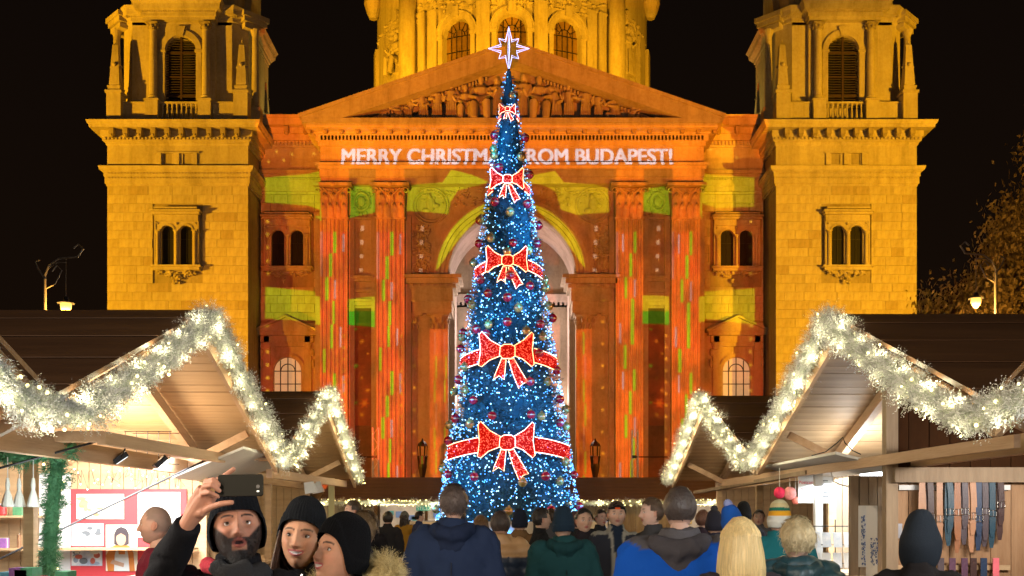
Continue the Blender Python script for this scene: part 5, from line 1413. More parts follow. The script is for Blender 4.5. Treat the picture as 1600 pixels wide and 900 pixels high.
poly("printed_apron", [(180,892),(181,868),(184,856),(186,856),(187,866),(197,866),(198,856),(200,856),(202,868),(204,892)], YPZ, M_PAPER, pp, 0.035)
poly("printed_hair", [(180,850),(180,834),(184,826),(191,823),(199,826),(203,834),(203,850),(198,852),(184,852)], YPZ, mat("dark_print", (0.05,0.04,0.05), rough=0.5), pp, 0.034)
disc("printed_face", 191, 842, 7.5, 10.5, YPZ, M_SKP, pp, 0.039); poly("printed_fringe", [(183,838),(184,829),(191,826),(199,829),(200,838),(191,833)], YPZ, MATS["dark_print"], pp, 0.043)
poly("printed_arm", [(174,880),(178,874),(196,880),(195,886)], YPZ, M_SKP, pp, 0.040)
flat("price_sheet", 216, 282, 769, 840, YPZ-0.014, M_PAPER, NB)
def lettering(body, px, py, Y, hpx, mat_, parent, off=0.02, name="lettering"):
    cu = bpy.data.curves.new("l", 'FONT'); cu.body = body; cu.size = hpx*Y/F*1.3; cu.extrude = 0.001; o = bpy.data.objects.new("l", cu); COL.objects.link(o)
    dg = bpy.context.evaluated_depsgraph_get(); dg.update(); me = bpy.data.meshes.new_from_object(o.evaluated_get(dg)); bpy.data.objects.remove(o)
    me.materials.clear(); me.materials.append(mat_); q = place(me, name, (X(px, Y), Y-off, Z(py, Y)), parent, rot=(rad(90), 0, 0)); return q
lettering("kürtős", 218, 802, YPZ, 10, M_INK, NB, 0.03)
m = MB(); random.seed(9)
for k in range(9):
    for x0_ in (219, 244, 262): m.box(X(x0_, YPZ), X(x0_+random.uniform(6, 19), YPZ), YPZ-0.022, YPZ-0.018, Z(774+k*7.2+2, YPZ), Z(774+k*7.2, YPZ)) if not (3 <= k <= 4 and x0_ < 260) else None
m.build("small_print", MATS["black_ink"], NB, kind="stuff")
M_PR = [mat("print_tone_%d" % i, c, rough=0.5) for i, c in enumerate(((0.62,0.45,0.18),(0.45,0.30,0.14),(0.14,0.16,0.18),(0.30,0.36,0.44),(0.66,0.62,0.50),(0.50,0.12,0.08)))]
for (a0, a1, b0, b1, pal) in ((121, 193, 774, 809, (0,1,4)), (113, 161, 820, 852, (2,3,4)), (113, 159, 857, 883, (3,2,5,4))):
    for k in range(12):
        rx_, ry_ = random.uniform(3, 8), random.uniform(2, 6); disc("printed_shape", random.uniform(a0+rx_, a1-rx_), random.uniform(b0+ry_, b1-ry_), rx_, ry_, YPZ, M_PR[pal[k % len(pal)]], NB, 0.028+k*0.0005)
# green fir column and swag with tiny white bulbs
random.seed(61)
gcol = [M_FIRG, M_FIRG]
garland([Vector((X(92, 9.2), 9.2, 2.26)), Vector((X(82, 9.2), 9.2, 1.7)), Vector((X(72, 9.2), 9.25, 1.1)), Vector((X(66, 9.2), 9.25, 0.5))], 0.12, 620, "green fir garland hanging down the post inside the left stall", "green fir garlands in the left stall", leds=16, glow=0, mats=gcol, nlen=0.05)
garland([Vector((X(-20, 8.9), 8.9, 2.16)), Vector((X(50, 8.9), 8.9, 2.16)), Vector((X(118, 8.9), 8.9, 2.24))], 0.10, 520, "green fir garland along the top of the left stall opening", "green fir garlands in the left stall", leds=14, glow=0, mats=gcol, nlen=0.05)
m = MB(); m.box(X(36, 9.3), X(52, 9.3), 9.3, 9.4, 0, 2.3); m.build("corner_post", M_WOOD, HL1)
# diagonal stay rods
for i, (a, b) in enumerate((((-5.45, 8.0, 1.62), (-3.55, 8.75, 2.28)), ((-5.2, 9.6, 1.05), (-3.5, 11.6, 2.26)))):
    m = MB(); m.tube([a, b], 0.011, 6); m.build("stay_rod", M_IRON, HL1)
# flood lamps under the awning
def floodlamp(p, d, lab):
    root = empty("flood_lamp", p, lab, "lamp", "small flood lamps under the left awning")
    R = Vector(d).to_track_quat('-Z', 'Y').to_matrix(); m = MB(); m.obox((0,0,0), (0.20,0.15,0.05), R); m.build("housing", M_IRON, root)
    m = MB(); m.obox(Vector(R @ Vector((0,0,-0.028))), (0.17,0.12,0.006), R); m.build("lens", mat("lamp_lens", (0.8,0.8,0.8), emit=(0.9,0.95,1.0), estr=2.0), root)
    m = MB(); m.tube([R@Vector((0.11,0,0)), (0.08,0,0.14), (-0.02,0,0.14)], 0.009, 6); m.build("bracket", M_IRON, root)
floodlamp((X(186, 10.0), 10.0, Z(716, 10.0)), (0.5, 0.3, -0.8), "black flood lamp under the left awning, nearer one")
floodlamp((X(250, 10.8), 10.8, Z(722, 10.8)), (0.6, 0.3, -0.7), "black flood lamp under the left awning, farther one")
for i, (px_, Y_) in enumerate(((12, 8.8), (30, 8.9), (52, 8.85))):
    root = empty("straw_tassel", (X(px_, Y_), Y_, 2.15), f"white broom shaped tassel hanging in the left stall, {('leftmost','middle','rightmost')[i]}", "ornament", "white tassels hanging in the left stall")
    m = MB(); m.tube([(0,0,0), (0,0,-0.22)], 0.004, 5); m.build("cord", M_WHITEB, root)
    m = MB(); m.lathe([(0.012,0),(0.02,-0.06),(0.015,-0.1),(0.035,-0.16),(0.055,-0.24),(0.05,-0.25)], (0,0,-0.18), 10); m.build("tassel", M_WHITEB, root)
# wire basket under the roof
WB = empty("wire_basket", (X(232, 11), 11, 2.55), "thin wire basket hanging under the left gable", "basket")
m = MB()
for k in range(5): m.tube([(-0.25+k*0.12, 0, 0), (-0.25+k*0.12, 0, -0.35)], 0.004, 4)
for k in range(3): m.tube([(-0.26, 0, -0.17*k), (0.25, 0, -0.17*k)], 0.004, 4); m.tube([(-0.26, 0.25, -0.17*k), (0.25, 0.25, -0.17*k)], 0.004, 4)
m.build("wire_grid", M_IRON, WB, kind="stuff")
# goods on the left counter
random.seed(71)
cc = [(0.55,0.06,0.08),(0.15,0.45,0.65),(0.85,0.85,0.82),(0.35,0.15,0.45),(0.75,0.45,0.08),(0.10,0.35,0.2)]
names = ["red","light blue","white","purple","amber","green"]
for i in range(12):
    px_ = 4+i*9; Y_ = 8.6; c = i % 6
    root = empty("folded_scarf", (X(px_, Y_), Y_, 0.962), f"folded {names[c]} cloth on the left stall counter, number {i+1} from the left" if False else f"folded {names[c]} cloth on the left counter, {ordn[i]}", "cloth", "folded cloths on the left counter")
    m = MB(); m.box(-0.06,0.06,-0.10,0.10,0,0.05); m.box(-0.055,0.055,-0.095,0.095,0.052,0.10); m.box(-0.05,0.05,-0.09,0.09,0.102,0.15+random.random()*0.1); m.build("layers", mat("cloth_%s" % names[c].replace(" ", "_"), cc[c], rough=0.9, var=0.2, scale=30), root)
# cable bulbs string inside left
# --- second left stall: yellow post and white rope lights
m = MB(); m.box(X(518, 19.4)-0.05, X(518, 19.4)+0.05, 19.35, 19.45, 0, 2.35); m.build("corner_post", mat("yellow_painted_post", (0.60,0.55,0.28), rough=0.6), HL2)
m = MB(); m.beam((-3.2, 13.5, 2.2), (-3.2, 19.6, 2.25), 0.08, 0.12); m.build("awning_rail", M_WOODY, HL2)
for k, (px_, Y_) in enumerate(((487, 15.5), (498, 16.5))):
    m = MB(); m.prism([(px_*0+X(px_, Y_)-0.10, Z(772, Y_)), (X(px_, Y_)+0.09, Z(768, Y_)), (X(px_, Y_)+0.02, Z(752, Y_)), (X(px_, Y_)-0.12, Z(754, Y_))], Y_, Y_+0.03); m.build("hanging_bracket", M_WHITEB, HL2)

# --- right stall details -------------------------------------------------
YB_ = 10.4
wall = hut.wall
# stained gable infill and the header above the belts (faces the camera)
rt = HR1
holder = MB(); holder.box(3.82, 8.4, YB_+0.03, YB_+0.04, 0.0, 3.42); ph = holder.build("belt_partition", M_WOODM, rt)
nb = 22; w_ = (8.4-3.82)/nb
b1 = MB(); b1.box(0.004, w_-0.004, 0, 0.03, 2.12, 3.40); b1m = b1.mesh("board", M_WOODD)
b2 = MB(); b2.box(0.004, w_-0.004, 0, 0.03, 0.0, 1.98); b2m = b2.mesh("board", mat("brown_pine_board", (0.26,0.13,0.055), rough=0.65, color2=(0.42,0.25,0.13), scale=2.5, stretch=(5,5,0.6), bump=0.3))  # brown boards behind the belts
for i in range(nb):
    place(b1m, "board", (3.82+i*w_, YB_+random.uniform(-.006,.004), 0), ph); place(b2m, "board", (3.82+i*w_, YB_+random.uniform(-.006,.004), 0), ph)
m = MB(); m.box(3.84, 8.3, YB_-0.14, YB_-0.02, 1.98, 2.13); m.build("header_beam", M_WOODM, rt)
m = MB(); m.box(3.78, 3.90, YB_-0.06, YB_+0.06, 0, 3.36); m.build("corner_post", M_WOODM, rt)
for zz in (1.93, 1.12):
    m = MB(); m.box(X(1402 if zz > 1.5 else 1393, YB_), X(1575, YB_), YB_-0.05, YB_-0.005, zz-0.025, zz+0.025); m.build("hanging_rail", M_WHITEB if zz > 1.5 else M_WOOD, rt)
m = MB(); m.box(X(1386, YB_), X(1408, YB_), YB_-0.03, YB_-0.005, Z(841, YB_), Z(818, YB_)); m.ball((X(1390, YB_), YB_-0.04, Z(832, YB_)), 0.02, 8, 5); m.build("steel_hasp", mat("grey_steel", (0.25,0.25,0.27), rough=0.4, metal=0.8), rt)
# long bars of the raised shutters
m = MB(); m.beam((3.75, 7.6, 2.20), (3.35, 16.2, 2.16), 0.05, 0.10); m.build("shutter_bar", M_WOODY, rt)
m = MB(); m.beam((3.55, 12.2, 2.16), (3.32, 18.4, 2.06), 0.12, 0.05); m.build("shutter_bar", M_WOODM, rt)
m = MB(); m.prism([(3.98, 2.12), (3.35, 2.28), (3.35, 2.31), (3.98, 2.15)], 10.6, 13.6); m.build("raised_shutter", M_WHITEB, rt)
# partition at the far end of the postcard half + white post
m = MB(); m.box(X(1278, 12.4)-0.045, X(1278, 12.4)+0.045, 12.35, 12.44, 0, 2.3); m.build("painted_post", M_WHITEB, rt)
# under-roof white panelling of the postcard half
# tube lights
for i, (a, b) in enumerate((((3.95, 12.6, 2.18), (3.75, 14.0, 2.20)), ((4.15, 12.2, 2.14), (4.75, 12.2, 2.14)), ((5.1, 11.6, 2.16), (6.2, 11.6, 2.16)))):
    root = empty("tube_light", Vector(a), f"white tube light under the right stall awning, {('farthest toward the lane','beside the white post','deep inside the stall')[i]}", "lamp", "tube lights in the right stall")
    m = MB(); m.tube([(0,0,0), Vector(b)-Vector(a)], 0.022, 8); m.build("tube", M_TUBELED, root)
    m = MB(); m.beam((0,0,0.035), Vector(b)-Vector(a)+Vector((0,0,0.035)), 0.06, 0.02); m.build("fitting", M_WHITEB, root)
area("tube_light_glow", (4.4, 12.5, 2.08), (4.6, 12.7, 0), 75, (0.85, 0.94, 1.0), 1.2, 1.4)
area("tube_light_glow", (5.6, 11.8, 2.1), (5.6, 12.2, 0), 90, (0.85, 0.94, 1.0), 1.6, 0.8)
point("tube_light_glow", (4.2, 12.4, 2.32), 55, (0.85, 0.94, 1.0), 0.2)
# belt light
area("belt_lamp", (4.9, 8.4, 2.25), (4.7, 10.4, 1.2), 60, (1.0, 0.93, 0.85), 1.2, 0.2)
# belts
bc = {'tan': (0.30,0.12,0.05), 'peach': (0.42,0.21,0.11), 'brown': (0.05,0.02,0.017), 'teal': (0.012,0.05,0.08), 'grey': (0.07,0.05,0.06), 'blue': (0.015,0.035,0.085), 'plum': (0.10,0.04,0.08), 'pink': (0.80,0.16,0.20)}
M_BUCK = mat("steel_buckle", (0.7,0.7,0.7), rough=0.25, metal=1.0)
belts = [(1440,'peach',118),(1452,'brown',118),(1467,'peach',112),(1482,'teal',105),(1495,'tan',116),(1506,'grey',103),(1518,'peach',115),(1528,'blue',112),(1538,'grey',106),(1549,'teal',108),(1562,'brown',96)]
for i, (px_, cn, L_) in enumerate(belts):
    Y_ = YB_-0.10; x = X(px_, Y_); zt = Z(748, Y_); h = L_*Y_/F; bm_ = mat("leather_%s" % cn, bc[cn], rough=0.45, var=0.15, scale=6, bump=0.2, bscale=60)
    root = empty("leather_belt", (x, Y_, zt), f"{cn} leather belt hanging on the upper rail, {ordn[i]} of eleven", "belt", "leather belts hanging in the right stall")
    m = MB(); ww = 0.030; bend = random.uniform(-0.015, 0.015)
    for layer, yy, hh in ((0, 0, h), (1, -0.02, h*random.uniform(0.7, 0.92))):
        vs = []; n = 8
        for k in range(n+1):
            t = k/n; taper = 1 if t < 0.93 else 0.55; cx_ = bend*math.sin(PI*t)*(1 if layer else -1)
            for sx_ in (-1, 1): vs += [(cx_+sx_*ww*taper, yy-0.003-0.01*math.sin(PI*t), -hh*t), (cx_+sx_*ww*taper, yy+0.003-0.01*math.sin(PI*t), -hh*t)]
        fs = []
        for k in range(n):
            a = k*4; fs += [(a, a+4, a+6, a+2), (a+1, a+3, a+7, a+5), (a, a+1, a+5, a+4), (a+2, a+6, a+7, a+3)]
        m.add(vs, fs)
    m.build("strap", bm_, root)
    q = MB(); zb = -h*random.uniform(0.42, 0.58); q.tube([(-0.036,-0.034,zb-0.03),(0.036,-0.034,zb-0.03),(0.036,-0.034,zb+0.03),(-0.036,-0.034,zb+0.03)], 0.005, 6, closed=True); q.tube([(0,-0.036,zb-0.03),(0,-0.036,zb+0.03)], 0.004, 5); q.build("buckle", M_BUCK, root)
    q = MB(); q.box(-0.034, 0.034, -0.032, -0.026, zb-0.075, zb-0.055); q.build("keeper_loop", bm_, root)
    q = MB()
    for k in range(5): q.ball((0, -0.0275, -h*0.18-k*0.028), (0.004,0.002,0.004), 6, 4)
    q.build("punched_holes", M_INK, root, kind="stuff")
for i, (px_, cn) in enumerate(((1488,'plum'),(1507,'plum'),(1521,'brown'),(1537,'blue'),(1556,'pink'),(1470,'grey'))):
    Y_ = YB_-0.11; x = X(px_, Y_); bm_ = mat("leather_%s" % cn, bc[cn], rough=0.45, var=0.15, scale=6, bump=0.2, bscale=60)
    w_s = ['second from left','third from left','fourth from left','fifth from left','bright one at the right end','first from left'][i]
    root = empty("leather_belt", (x, Y_, 1.16), f"{cn} belt on the lower rail, {w_s}", "belt", "belts on the lower rail")
    m = MB(); m.box(-0.032, 0.032, -0.006, 0.006, -0.75, 0.06); m.build("strap", bm_, root)
    q = MB(); q.tube([(-0.036,-0.012,-0.33),(0.036,-0.012,-0.33),(0.036,-0.012,-0.27),(-0.036,-0.012,-0.27)], 0.005, 6, closed=True); q.build("buckle", M_BUCK, root)
# postcards, signs, decorations
PR = empty("postcard_rack", (X(1306, 12.1), 12.1, 0), "wire rack of white postcards just right of the white post", "rack")
m = MB()
for k in range(5): m.tube([(-0.3, 0, 1.52-k*0.22), (0.32, 0, 1.52-k*0.22)], 0.006, 5)
for xx in (-0.3, 0, 0.32): m.tube([(xx, 0.02, 0), (xx, 0.02, 1.6)], 0.008, 5)
m.build("rack_frame", M_IRON, PR)
random.seed(81)
for r_ in range(4):
    for c_ in range(5):
        m = MB(); m.obox((-0.24+c_*0.125, -0.03, 1.36-r_*0.24), (0.10, 0.006, 0.18), Matrix.Rotation(rad(-14), 3, 'X')); m.build("postcard", random.choice((M_PAPER, mat("blue_grey_postcard", (0.45,0.52,0.60), rough=0.5, color2=(0.8,0.8,0.8), scale=14))), PR)
SG = empty("price_sign", (0,0,0), "handwritten red and green paper sign hanging left of the white post", "sign", "paper signs at the postcard stall")
flat("paper", 1247, 1275, 742, 786, 12.6, M_PAPER, SG, 0.003)
lettering("Postcard", 1248, 756, 12.6, 5.4, M_INKR, SG, 0.006); lettering("for sale", 1250, 768, 12.6, 4.5, M_INK, SG, 0.006) if False else lettering("Posters", 1252, 767, 12.6, 5, M_INKR, SG, 0.006)
SG2 = empty("price_sign", (0,0,0), "pale handwritten paper sign hanging right of the white post", "sign", "paper signs at the postcard stall")
flat("paper", 1281, 1302, 744, 786, 12.6, M_PAPER, SG2, 0.003)
m = MB()
for k in range(5): m.box(X(1283, 12.6), X(1283+random.uniform(9, 16), 12.6), 12.59, 12.596, Z(752+k*6, 12.6), Z(750.6+k*6, 12.6))
m.build("handwriting", M_INK, SG2, kind="stuff")
for i, (px0, px1, py0, py1) in enumerate(((1341, 1354, 790, 886), (1353, 1371, 790, 905))):
    r_ = empty("print_banner", (0,0,0), ("tall white print with blue drawing, narrower one on the boards","tall white print with a dark city drawing, on the boards beside the post")[i], "print", "tall prints on the board wall")
    flat("paper", px0, px1, py0, py1, 11.6-i*0.05, M_PAPER, r_, 0.004)
    m = MB(); random.seed(i)
    for k in range(90):
        x = random.uniform(px0+4, px1-3); y = random.uniform(805 if i == 0 else 840, 882); m.box(X(x, 11.6), X(x+random.uniform(.6,2), 11.6), 11.59-i*0.05, 11.595-i*0.05, Z(y+random.uniform(.5,3), 11.6), Z(y, 11.6))
    m.build("drawing", mat("blue_ink", (0.10,0.16,0.35), rough=0.6), r_, kind="stuff")
holder = MB(); holder.box(X(1328, 11.7), X(1385, 11.7), 11.72, 11.75, 0, 2.1); ph2 = holder.build("print_partition", M_WOODM, rt)
for k in range(4):
    x0, x1 = X(1328+k*14.2, 11.7)+0.004, X(1342+k*14.2, 11.7)-0.004; m = MB(); m.box(x0, x1, 11.69, 11.718, 0, 2.1); m.build("board", M_WOODM, ph2)
for i, (px_, py_, cn, r_) in enumerate(((1218, 770, (0.75,0.03,0.10), 0.075), (1234, 771, (0.80,0.30,0.28), 0.085), (1243, 782, (0.75,0.2,0.15), 0.05))):
    Y_ = 13.0; root = empty("hanging_ornament", (X(px_, Y_), Y_, Z(py_, Y_)), ("crimson round felt ornament hanging above the striped hat","large salmon round ornament hanging beside the crimson one","small red ornament hanging lowest under the awning")[i], "ornament", "round ornaments under the right awning")
    m = MB(); m.ball((0,0,0), (r_, r_*0.7, r_), 14, 10); m.build("ball", mat("felt_%d" % i, cn, rough=0.9, var=0.2, scale=20), root, smooth=True)
    m = MB(); m.tube([(0,0,r_), (0,0,2.25-Z(py_, Y_))], 0.004, 4); m.build("ribbon", M_WHITEB, root)
# white cable loop
m = MB(); CB = empty("power_cable", (0,0,0), "white power cable looping above the tall prints", "cable"); m.tube([(X(p, 11.8), 11.8, Z(q, 11.8)) for p, q in ((1298,735),(1302,752),(1312,757),(1325,760),(1332,756),(1340,745))], 0.008, 5); m.build("wire", M_WHITEB, CB)

# --- lamps inside the left stalls and the near stalls --------------------
area("stall_lamp", (-4.3, 11.0, 2.25), (-4.8, 11.6, 0), 300, (0.95, 0.98, 1.0), 1.6, 2.4)
point("stall_lamp", (-4.5, 11.4, 2.45), 130, (1.0, 0.80, 0.55), 0.25)
point("stall_lamp", (-4.2, 13.6, 2.2), 60, (1.0, 0.85, 0.6), 0.2)
point("stall_lamp", (-4.2, 17.0, 2.4), 28, (1.0, 0.85, 0.5), 0.2)
point("stall_lamp", (4.4, 17.5, 2.2), 30, (1.0, 0.92, 0.8), 0.2)
area("stall_lamp", (-3.3, 3.6, 2.35), (-0.6, 4.6, 1.5), 105, (1.0, 0.90, 0.78), 1.6, 0.3)
area("stall_lamp", (3.4, 3.6, 2.35), (-0.4, 4.8, 1.4), 85, (0.92, 0.96, 1.0), 1.6, 0.3)

# ================================================================== the row of stalls beyond the tree
FR = empty("far_stall_row", (0, 0, 0), "long low wooden stall row with brown roof behind the christmas tree", "market stall", None)
fx0, fx1 = X(505, 45), X(1205, 45); ye, yr = 44.0, 47.4; zee, zrr = Z(783, 44), Z(747, 47.4)
m = MB(); m.prism([(ye, zee), (yr, zrr), (yr+3.4, zee), (yr+3.4, zee-0.08), (yr, zrr-0.08), (ye, zee-0.08)], fx0, fx1, 'yz'); ro = m.build("roof", M_WOODD, FR)
n = 16
b = MB(); d = Vector((0, (yr-ye)/n, (zrr-zee)/n)); b.add([(0,-0.0,0.0),(fx1-fx0,0,0),(fx1-fx0,d.y*1.15,d.z*1.15+0.0),(0,d.y*1.15,d.z*1.15),(0,0,0.05),(fx1-fx0,0,0.05),(fx1-fx0,d.y*1.15,d.z*1.15+0.01),(0,d.y*1.15,d.z*1.15+0.01)],
      [(0,3,2,1),(4,5,6,7),(0,1,5,4),(1,2,6,5),(2,3,7,6),(3,0,4,7)]); bmz = b.mesh("roof_board", mat("reddish_roof_board", (0.10,0.042,0.018), rough=0.65, color2=(0.19,0.085,0.035), scale=1.5, stretch=(0.6,5,5), bump=0.4))
for i in range(n): place(bmz, "roof_board", (fx0, ye+d.y*i, zee+d.z*i+0.01), ro)
nb = 9; bw_ = (fx1-fx0)/nb
for i in range(nb+1):
    m = MB(); m.box(fx0+i*bw_-0.06, fx0+i*bw_+0.06, ye+0.5, ye+0.62, 0, zee); m.build("post", M_WOODM, FR)
for i in range(nb):
    a, b_ = fx0+i*bw_+0.08, fx0+(i+1)*bw_-0.08
    closed = i in (0, 5, 6)
    if closed:
        for k in range(9):
            m = MB(); w_ = (b_-a)/9; m.box(a+k*w_+0.006, a+(k+1)*w_-0.006, ye+0.55, ye+0.6, 0.0, zee-0.05); m.build("shutter_board", M_WOODM, FR)
    else:
        m = MB(); m.box(a, b_, ye+0.4, ye+0.55, 0, 1.0); m.build("counter", mat("red_counter_front", (0.35,0.06,0.03), rough=0.5, var=0.3), FR)
        m = MB(); m.box(a, b_, ye+2.8, ye+2.9, 0, zee); m.build("back_board", mat("cream_panel", (0.60,0.52,0.42), rough=0.6, var=0.25, scale=1.3), FR)
        m = MB(); m.box(a+0.2, b_-0.2, ye+1.4, ye+1.5, zee-0.14, zee-0.10); m.build("strip_lamp", mat("warm_strip_lamp", (1,1,1), emit=(1.0, 0.88, 0.72), estr=6.0), FR)
        point("far_stall_lamp", ((a+b_)/2, ye+1.4, zee-0.3), 45, (1.0, 0.86, 0.68), 0.2)
        random.seed(i)
        for k in range(7):
            xx = random.uniform(a+.2, b_-.3); zz = random.uniform(1.1, 1.75); cl = random.choice(((0.1,0.4,0.4),(0.5,0.08,0.06),(0.8,0.78,0.7),(0.15,0.25,0.5),(0.6,0.4,0.1)))
            m = MB(); m.box(xx, xx+random.uniform(.15,.45), ye+2.72, ye+2.79, zz, zz+random.uniform(.1,.3)); m.build("menu_card", mat("card_%d%d" % (i, k), cl, rough=0.6), FR)
# green lettered sign
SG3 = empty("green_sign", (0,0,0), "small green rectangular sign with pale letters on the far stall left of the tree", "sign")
flat("panel", 650.5, 673, 789.5, 798, 44.2, mat("green_sign_glow", (0.02,0.30,0.24), rough=0.5, emit=(0.02,0.30,0.24), estr=0.25), SG3, 0.03); lettering("STRUDEL" if False else "STILEZŐ"[:6], 652, 796.8, 44.2, 5.6, M_PAPER, SG3, 0.045)  # faint green glow added to the panel, no lamp behind it
random.seed(91)
garland([Vector((fx0, ye-0.12, zee-0.05)), Vector((0, ye-0.12, zee-0.10)), Vector((fx1, ye-0.12, zee-0.05))], 0.16, 90, "long frosted light garland along the eave of the far stall row", "garland of the far stalls", leds=16, glow=14, nlen=0.11, led_r=0.028, step_glow=2.4, wid=0.006)

# ================================================================== street furniture
M_POLE = mat("painted_lamp_pole", (0.10,0.085,0.075), rough=0.5)
def lamp(px_pole, px_l, py_l, py_arm, Y, label, ornate=True):
    xp, xl = X(px_pole, Y), X(px_l, Y); za, zl = Z(py_arm, Y), Z(py_l, Y)
    root = empty("street_lamp", (xp, Y, 0), label, "street lamp", "hanging street lamps either side of the square")
    m = MB(); m.lathe([(0.16,0),(0.16,0.6),(0.10,0.8),(0.085,3.5),(0.06,3.6),(0.05,za-0.6)], n=10); m.build("pole", M_POLE, root)
    dx = xl-xp; s = 1 if dx > 0 else -1
    m = MB(); m.tube([(0,0,za-1.4),(0,0,za-0.5),(s*0.12,0,za-0.2),(s*0.4,0,za),(dx,0,za+0.02),(dx+s*0.35,0,za+0.05),(dx+s*0.5,0,za+0.28),(dx+s*0.35,0,za+0.42),(dx+s*0.22,0,za+0.3)], 0.03, 6)
    m.tube([(0,0,za-0.6),(-s*0.2,0,za-0.3),(-s*0.28,0,za-0.1),(-s*0.14,0,za-0.05)], 0.025, 6)
    m.tube([(0.0,0,za-0.9),(s*0.3,0,za-0.75),(s*0.5,0,za-0.35),(s*0.35,0,za-0.2),(s*0.22,0,za-0.38)], 0.02, 6)
    m.tube([(s*0.1,0,za-0.28),(s*0.35,0,za-0.12),(dx,0,za-0.12)], 0.02, 6)
    m.build("scroll_bracket", M_POLE, root)
    m = MB(); m.tube([(dx,0,za),(dx,0,zl+0.3)], 0.012, 5); m.build("hanger", M_POLE, root)
    m = MB(); m.lathe([(0.0,0.32),(0.06,0.30),(0.09,0.18),(0.24,0.13),(0.245,0.11),(0.12,0.115)], (dx,0,zl), 16); m.build("shade", M_IRON, root)
    m = MB(); m.lathe([(0.15,0.12),(0.16,0.04),(0.13,-0.08),(0.06,-0.18),(0.0,-0.20)], (dx,0,zl), 16); m.build("globe", mat("sodium_lamp_globe", (1,0.8,0.4), emit=(1.0, 0.52, 0.10), estr=1.9), root, smooth=True)
    point("street_lamp_light", (xl, Y, zl-0.75), 2600, (1.0, 0.50, 0.08), 0.15)
lamp(70, 103, 480, 404, 30.0, "hanging sodium street lamp on a scrolled pole at the left, before the dark sky")
lamp(1556, 1525, 472, 398, 33.0, "hanging sodium street lamp at the right beside the bare autumn tree")

# wall lanterns standing by the portal
for px_ in (660, 930):
    Y_ = 66.0; x = X(px_, Y_); root = empty("candelabrum", (x, Y_, 0), "black iron lantern post %s of the church portal" % ("left" if px_ < 800 else "right"), "lantern", "black lantern posts before the church"); root.scale = (0.68, 0.68, 1.0)
    zt = Z(685, Y_); m = MB(); m.lathe([(0.35,0),(0.35,1.2),(0.2,1.5),(0.16,zt*0.45),(0.3,zt*0.5),(0.22,zt*0.62),(0.42,zt*0.72),(0.42,zt*0.75)], n=8); m.build("post", M_IRON, root)
    m = MB(); z0 = zt*0.75
    for k in range(6):
        t = 2*PI*k/6; m.tube([(0.36*math.cos(t),0.36*math.sin(t),z0),(0.46*math.cos(t),0.46*math.sin(t),zt-0.5)], 0.035, 4)
    m.lathe([(0.5,zt-0.5),(0.42,zt-0.35),(0.12,zt-0.15),(0.04,zt)], n=6); m.lathe([(0.4,z0-0.05),(0.5,z0+0.5),(0.45,z0+0.52)], n=6); m.build("lantern_head", M_IRON, root)
# light stands on the roof of the far stalls
for px_ in (587, 992):
    Y_ = 50.0; x = X(px_, Y_); root = empty("lattice_mast", (x, Y_, 0), "thin white lattice lighting mast %s of the tree" % ("left" if px_ < 800 else "right"), "mast", "lighting masts behind the far stalls")
    m = MB(); zt = Z(668 if px_ < 800 else 672, Y_)
    for a, b in ((-.14,-.14),(.14,-.14),(.14,.14),(-.14,.14)): m.tube([(a,b,0),(a,b,zt)], 0.022, 5)
    for k in range(14): m.tube([(-.14 if k % 2 else .14,-.14,zt*k/14),(.14 if k % 2 else -.14,-.14,zt*(k+1)/14)], 0.012, 4)
    m.build("lattice", M_WHITEB, root)
    m = MB(); m.tube([(-0.8 if px_ < 800 else 0,0,Z(714, Y_)),(0 if px_ < 800 else 1.6,0,Z(714, Y_))], 0.03, 5); m.obox((-0.05,-0.1,Z(714, Y_)), (0.2,0.2,0.14)); m.build("cross_arm", M_IRON, root)

# ================================================================== autumn tree on the right
M_LEAF = mat("autumn_leaf", (0.20, 0.13, 0.03), rough=0.7, color2=(0.32, 0.20, 0.05), scale=1.0)
YT_ = 42.0
AT = empty("autumn_tree", (X(1612, YT_), YT_, 0), "sparse leafed autumn tree lit orange by the right street lamp", "tree")
m = MB(); random.seed(13); tips = []
def branch(p, d, L, r, lv):
    n = 5; pts = [p]; q = Vector(p); dd = Vector(d)
    for i in range(n):
        dd = (dd+Vector((random.uniform(-.18,.18), random.uniform(-.18,.18), random.uniform(-.04,.14)))).normalized(); q = q+dd*(L/n); pts.append(q.copy())
    m.tube(pts, [r*(1-0.6*i/n) for i in range(n+1)], 6 if lv < 2 else 4, caps=False)
    if lv >= 2: tips.extend(pts[2:])
    if lv < 4:
        for k in range(4 if lv < 3 else 3):
            i = random.randint(2, n); a = Vector((random.uniform(-1,1), random.uniform(-1,1), random.uniform(0.0,0.8))).normalized()
            branch(pts[i], (dd*0.5+a*0.9).normalized(), L*random.uniform(0.55, 0.72), r*0.5, lv+1)
branch(Vector((0,0,0)), Vector((0,0,1)), 5.2, 0.24, 0)
m.build("trunk", mat("tree_bark", (0.10,0.07,0.045), rough=0.9, bump=0.5), AT)
lf = MB()
for p in tips:
    for k in range(46):
        q = Vector(p)+Vector((random.gauss(0,.38), random.gauss(0,.38), random.gauss(0,.36))); a = Vector((random.uniform(-1,1), random.uniform(-1,1), random.uniform(-1,1))).normalized(); b = a.orthogonal().normalized(); s_ = random.uniform(0.07, 0.13)
        lf.add([q-a*s_, q+b*s_*0.55, q+a*s_, q-b*s_*0.55], [(0,1,2,3)])
lf.build("crown", M_LEAF, AT, kind="stuff"); AT.scale = (0.95, 0.95, 1.62)

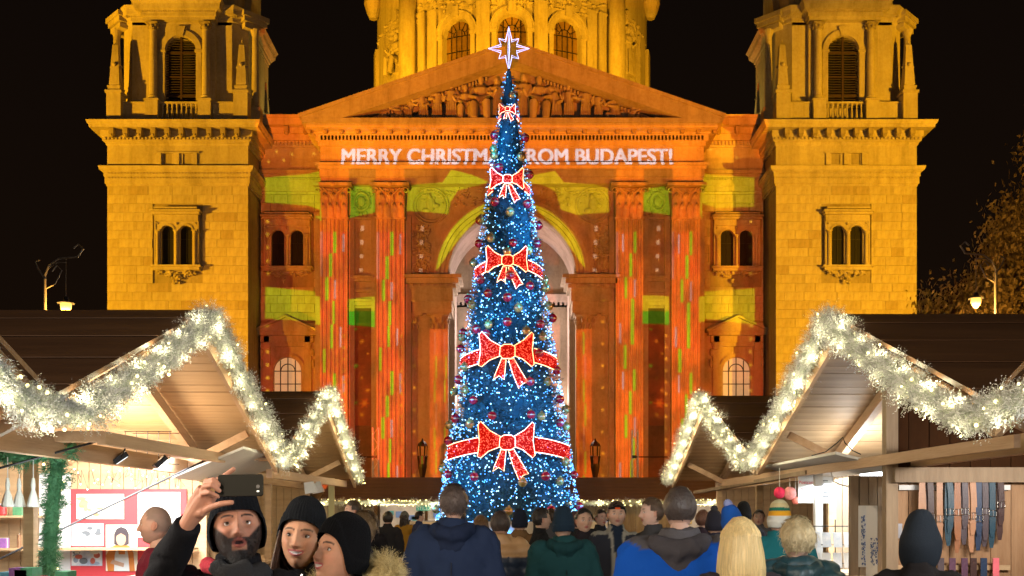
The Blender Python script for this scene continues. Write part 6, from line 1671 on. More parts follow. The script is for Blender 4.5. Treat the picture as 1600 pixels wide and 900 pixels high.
point("square_fill", (-3.6, 20.5, 2.9), 160, (1.0, 0.84, 0.62), 0.3); point("square_fill", (3.8, 21.5, 2.9), 160, (1.0, 0.84, 0.62), 0.3)  # added fill toward the tree foot and barrier, no fixtures
point("square_fill", (-6.0, 33.0, 3.2), 220, (1.0, 0.84, 0.62), 0.3); point("square_fill", (6.0, 33.0, 3.2), 220, (1.0, 0.84, 0.62), 0.3)  # added fill that brightens the pale barrier, no fixtures

area("lane_fill", (-3.2, -2.5, 2.5), (0.0, 4.5, 1.5), 120, (1.0, 0.82, 0.62), 1.6, 0.4); area("lane_fill", (3.2, -2.5, 2.5), (0.0, 5.5, 1.5), 150, (0.92, 0.95, 1.0), 1.6, 0.4)  # added fill from behind the camera onto the crowd, no fixtures
point("square_fill", (-9.5, 36, 7.5), 500, (1.0, 0.60, 0.25), 0.3); point("square_fill", (9.5, 36, 7.5), 500, (1.0, 0.60, 0.25), 0.3)  # added warm fill for the far stall roof, no fixtures

random.seed(303)
cols_ = [("cream",(0.75,0.70,0.58)),("red",(0.50,0.05,0.05)),("green",(0.10,0.28,0.14)),("amber",(0.62,0.36,0.08)),("blue",(0.10,0.20,0.42)),("violet",(0.28,0.12,0.36)),("brown",(0.25,0.13,0.06)),("white",(0.78,0.78,0.76))]
m = MB(); m.box(-6.6, -3.95, 12.55, 12.9, 1.22, 1.245); m.build("goods_shelf", M_WOODX, HL1)
m = MB(); m.box(-8.0, -5.85, 12.55, 12.9, 1.62, 1.645); m.build("goods_shelf", M_WOODX, HL1)
kk = 0
for row, (x0_, x1_, z_) in enumerate(((-8.0, -5.9, 1.645), (-6.5, -5.8, 1.245))):
    x = x0_
    while x < x1_:
        cn, cv = cols_[kk % 8]; form = ("jar", "box", "candle")[kk % 3]
        o = empty("gift_%s" % form, (x, 12.7, z_), f"{cn} {form} on the {('upper','lower')[row]} shelf of the left stall, item {ordn[kk % 12].split()[0]} along", form, "small goods on the left stall shelves")
        mm_ = mat("goods_%s" % cn, cv, rough=0.4, var=0.2, scale=20); m = MB()
        if form == "jar": m.lathe([(0.04,0),(0.05,0.02),(0.05,0.11),(0.035,0.13)], n=12)
        elif form == "box": m.box(-0.055,0.055,-0.05,0.05,0,0.12)
        else: m.lathe([(0.025,0),(0.025,0.16),(0.02,0.165)], n=10)
        m.build("body", mm_, o); m = MB()
        if form == "jar": m.lathe([(0.037,0.13),(0.037,0.15)], n=12)
        elif form == "box": m.box(-0.057,0.057,-0.01,0.01,0.0,0.123)
        else: m.tube([(0,0,0.165),(0,0,0.18)], 0.003, 4)
        m.build("top", M_WHITEB, o); kk += 1; x += random.uniform(0.15, 0.22)
# tangled string lights above the posters
random.seed(404); SL = empty("string_lights", (0,0,0), "tangled thin wire with tiny white bulbs above the red poster board", "string lights"); m = MB(); q = MB(); pts = []
for i in range(60):
    f = i/59; pts.append(Vector((X(116+f*170, 12.7)+random.uniform(-.06,.06), 12.7+random.uniform(-.08,.05), Z(748, 12.7)+random.uniform(-.14,.16))))
m.tube(pts, 0.003, 4); m.build("wire", M_IRON, SL)
for p in pts[::2]: q.ball(p+Vector((0,-0.01,-0.01)), 0.009, 6, 4)
q.build("bulb", mat("white_mini_bulb", (1,1,1), emit=(0.95,0.97,1.0), estr=4.0), SL, kind="stuff")

spot("tree_uplight", (14.5, 31, 1.5), (21.5, 42, 11), 4200, (1.0, 0.60, 0.12), 60, 0.6, 0.2)

point("stall_lamp", (X(80, 8.6), 8.45, 1.75), 14, (0.88, 1.0, 0.92), 0.15)  # added fill that brightens the green garland, no lamp built here
CB2 = empty("power_cable", (0,0,0), "thin dark cable sagging under the right gable toward the tube lights", "cable"); m = MB()
m.tube([(X(p, 11.0), 11.0, Z(q, 11.0)) for p, q in ((1268,712),(1290,706),(1308,692),(1317,683),(1320,692),(1332,704),(1345,710))], 0.006, 5); m.build("wire", M_IRON, CB2)
# ================================================================== people
def vcol_mat(name, rough=0.6, sheen=0.0, bump=0.0, bscale=60, sss=0.0, spec=0.4, stretch=(1,1,1)):
    m = mat(name, (0.5,0.5,0.5), rough=rough, sheen=sheen, bump=bump, bscale=bscale, spec=spec, stretch=stretch)
    n = m.node_tree; a = n.nodes.new("ShaderNodeAttribute"); a.attribute_name = "Col"; n.links.new(a.outputs["Color"], n.nodes["Principled BSDF"].inputs["Base Color"])
    if sss:
        b = n.nodes["Principled BSDF"]; b.inputs["Subsurface Weight"].default_value = sss; b.inputs["Subsurface Radius"].default_value = (0.012, 0.005, 0.003); b.inputs["Subsurface Scale"].default_value = 1.0
    return m
M_SKIN = vcol_mat("skin", rough=0.60, spec=0.3, sss=0.12, bump=0.14, bscale=420)
M_CLOTH = vcol_mat("woven_cloth", rough=0.9, spec=0.12, sheen=0.0, bump=0.25, bscale=180)
M_NYLON = vcol_mat("quilted_nylon", rough=0.42, bump=0.15, bscale=40)
M_KNIT = vcol_mat("knitted_wool", rough=0.95, spec=0.1, sheen=0.02, bump=0.5, bscale=220)
M_HAIR = vcol_mat("hair", rough=0.42, bump=0.5, bscale=90, stretch=(3, 3, 0.15))
M_EYE = vcol_mat("eye", rough=0.08, spec=0.8)
def setcol(me, cols):
    a = me.color_attributes.new("Col", 'FLOAT_COLOR', 'POINT'); c = np.ones((len(me.vertices), 4), np.float32); c[:, :3] = cols; a.data.foreach_set("color", c.ravel())
def verts(me):
    v = np.empty(len(me.vertices)*3, np.float32); me.vertices.foreach_get("co", v); return v.reshape(-1, 3)
def normals(me):
    v = np.empty(len(me.vertices)*3, np.float32); me.vertices.foreach_get("normal", v); return v.reshape(-1, 3)
def faces_of(me): return [tuple(p.vertices) for p in me.polygons]
def gauss(x, s): return np.exp(-(x/s)**2)
def sstep(a, b, x):
    t = np.clip((x-a)/(b-a), 0, 1); return t*t*(3-2*t)
def loft(m, secs, n=20):
    """secs: (cx, cy, z, rx, ry)"""
    vs = []
    for cx, cy, z, rx, ry in secs:
        for j in range(n):
            a = 2*PI*j/n; c, s = math.cos(a), math.sin(a); vs.append((cx+rx*math.copysign(abs(c)**0.85, c), cy+ry*math.copysign(abs(s)**0.85, s), z))
    k = len(secs); fs = [(i*n+j, i*n+(j+1)%n, (i+1)*n+(j+1)%n, (i+1)*n+j) for i in range(k-1) for j in range(n)]
    fs += [tuple(range(n-1, -1, -1)), tuple((k-1)*n+j for j in range(n))]
    m.add(vs, fs)

def head_grid(nu, nv, male, feat=True, mouth='closed', k=1.0):
    u = np.linspace(-1, 1, nu, endpoint=False); lon = PI*np.sign(u)*np.abs(u)**1.35
    lat = np.linspace(-PI/2, PI/2, nv); LON, LAT = np.meshgrid(lon, lat)
    ax, ay, az = 0.0765, 0.097, 0.117
    x = ax*np.cos(LAT)**0.9*np.sin(LON); y = -ay*np.cos(LAT)**0.9*np.cos(LON); z = az*np.sin(LAT)
    t = z/az; low = np.clip(-t, 0, 1)
    x = x*(1-(0.20 if male else 0.27)*low**1.9)*(1.03 if male else 1.0)*(1-0.05*np.clip(t, 0, 1)**2)
    x = x*(1+0.10*gauss(t-0.25, 0.5)*sstep(-0.02, 0.08, y))
    y = np.where(y > 0, y*(1-0.42*low**1.2), y*(1-0.02*low)+0.0)
    y = np.where(y < 0, -ay*np.abs(y/ay)**0.86*0.93, y)
    y = y+0.010*sstep(0.3, 0.85, t)*sstep(0.0, 0.04, -y)
    y -= 0.010*low**2
    if feat:
        fr = sstep(0.0, 0.05, -y)
        pr = np.clip((0.020-z)/(0.050), 0, 1)*sstep(-0.043, -0.031, z); 
        d = pr**1.15*(0.027 if male else 0.0185)*gauss(x, 0.0065+0.0065*np.clip((0.02-z)/0.05, 0, 1))
        d += 0.0045*gauss(x, 0.006)*gauss(z-0.022, 0.02)
        for s in (-1, 1):
            d += 0.0075*gauss(x-s*0.0125, 0.0065)*gauss(z+0.030, 0.0065)
            d -= 0.0125*gauss(x-s*0.031, 0.017)*gauss(z-0.006, 0.0125)
            d += (0.0055 if male else 0.003)*gauss(x-s*0.028, 0.021)*gauss(z-0.028, 0.008)
            d += 0.0055*gauss(x-s*0.043, 0.018)*gauss(z+0.018, 0.018)
            if mouth == 'smile': d += 0.004*gauss(x-s*0.036, 0.012)*gauss(z+0.038, 0.014)
        mw = 0.020 if mouth != 'smile' else 0.026
        curve = (0.006*(np.abs(x)/0.025)**2 if mouth == 'smile' else 0.0)
        zz = z-curve; op = 0.0035 if mouth == 'closed' else (0.0085 if mouth == 'open' else 0.005)
        d += 0.0065*gauss(x, mw)*gauss(zz+0.058-op, 0.0048); d += 0.0075*gauss(x, mw*0.85)*gauss(zz+0.058+op+0.001, 0.0055)
        d -= (0.004 if mouth == 'closed' else 0.008)*gauss(x, mw*0.8)*gauss(zz+0.058, op*0.75)
        d += 0.009*gauss(x, 0.018)*gauss(z+0.094, 0.014); d -= 0.004*gauss(x, 0.018)*gauss(z+0.077, 0.006)
        d -= 0.0025*gauss(x, 0.004)*gauss(z+0.045, 0.005)
        y = y-d*fr
    P = np.stack([x, y, z], -1).reshape(-1, 3)*k
    fs = []
    for i in range(nv-1):
        for j in range(nu):
            j2 = (j+1) % nu; fs.append((i*nu+j, i*nu+j2, (i+1)*nu+j2, (i+1)*nu+j))
    return P, fs
def face_colors(P, skin, opt):
    x, y, z = P[:,0], P[:,1], P[:,2]; front = y < -0.02
    c = np.tile(np.array(skin, np.float32), (len(P), 1))
    def mix(mask, col):
        mask = mask[:, None]; c[:] = c*(1-mask)+np.array(col, np.float32)*mask
    for s in (-1, 1): mix(0.30*gauss(x-s*0.042, 0.018)*gauss(z+0.026, 0.018)*front, (skin[0]*1.05, skin[1]*0.62, skin[2]*0.55))
    mix(0.35*gauss(x, 0.012)*gauss(z+0.028, 0.012)*front, (skin[0]*1.0, skin[1]*0.66, skin[2]*0.6))
    mouth = opt.get('mouth', 'closed'); mw = 0.023 if mouth != 'smile' else 0.030; cz = z-(0.006*(np.abs(x)/0.025)**2 if mouth == 'smile' else 0)
    lh = 0.0105 if mouth == 'closed' else (0.016 if mouth == 'open' else 0.0125)
    beard = opt.get('beard')
    if beard:
        axx = np.abs(x); cheek = np.where(axx > 0.028, -0.046+(axx-0.028)*1.15, -0.079); cheek = np.minimum(cheek, 0.012)
        jaw = sstep(0.006, -0.006, z-cheek)*sstep(0.03, 0.005, y)
        mou = sstep(0.036, 0.030, axx)*sstep(-0.0385, -0.0425, z)*sstep(-0.062, -0.052, z)*front
        gte = sstep(0.021, 0.026, axx)*sstep(0.040, 0.033, axx)*sstep(-0.040, -0.046, z)*front
        m_ = np.clip(np.maximum(np.maximum(jaw, mou), gte), 0, 1)*(1-sstep(1.15, 0.85, (x/(mw*0.98))**2+((cz+0.059)/(lh*0.92))**2))
        opt['bmask'] = m_
        mix(np.clip(m_, 0, 1)*opt.get('bd', 0.95), beard)
    r = (x/mw)**2+((cz+0.058)/lh)**2
    mix(sstep(1.15, 0.85, r)*front*0.85, opt.get('lip', (0.42, 0.12, 0.10)))
    if mouth == 'open': mix(sstep(1.1, 0.8, (x/(mw*0.62))**2+((cz+0.058)/0.0065)**2)*front, (0.03, 0.01, 0.01))
    elif mouth == 'smile': mix(sstep(1.1, 0.85, (x/(mw*0.82))**2+((cz+0.0575)/0.0042)**2)*front, (0.78, 0.74, 0.68))
    else: mix(gauss(x, mw*0.9)*gauss(cz+0.058, 0.0014)*front*0.8, (0.10, 0.03, 0.03))
    for s in (-1, 1):
        ex = (x-s*0.031)*s
        bz = 0.027+0.0035*(1-((ex-0.002)/0.02)**2)
        mix(sstep(0.0045, 0.0022, np.abs(z-bz))*(np.abs(ex) < 0.020)*front*opt.get('brow', 0.85), opt.get('browc', (0.05, 0.03, 0.02)))
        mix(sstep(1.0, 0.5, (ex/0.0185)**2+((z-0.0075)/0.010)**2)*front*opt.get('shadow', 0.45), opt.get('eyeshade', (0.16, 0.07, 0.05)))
        if opt.get('painted'):
            mix((sstep(1.1, 0.8, (ex/0.014)**2+((z-0.006)/0.0055)**2))*front, (0.6, 0.56, 0.52)); mix(sstep(1.1, 0.7, (ex/0.0065)**2+((z-0.006)/0.006)**2)*front, (0.03, 0.02, 0.015))
        for q in (0.006,): mix(gauss(x-s*0.006, 0.003)*gauss(z+0.040, 0.0025)*front*0.75, (0.12, 0.04, 0.03))
    if opt.get('stubble'): 
        line = -0.030-0.02*(1-np.clip(np.abs(x)/0.05, 0, 1)); mix(sstep(0.012, -0.006, z-line)*(y < 0.03)*0.28, (0.12, 0.09, 0.08))
    if opt.get('crown'):
        hl = 0.068+0.03*sstep(0.0, 0.06, -y)*(1-np.clip(np.abs(x)/0.06, 0, 1)); k = sstep(-0.01, 0.012, z-np.where(y < 0, np.where(y < -0.04, hl, 0.03), -0.045+0.0*y)); mix(k*0.9, opt['crown'])
    nn = np.array([0.6*noise.noise(Vector(p)*38)+0.4*noise.noise(Vector(p)*110) for p in P.tolist()], np.float32); c = c*(1+0.16*nn)[:, None]; c[:, 1] *= 1-0.10*np.maximum(0, nn)
    return np.clip(c, 0, 1)
def rotm(yaw, pitch, roll): return np.array(Matrix.Rotation(rad(yaw), 3, 'Z') @ Matrix.Rotation(rad(roll), 3, 'Y') @ Matrix.Rotation(rad(pitch), 3, 'X'), np.float32)

def finger(m, pts, r):
    m.tube(pts, [r*(1.05-0.10*i) for i in range(len(pts))], 8, caps=True); m.ball(pts[-1], r*(1.05-0.10*(len(pts)-1)), 8, 6)
def simple_hand(m, wr, fwd, side, nrm, curl=0.5, k=1.0, left=False):
    wr = Vector(wr); f = Vector(fwd).normalized(); s = Vector(side).normalized(); n = Vector(nrm).normalized()
    m.tube([wr-f*0.02, wr+f*0.03, wr+f*0.065, wr+f*0.088], [0.026*k, 0.030*k, 0.034*k, 0.026*k], 10)
    for off in (-0.022, 0.022): m.tube([wr+f*0.02+s*off*0.5, wr+f*0.085+s*off], [0.018*k, 0.016*k], 8)
    for i, (o, L) in enumerate(((-0.030, 0.068), (-0.010, 0.078), (0.010, 0.072), (0.029, 0.056))):
        p = wr+f*0.088+s*o; a = p; pts = [a]; ang = 0
        for q in range(3): ang += curl*(0.5+0.35*q)+0.03*i; a = a+(f*math.cos(ang)+n*math.sin(ang))*(L*(0.42, 0.32, 0.26)[q]); pts.append(a)
        finger(m, pts, 0.0088*k)
    b = wr+f*0.03-s*0.028; finger(m, [b, b+f*0.025-s*0.026+n*0.006, b+f*0.055-s*0.032+n*0.02, b+f*0.075-s*0.024+n*0.032], 0.0105*k)

def shirt_noise(P, N, amp, fx, fz, seed):
    out = np.empty(len(P), np.float32)
    for i, p in enumerate(P):
        out[i] = noise.noise(Vector((p[0]*fx+seed, p[1]*fx, p[2]*fz)))+0.5*noise.noise(Vector((p[0]*fx*2.3, p[1]*fx*2.3+seed, p[2]*fz*2.1)))
    return P+N*(out*amp)[:, None]

HEADZ = 0.118
PEOPLE = 0
def person(px, Y, H, face, label, group="people in the crowd", head=(0,0,0), hx=0.0, skin=(0.50,0.27,0.18), jacket=(0.02,0.02,0.03), jmat=None, jfun=None, puff=0, hem=0.72, trousers=(0.03,0.03,0.04),
           hair=None, hairc=(0.03,0.02,0.015), hat=None, hatc=(0.02,0.02,0.02), hatfun=None, opt=None, arms=None, near=False, male=True, bulk=1.0, collar='stand', collarc=None, mesh_extra=None, hands=True, wide=1.0, hairlen=0.30, clothes_amp=0.006, hood_down=None, headk=1.03):
    """a figure standing at picture column px and distance Y, height H, turned by face degrees (0 looks at the camera)"""
    global PEOPLE
    PEOPLE += 1
    s = H/1.75; opt = dict(opt or {}); root = empty("person", (X(px, Y), Y, 0), label, "person", group, rad(face))
    arms = arms or {}
    sh = 0.185*wide; zs = 1.42
    def arm(side):
        a = arms.get(side)
        if a: return [Vector((side*sh, 0.0, zs)), Vector(a[0]), Vector(a[1])]
        return [Vector((side*sh, 0.0, zs)), Vector((side*(sh+0.075), 0.03, 1.15)), Vector((side*(sh+0.05), -0.06, 0.90))]
    # ---- body
    b = MB()
    loft(b, [(0,0.0,0.86,0.155,0.11),(0,0,0.98,0.165,0.115),(0,0,1.10,0.145,0.10),(0,0,1.25,0.160,0.105),(0,0,1.36,0.165,0.10),(0,0.005,1.43,0.12,0.08),(0,0.01,1.48,0.06,0.062)])
    b.tube([(0,0.012,1.42),(0,0.006,1.50),(hx*0.5,-0.004,1.585)], [0.062,0.056,0.056], 14)
    for sd in (-1, 1):
        st = arms.get('stride', 0)*sd
        b.tube([(sd*0.09,0,0.90),(sd*0.10,-0.01-st*0.5,0.50),(sd*0.10,0.02-st,0.09)], [0.085,0.058,0.040], 12)
        b.tube([(sd*0.10,0.05-st,0.05),(sd*0.11,-0.13-st,0.035)], [0.042,0.036], 10)
        A = arm(sd); b.ball(A[0]-Vector((sd*0.01,0,0.012)), 0.048); b.tube(A, [0.042,0.036,0.026], 10)
    body = fuse(b, 0.02 if near else 0.03, "body", M_SKIN, 2)
    V = verts(body); F_ = faces_of(body); bpy.data.meshes.remove(body)
    V = V*s
    C = np.tile(np.array(skin, np.float32), (len(V), 1))
    # ---- head
    nu, nv = (104, 96) if near else (44, 40)
    hk = 1.0*headk
    if not near: opt['painted'] = True
    HP, HF = head_grid(nu, nv, male, True, opt.get('mouth', 'closed'), 1.0)
    HC = face_colors(HP, skin, opt)
    R = rotm(*head); hc = np.array([hx, -0.012, 1.75-HEADZ], np.float32)*s+np.array([0,0,0], np.float32)
    allV = [V, (HP*hk)@R.T+hc]; allF = list(F_)+[tuple(i+len(V) for i in f) for f in HF]; allC = [C, HC]; base = len(V)+len(HP)
    # ears, hands
    e = MB()
    for sd in ((-1, 1) if hat not in ('beanie', 'pom', 'hood') and hair not in ('bob', 'long') else ()):
        e.ball((sd*0.0765, 0.006, -0.004), (0.009, 0.017, 0.031), 12, 8, Matrix.Rotation(rad(sd*18), 3, 'Z') @ Matrix.Rotation(rad(-10), 3, 'X'))
        e.tube([(sd*0.082, 0.018, 0.018), (sd*0.086, 0.026, 0.004), (sd*0.083, 0.02, -0.016), (sd*0.077, 0.004, -0.028)], [0.004]*4, 6)
    EV = np.array(e.v, np.float32).reshape(-1, 3); allV.append((EV*hk)@R.T+hc); allF += [tuple(i+base for i in f) for f in e.f]; base += len(EV); allC.append(np.tile(np.array((skin[0], skin[1]*0.8, skin[2]*0.75), np.float32), (len(EV), 1)))
    if hands:
        h = MB()
        for sd in (-1, 1):
            if arms.get('nohand') == sd: continue
            A = arm(sd); f = (A[2]-A[1]).normalized(); q = arms.get(('h', sd))
            if q: simple_hand(h, A[2], q[0], q[1], q[2], q[3])
            else:
                n_ = Vector((-sd, 0, 0)); sdv = f.cross(n_).normalized(); 
                if sdv.y > 0: sdv = -sdv
                simple_hand(h, A[2], f, -sdv, n_, 0.45)
        HV = np.array(h.v, np.float32)*s
        if len(HV): allV.append(HV); allF += [tuple(i+base for i in f) for f in h.f]; base += len(HV); allC.append(np.tile(np.array(skin, np.float32), (len(HV), 1)))
    if mesh_extra:
        XV, XF, XC = mesh_extra(); allV.append(XV); allF += [tuple(i+base for i in f) for f in XF]; base += len(XV); allC.append(XC)
    me = bpy.data.meshes.new("body"); me.from_pydata([tuple(v) for v in np.concatenate(allV)], [], allF); me.materials.append(M_SKIN); setcol(me, np.concatenate(allC)); me.polygons.foreach_set("use_smooth", [True]*len(me.polygons)); me.update()
    place(me, "body", (0,0,0), root)
    def hpart(name, P, Fc, m_, colr, smooth=True, seed=0):
        me = bpy.data.meshes.new(name); me.from_pydata([tuple(v) for v in (P*hk)@R.T+hc], [], Fc); me.materials.append(m_)
        c = np.array(colr, np.float32); c = c if c.ndim == 2 else np.tile(c, (len(P), 1)); setcol(me, c)
        me.polygons.foreach_set("use_smooth", [smooth]*len(me.polygons)); me.update(); return place(me, name, (0,0,0), root)
    if near and opt.get('beard'):
        bm_ = opt['bmask']; idx = np.nonzero(bm_ > 0.6)[0]; tf = MB(); random.seed(3)
        for k in range(2600):
            p = Vector(HP[idx[random.randrange(len(idx))]]); n_ = Vector((p.x, p.y, p.z*0.4)).normalized(); dn = Vector((random.uniform(-.5,.5), random.uniform(-.3,.2), -1)); sd_ = n_.cross(dn).normalized()
            l = random.uniform(0.004, 0.010); tf.add([p+sd_*0.0008, p-sd_*0.0008, p+n_*l*0.45+dn*l], [(0,1,2)])
        hpart("beard", np.array(tf.v, np.float32), tf.f, M_HAIR, opt['beard'])
    # ---- eyes
    if near:
        gz = Vector(opt.get('gaze', (0, -1, 0))).normalized()
        for sd in (-1, 1):
            c0 = np.array((sd*0.031, -0.0705, 0.0055), np.float32); i = np.argmin(np.hypot(HP[:,0]-c0[0], HP[:,2]-c0[2])+(HP[:,1] > 0)*9); c0[1] = HP[i,1]+0.0120-0.0042
            q = MB(); q.ball((0,0,0), 0.0122, 24, 18); P = np.array(q.v, np.float32); d = P/0.0122; dt = d@np.array(gz, np.float32)
            cc = np.where((dt > 0.96)[:,None], np.array((0.005,0.004,0.004)), np.where((dt > 0.83)[:,None], np.array(opt.get('iris', (0.09,0.045,0.02))), np.array((0.50,0.45,0.41))))
            hpart("eye", P+c0, q.f, M_EYE, cc.astype(np.float32))
            # lids
            P, Fq = [], []; nl = 14
            for (a0, a1, rr) in ((opt.get('lid', 20), 88, 0.0134), (-88, -27, 0.0132)):
                b0 = len(P)
                for i_ in range(8):
                    la = rad(a0+(a1-a0)*i_/7)
                    for j in range(nl+1):
                        lo_ = rad(-80+160*j/nl); sag = 0.35*abs(math.sin(lo_))**2*(-1 if a0 > 0 else 1)*(1-i_/7 if a0 > 0 else i_/7); l2 = la+sag*0.5
                        P.append((rr*math.cos(l2)*math.sin(lo_), -rr*math.cos(l2)*math.cos(lo_), rr*math.sin(l2)))
                for i_ in range(7):
                    for j in range(nl): Fq.append((b0+i_*(nl+1)+j, b0+i_*(nl+1)+j+1, b0+(i_+1)*(nl+1)+j+1, b0+(i_+1)*(nl+1)+j))
            P = np.array(P, np.float32); cl = np.tile(np.array(skin, np.float32)*0.8, (len(P), 1)); cl[:2*(nl+1)] = opt.get('lash', (0.02,0.012,0.01)); cl[len(P)-nl-1:] *= 0.55
            hpart("eyelid", P+c0, Fq, M_SKIN, cl)
    # ---- hair
    def shell(keep, off, ny=60, nx=72, fold=None, rib=0, seedn=0.0, amp=0.0, fr=40, thr=None):
        P, Fc = head_grid(nx, ny, male, False); r = np.linalg.norm(P, axis=1, keepdims=True); N = P/np.maximum(r, 1e-6)
        o = off(P) if callable(off) else np.full(len(P), off)
        if rib: o = o+0.0012*np.sin(np.arctan2(P[:,0], P[:,1])*rib)
        if amp: o = o+amp*np.array([noise.noise(Vector((p[0]*fr+seedn, p[1]*fr, p[2]*fr*0.5))) for p in P])
        P2 = P+N*o[:,None]; k = keep(P); Fk = [f for f in Fc if (any if thr else all)(k[i] for i in f)]
        if thr: P2[:,2] = np.where(k, P2[:,2], thr(P))
        used = sorted({i for f in Fk for i in f}); mp = {u: i for i, u in enumerate(used)}
        return P2[used], [tuple(mp[i] for i in f) for f in Fk], P[used]
    if hair:
        hc_ = np.array(hairc, np.float32)
        def hc_cols(P): return np.array([hc_*(0.75+0.5*abs(noise.noise(Vector((p[0]*90, p[1]*90, p[2]*8))))*1.6) for p in P], np.float32)
        if hair in ('short', 'mid', 'bun'):
            keep = lambda P: (P[:,2] > np.where(P[:,1] < -0.035, 0.062+0.012*np.cos(P[:,0]*40), np.where(P[:,1] < 0.012, 0.012, -0.062)))
            thick = {'short': 0.011, 'mid': 0.02, 'bun': 0.016}[hair]
            P, Fk, P0 = shell(keep, lambda P: thick*sstep(-0.075, 0.03, P[:,2])+0.004, amp=0.006, fr=45)
            hpart("hair", P, Fk, M_HAIR, hc_cols(P))
            tf = MB(); random.seed(PEOPLE*7); wav = {'short': 0.010, 'mid': 0.030, 'bun': 0.012}[hair]
            for k in range(520 if Y < 9 else 200):
                p = Vector(P[random.randrange(len(P))]); n_ = p.normalized(); dn = Vector((random.uniform(-.5,.5), random.uniform(-.2,.9), random.uniform(-1.0,-0.1))); dn = (dn-n_*dn.dot(n_)).normalized(); sd_ = n_.cross(dn)
                l = wav*random.uniform(.7,1.5); a_ = p-n_*0.003; b_ = a_+dn*l*0.6+n_*l*0.28; c_ = a_+dn*l*1.3+n_*l*0.10+sd_*random.uniform(-.3,.3)*l; wv = sd_*0.0022
                tf.add([a_+wv, a_-wv, b_-wv, b_+wv, c_], [(0,1,2,3), (3,2,4)])
            hpart("hair_tufts", np.array(tf.v, np.float32), tf.f, M_HAIR, hc_cols(np.array(tf.v, np.float32)))
        if hair in ('long', 'bob', 'under_hat'):
            keep = (lambda P: (P[:,2] > np.where(P[:,1] < -0.03, 0.060, -0.09))) if hair != 'under_hat' else (lambda P: (P[:,1] > -0.02) & (P[:,2] < 0.06))
            P, Fk, P0 = shell(keep, 0.016, amp=0.007, fr=30); hpart("hair", P, Fk, M_HAIR, hc_cols(P))
            L = hairlen; st = MB(); random.seed(PEOPLE)
            for k in range(420 if hair == 'bob' else (260 if near else 110)):
                a = random.uniform(-2.1, 2.1); rr0 = 0.084+random.uniform(0, 0.016); z0 = random.uniform(0.0, 0.08) if hair != 'under_hat' else random.uniform(-0.04, 0.02)
                fx_, fy_ = math.sin(a), math.cos(a); top = Vector((fx_*rr0*0.9, fy_*rr0*1.12+0.0, z0)); l = L*random.uniform(0.85, 1.05)
                if hair != 'under_hat':
                    h0 = random.uniform(0.2, 1.0); q0 = math.sqrt(max(0, 1-h0*h0)); crown = Vector((fx_*q0*0.088, fy_*q0*0.108, h0*0.132)); md = Vector((fx_*0.092, fy_*0.112, 0.03))
                    st.tube([crown, crown.lerp(md, 0.5)*1.06, md], [0.004, 0.006, 0.0065], 4, caps=False); top = md; z0 = 0.03
                sp = 1.16 if hair == 'bob' else 1.05
                pts = [top, top+Vector((fx_*0.012, fy_*0.012, -l*0.35)), top+Vector((fx_*0.018*sp, fy_*0.014, -l*0.7)), top+Vector((fx_*(0.004 if hair == 'bob' else 0.02), fy_*0.0, -l))]
                st.tube(pts, [0.004, 0.0065, 0.006, 0.002], 4, caps=False)
            hpart("hair_strands", np.array(st.v, np.float32), st.f, M_HAIR, hc_cols(np.array(st.v, np.float32)))
    # ---- hats
    if hat:
        def hcol(P): 
            if hatfun: return np.array([hatfun(p) for p in P], np.float32)
            return np.array(hatc, np.float32)
        if hat in ('beanie', 'pom'):
            lowf, lowb = opt.get('hatlow', 0.040), opt.get('hatside', -0.052)
            thr_ = lambda P: lowf+(lowb-lowf)*sstep(-0.078, 0.0, P[:,1])
            keep = lambda P: P[:,2] > thr_(P)
            def off(P):
                edge = P[:,2]-thr_(P); return 0.010+0.007*sstep(0.05, 0.042, edge)+0.012*sstep(0.03, 0.1, P[:,2])
            P, Fk, P0 = shell(keep, off, rib=46 if near else 30, nx=140 if near else 80, ny=80, amp=0.004, fr=18, thr=thr_); P[:,2] += 0.020*sstep(0.05, 0.12, P[:,2]); hpart("knit_hat", P, Fk, M_KNIT, hcol(P))
            if hat == 'pom':
                q = MB(); q.ball((0, 0.0, 0.165), 0.038, 14, 10); P = np.array(q.v, np.float32); P = P+np.array([[random.uniform(-.004, .004) for _ in range(3)] for _ in P]); hpart("pom_pom", P, q.f, M_KNIT, opt.get('pomc', (0.7, 0.7, 0.65)))
        if hat == 'cap':
            keep = lambda P: P[:,2] > 0.030+0.014*(P[:,1] < -0.03)
            P, Fk, P0 = shell(keep, lambda P: 0.010+0.004*sstep(0.02, 0.1, P[:,2])); hpart("cap", P, Fk, M_CLOTH, hcol(P))
            q = MB(); ys = opt.get('brim', 1); vs = []
            for i in range(9):
                a = rad(-60+15*i); 
                for rr, zz in ((0.085, 0.034), (0.150-0.03*abs(math.sin(a)), 0.022)): vs += [(rr*math.sin(a)*0.85, ys*rr*math.cos(a)*1.05, zz), (rr*math.sin(a)*0.85, ys*rr*math.cos(a)*1.05, zz+0.004)]
            q.add(vs, [(4*i, 4*i+4, 4*i+6, 4*i+2) for i in range(8)]+[(4*i+1, 4*i+3, 4*i+7, 4*i+5) for i in range(8)]+[(4*i+2, 4*i+6, 4*i+7, 4*i+3) for i in range(8)])
            hpart("cap_brim", np.array(q.v, np.float32), q.f, M_CLOTH, hatc)
        if hat == 'hood':
            keep = lambda P: (P[:,1] > -0.055) | (P[:,2] > 0.085)
            P, Fk, P0 = shell(keep, lambda P: 0.024+0.018*sstep(0.0, -0.1, P[:,2])+0.01*sstep(0.05, 0.12, P[:,2]), amp=0.01, fr=14); P[:,2] += 0.035*sstep(0.06, 0.15, P[:,2]); hpart("hood", P, Fk, M_CLOTH, hcol(P))
    # ---- jacket
    j = MB(); B = bulk; cl = zs
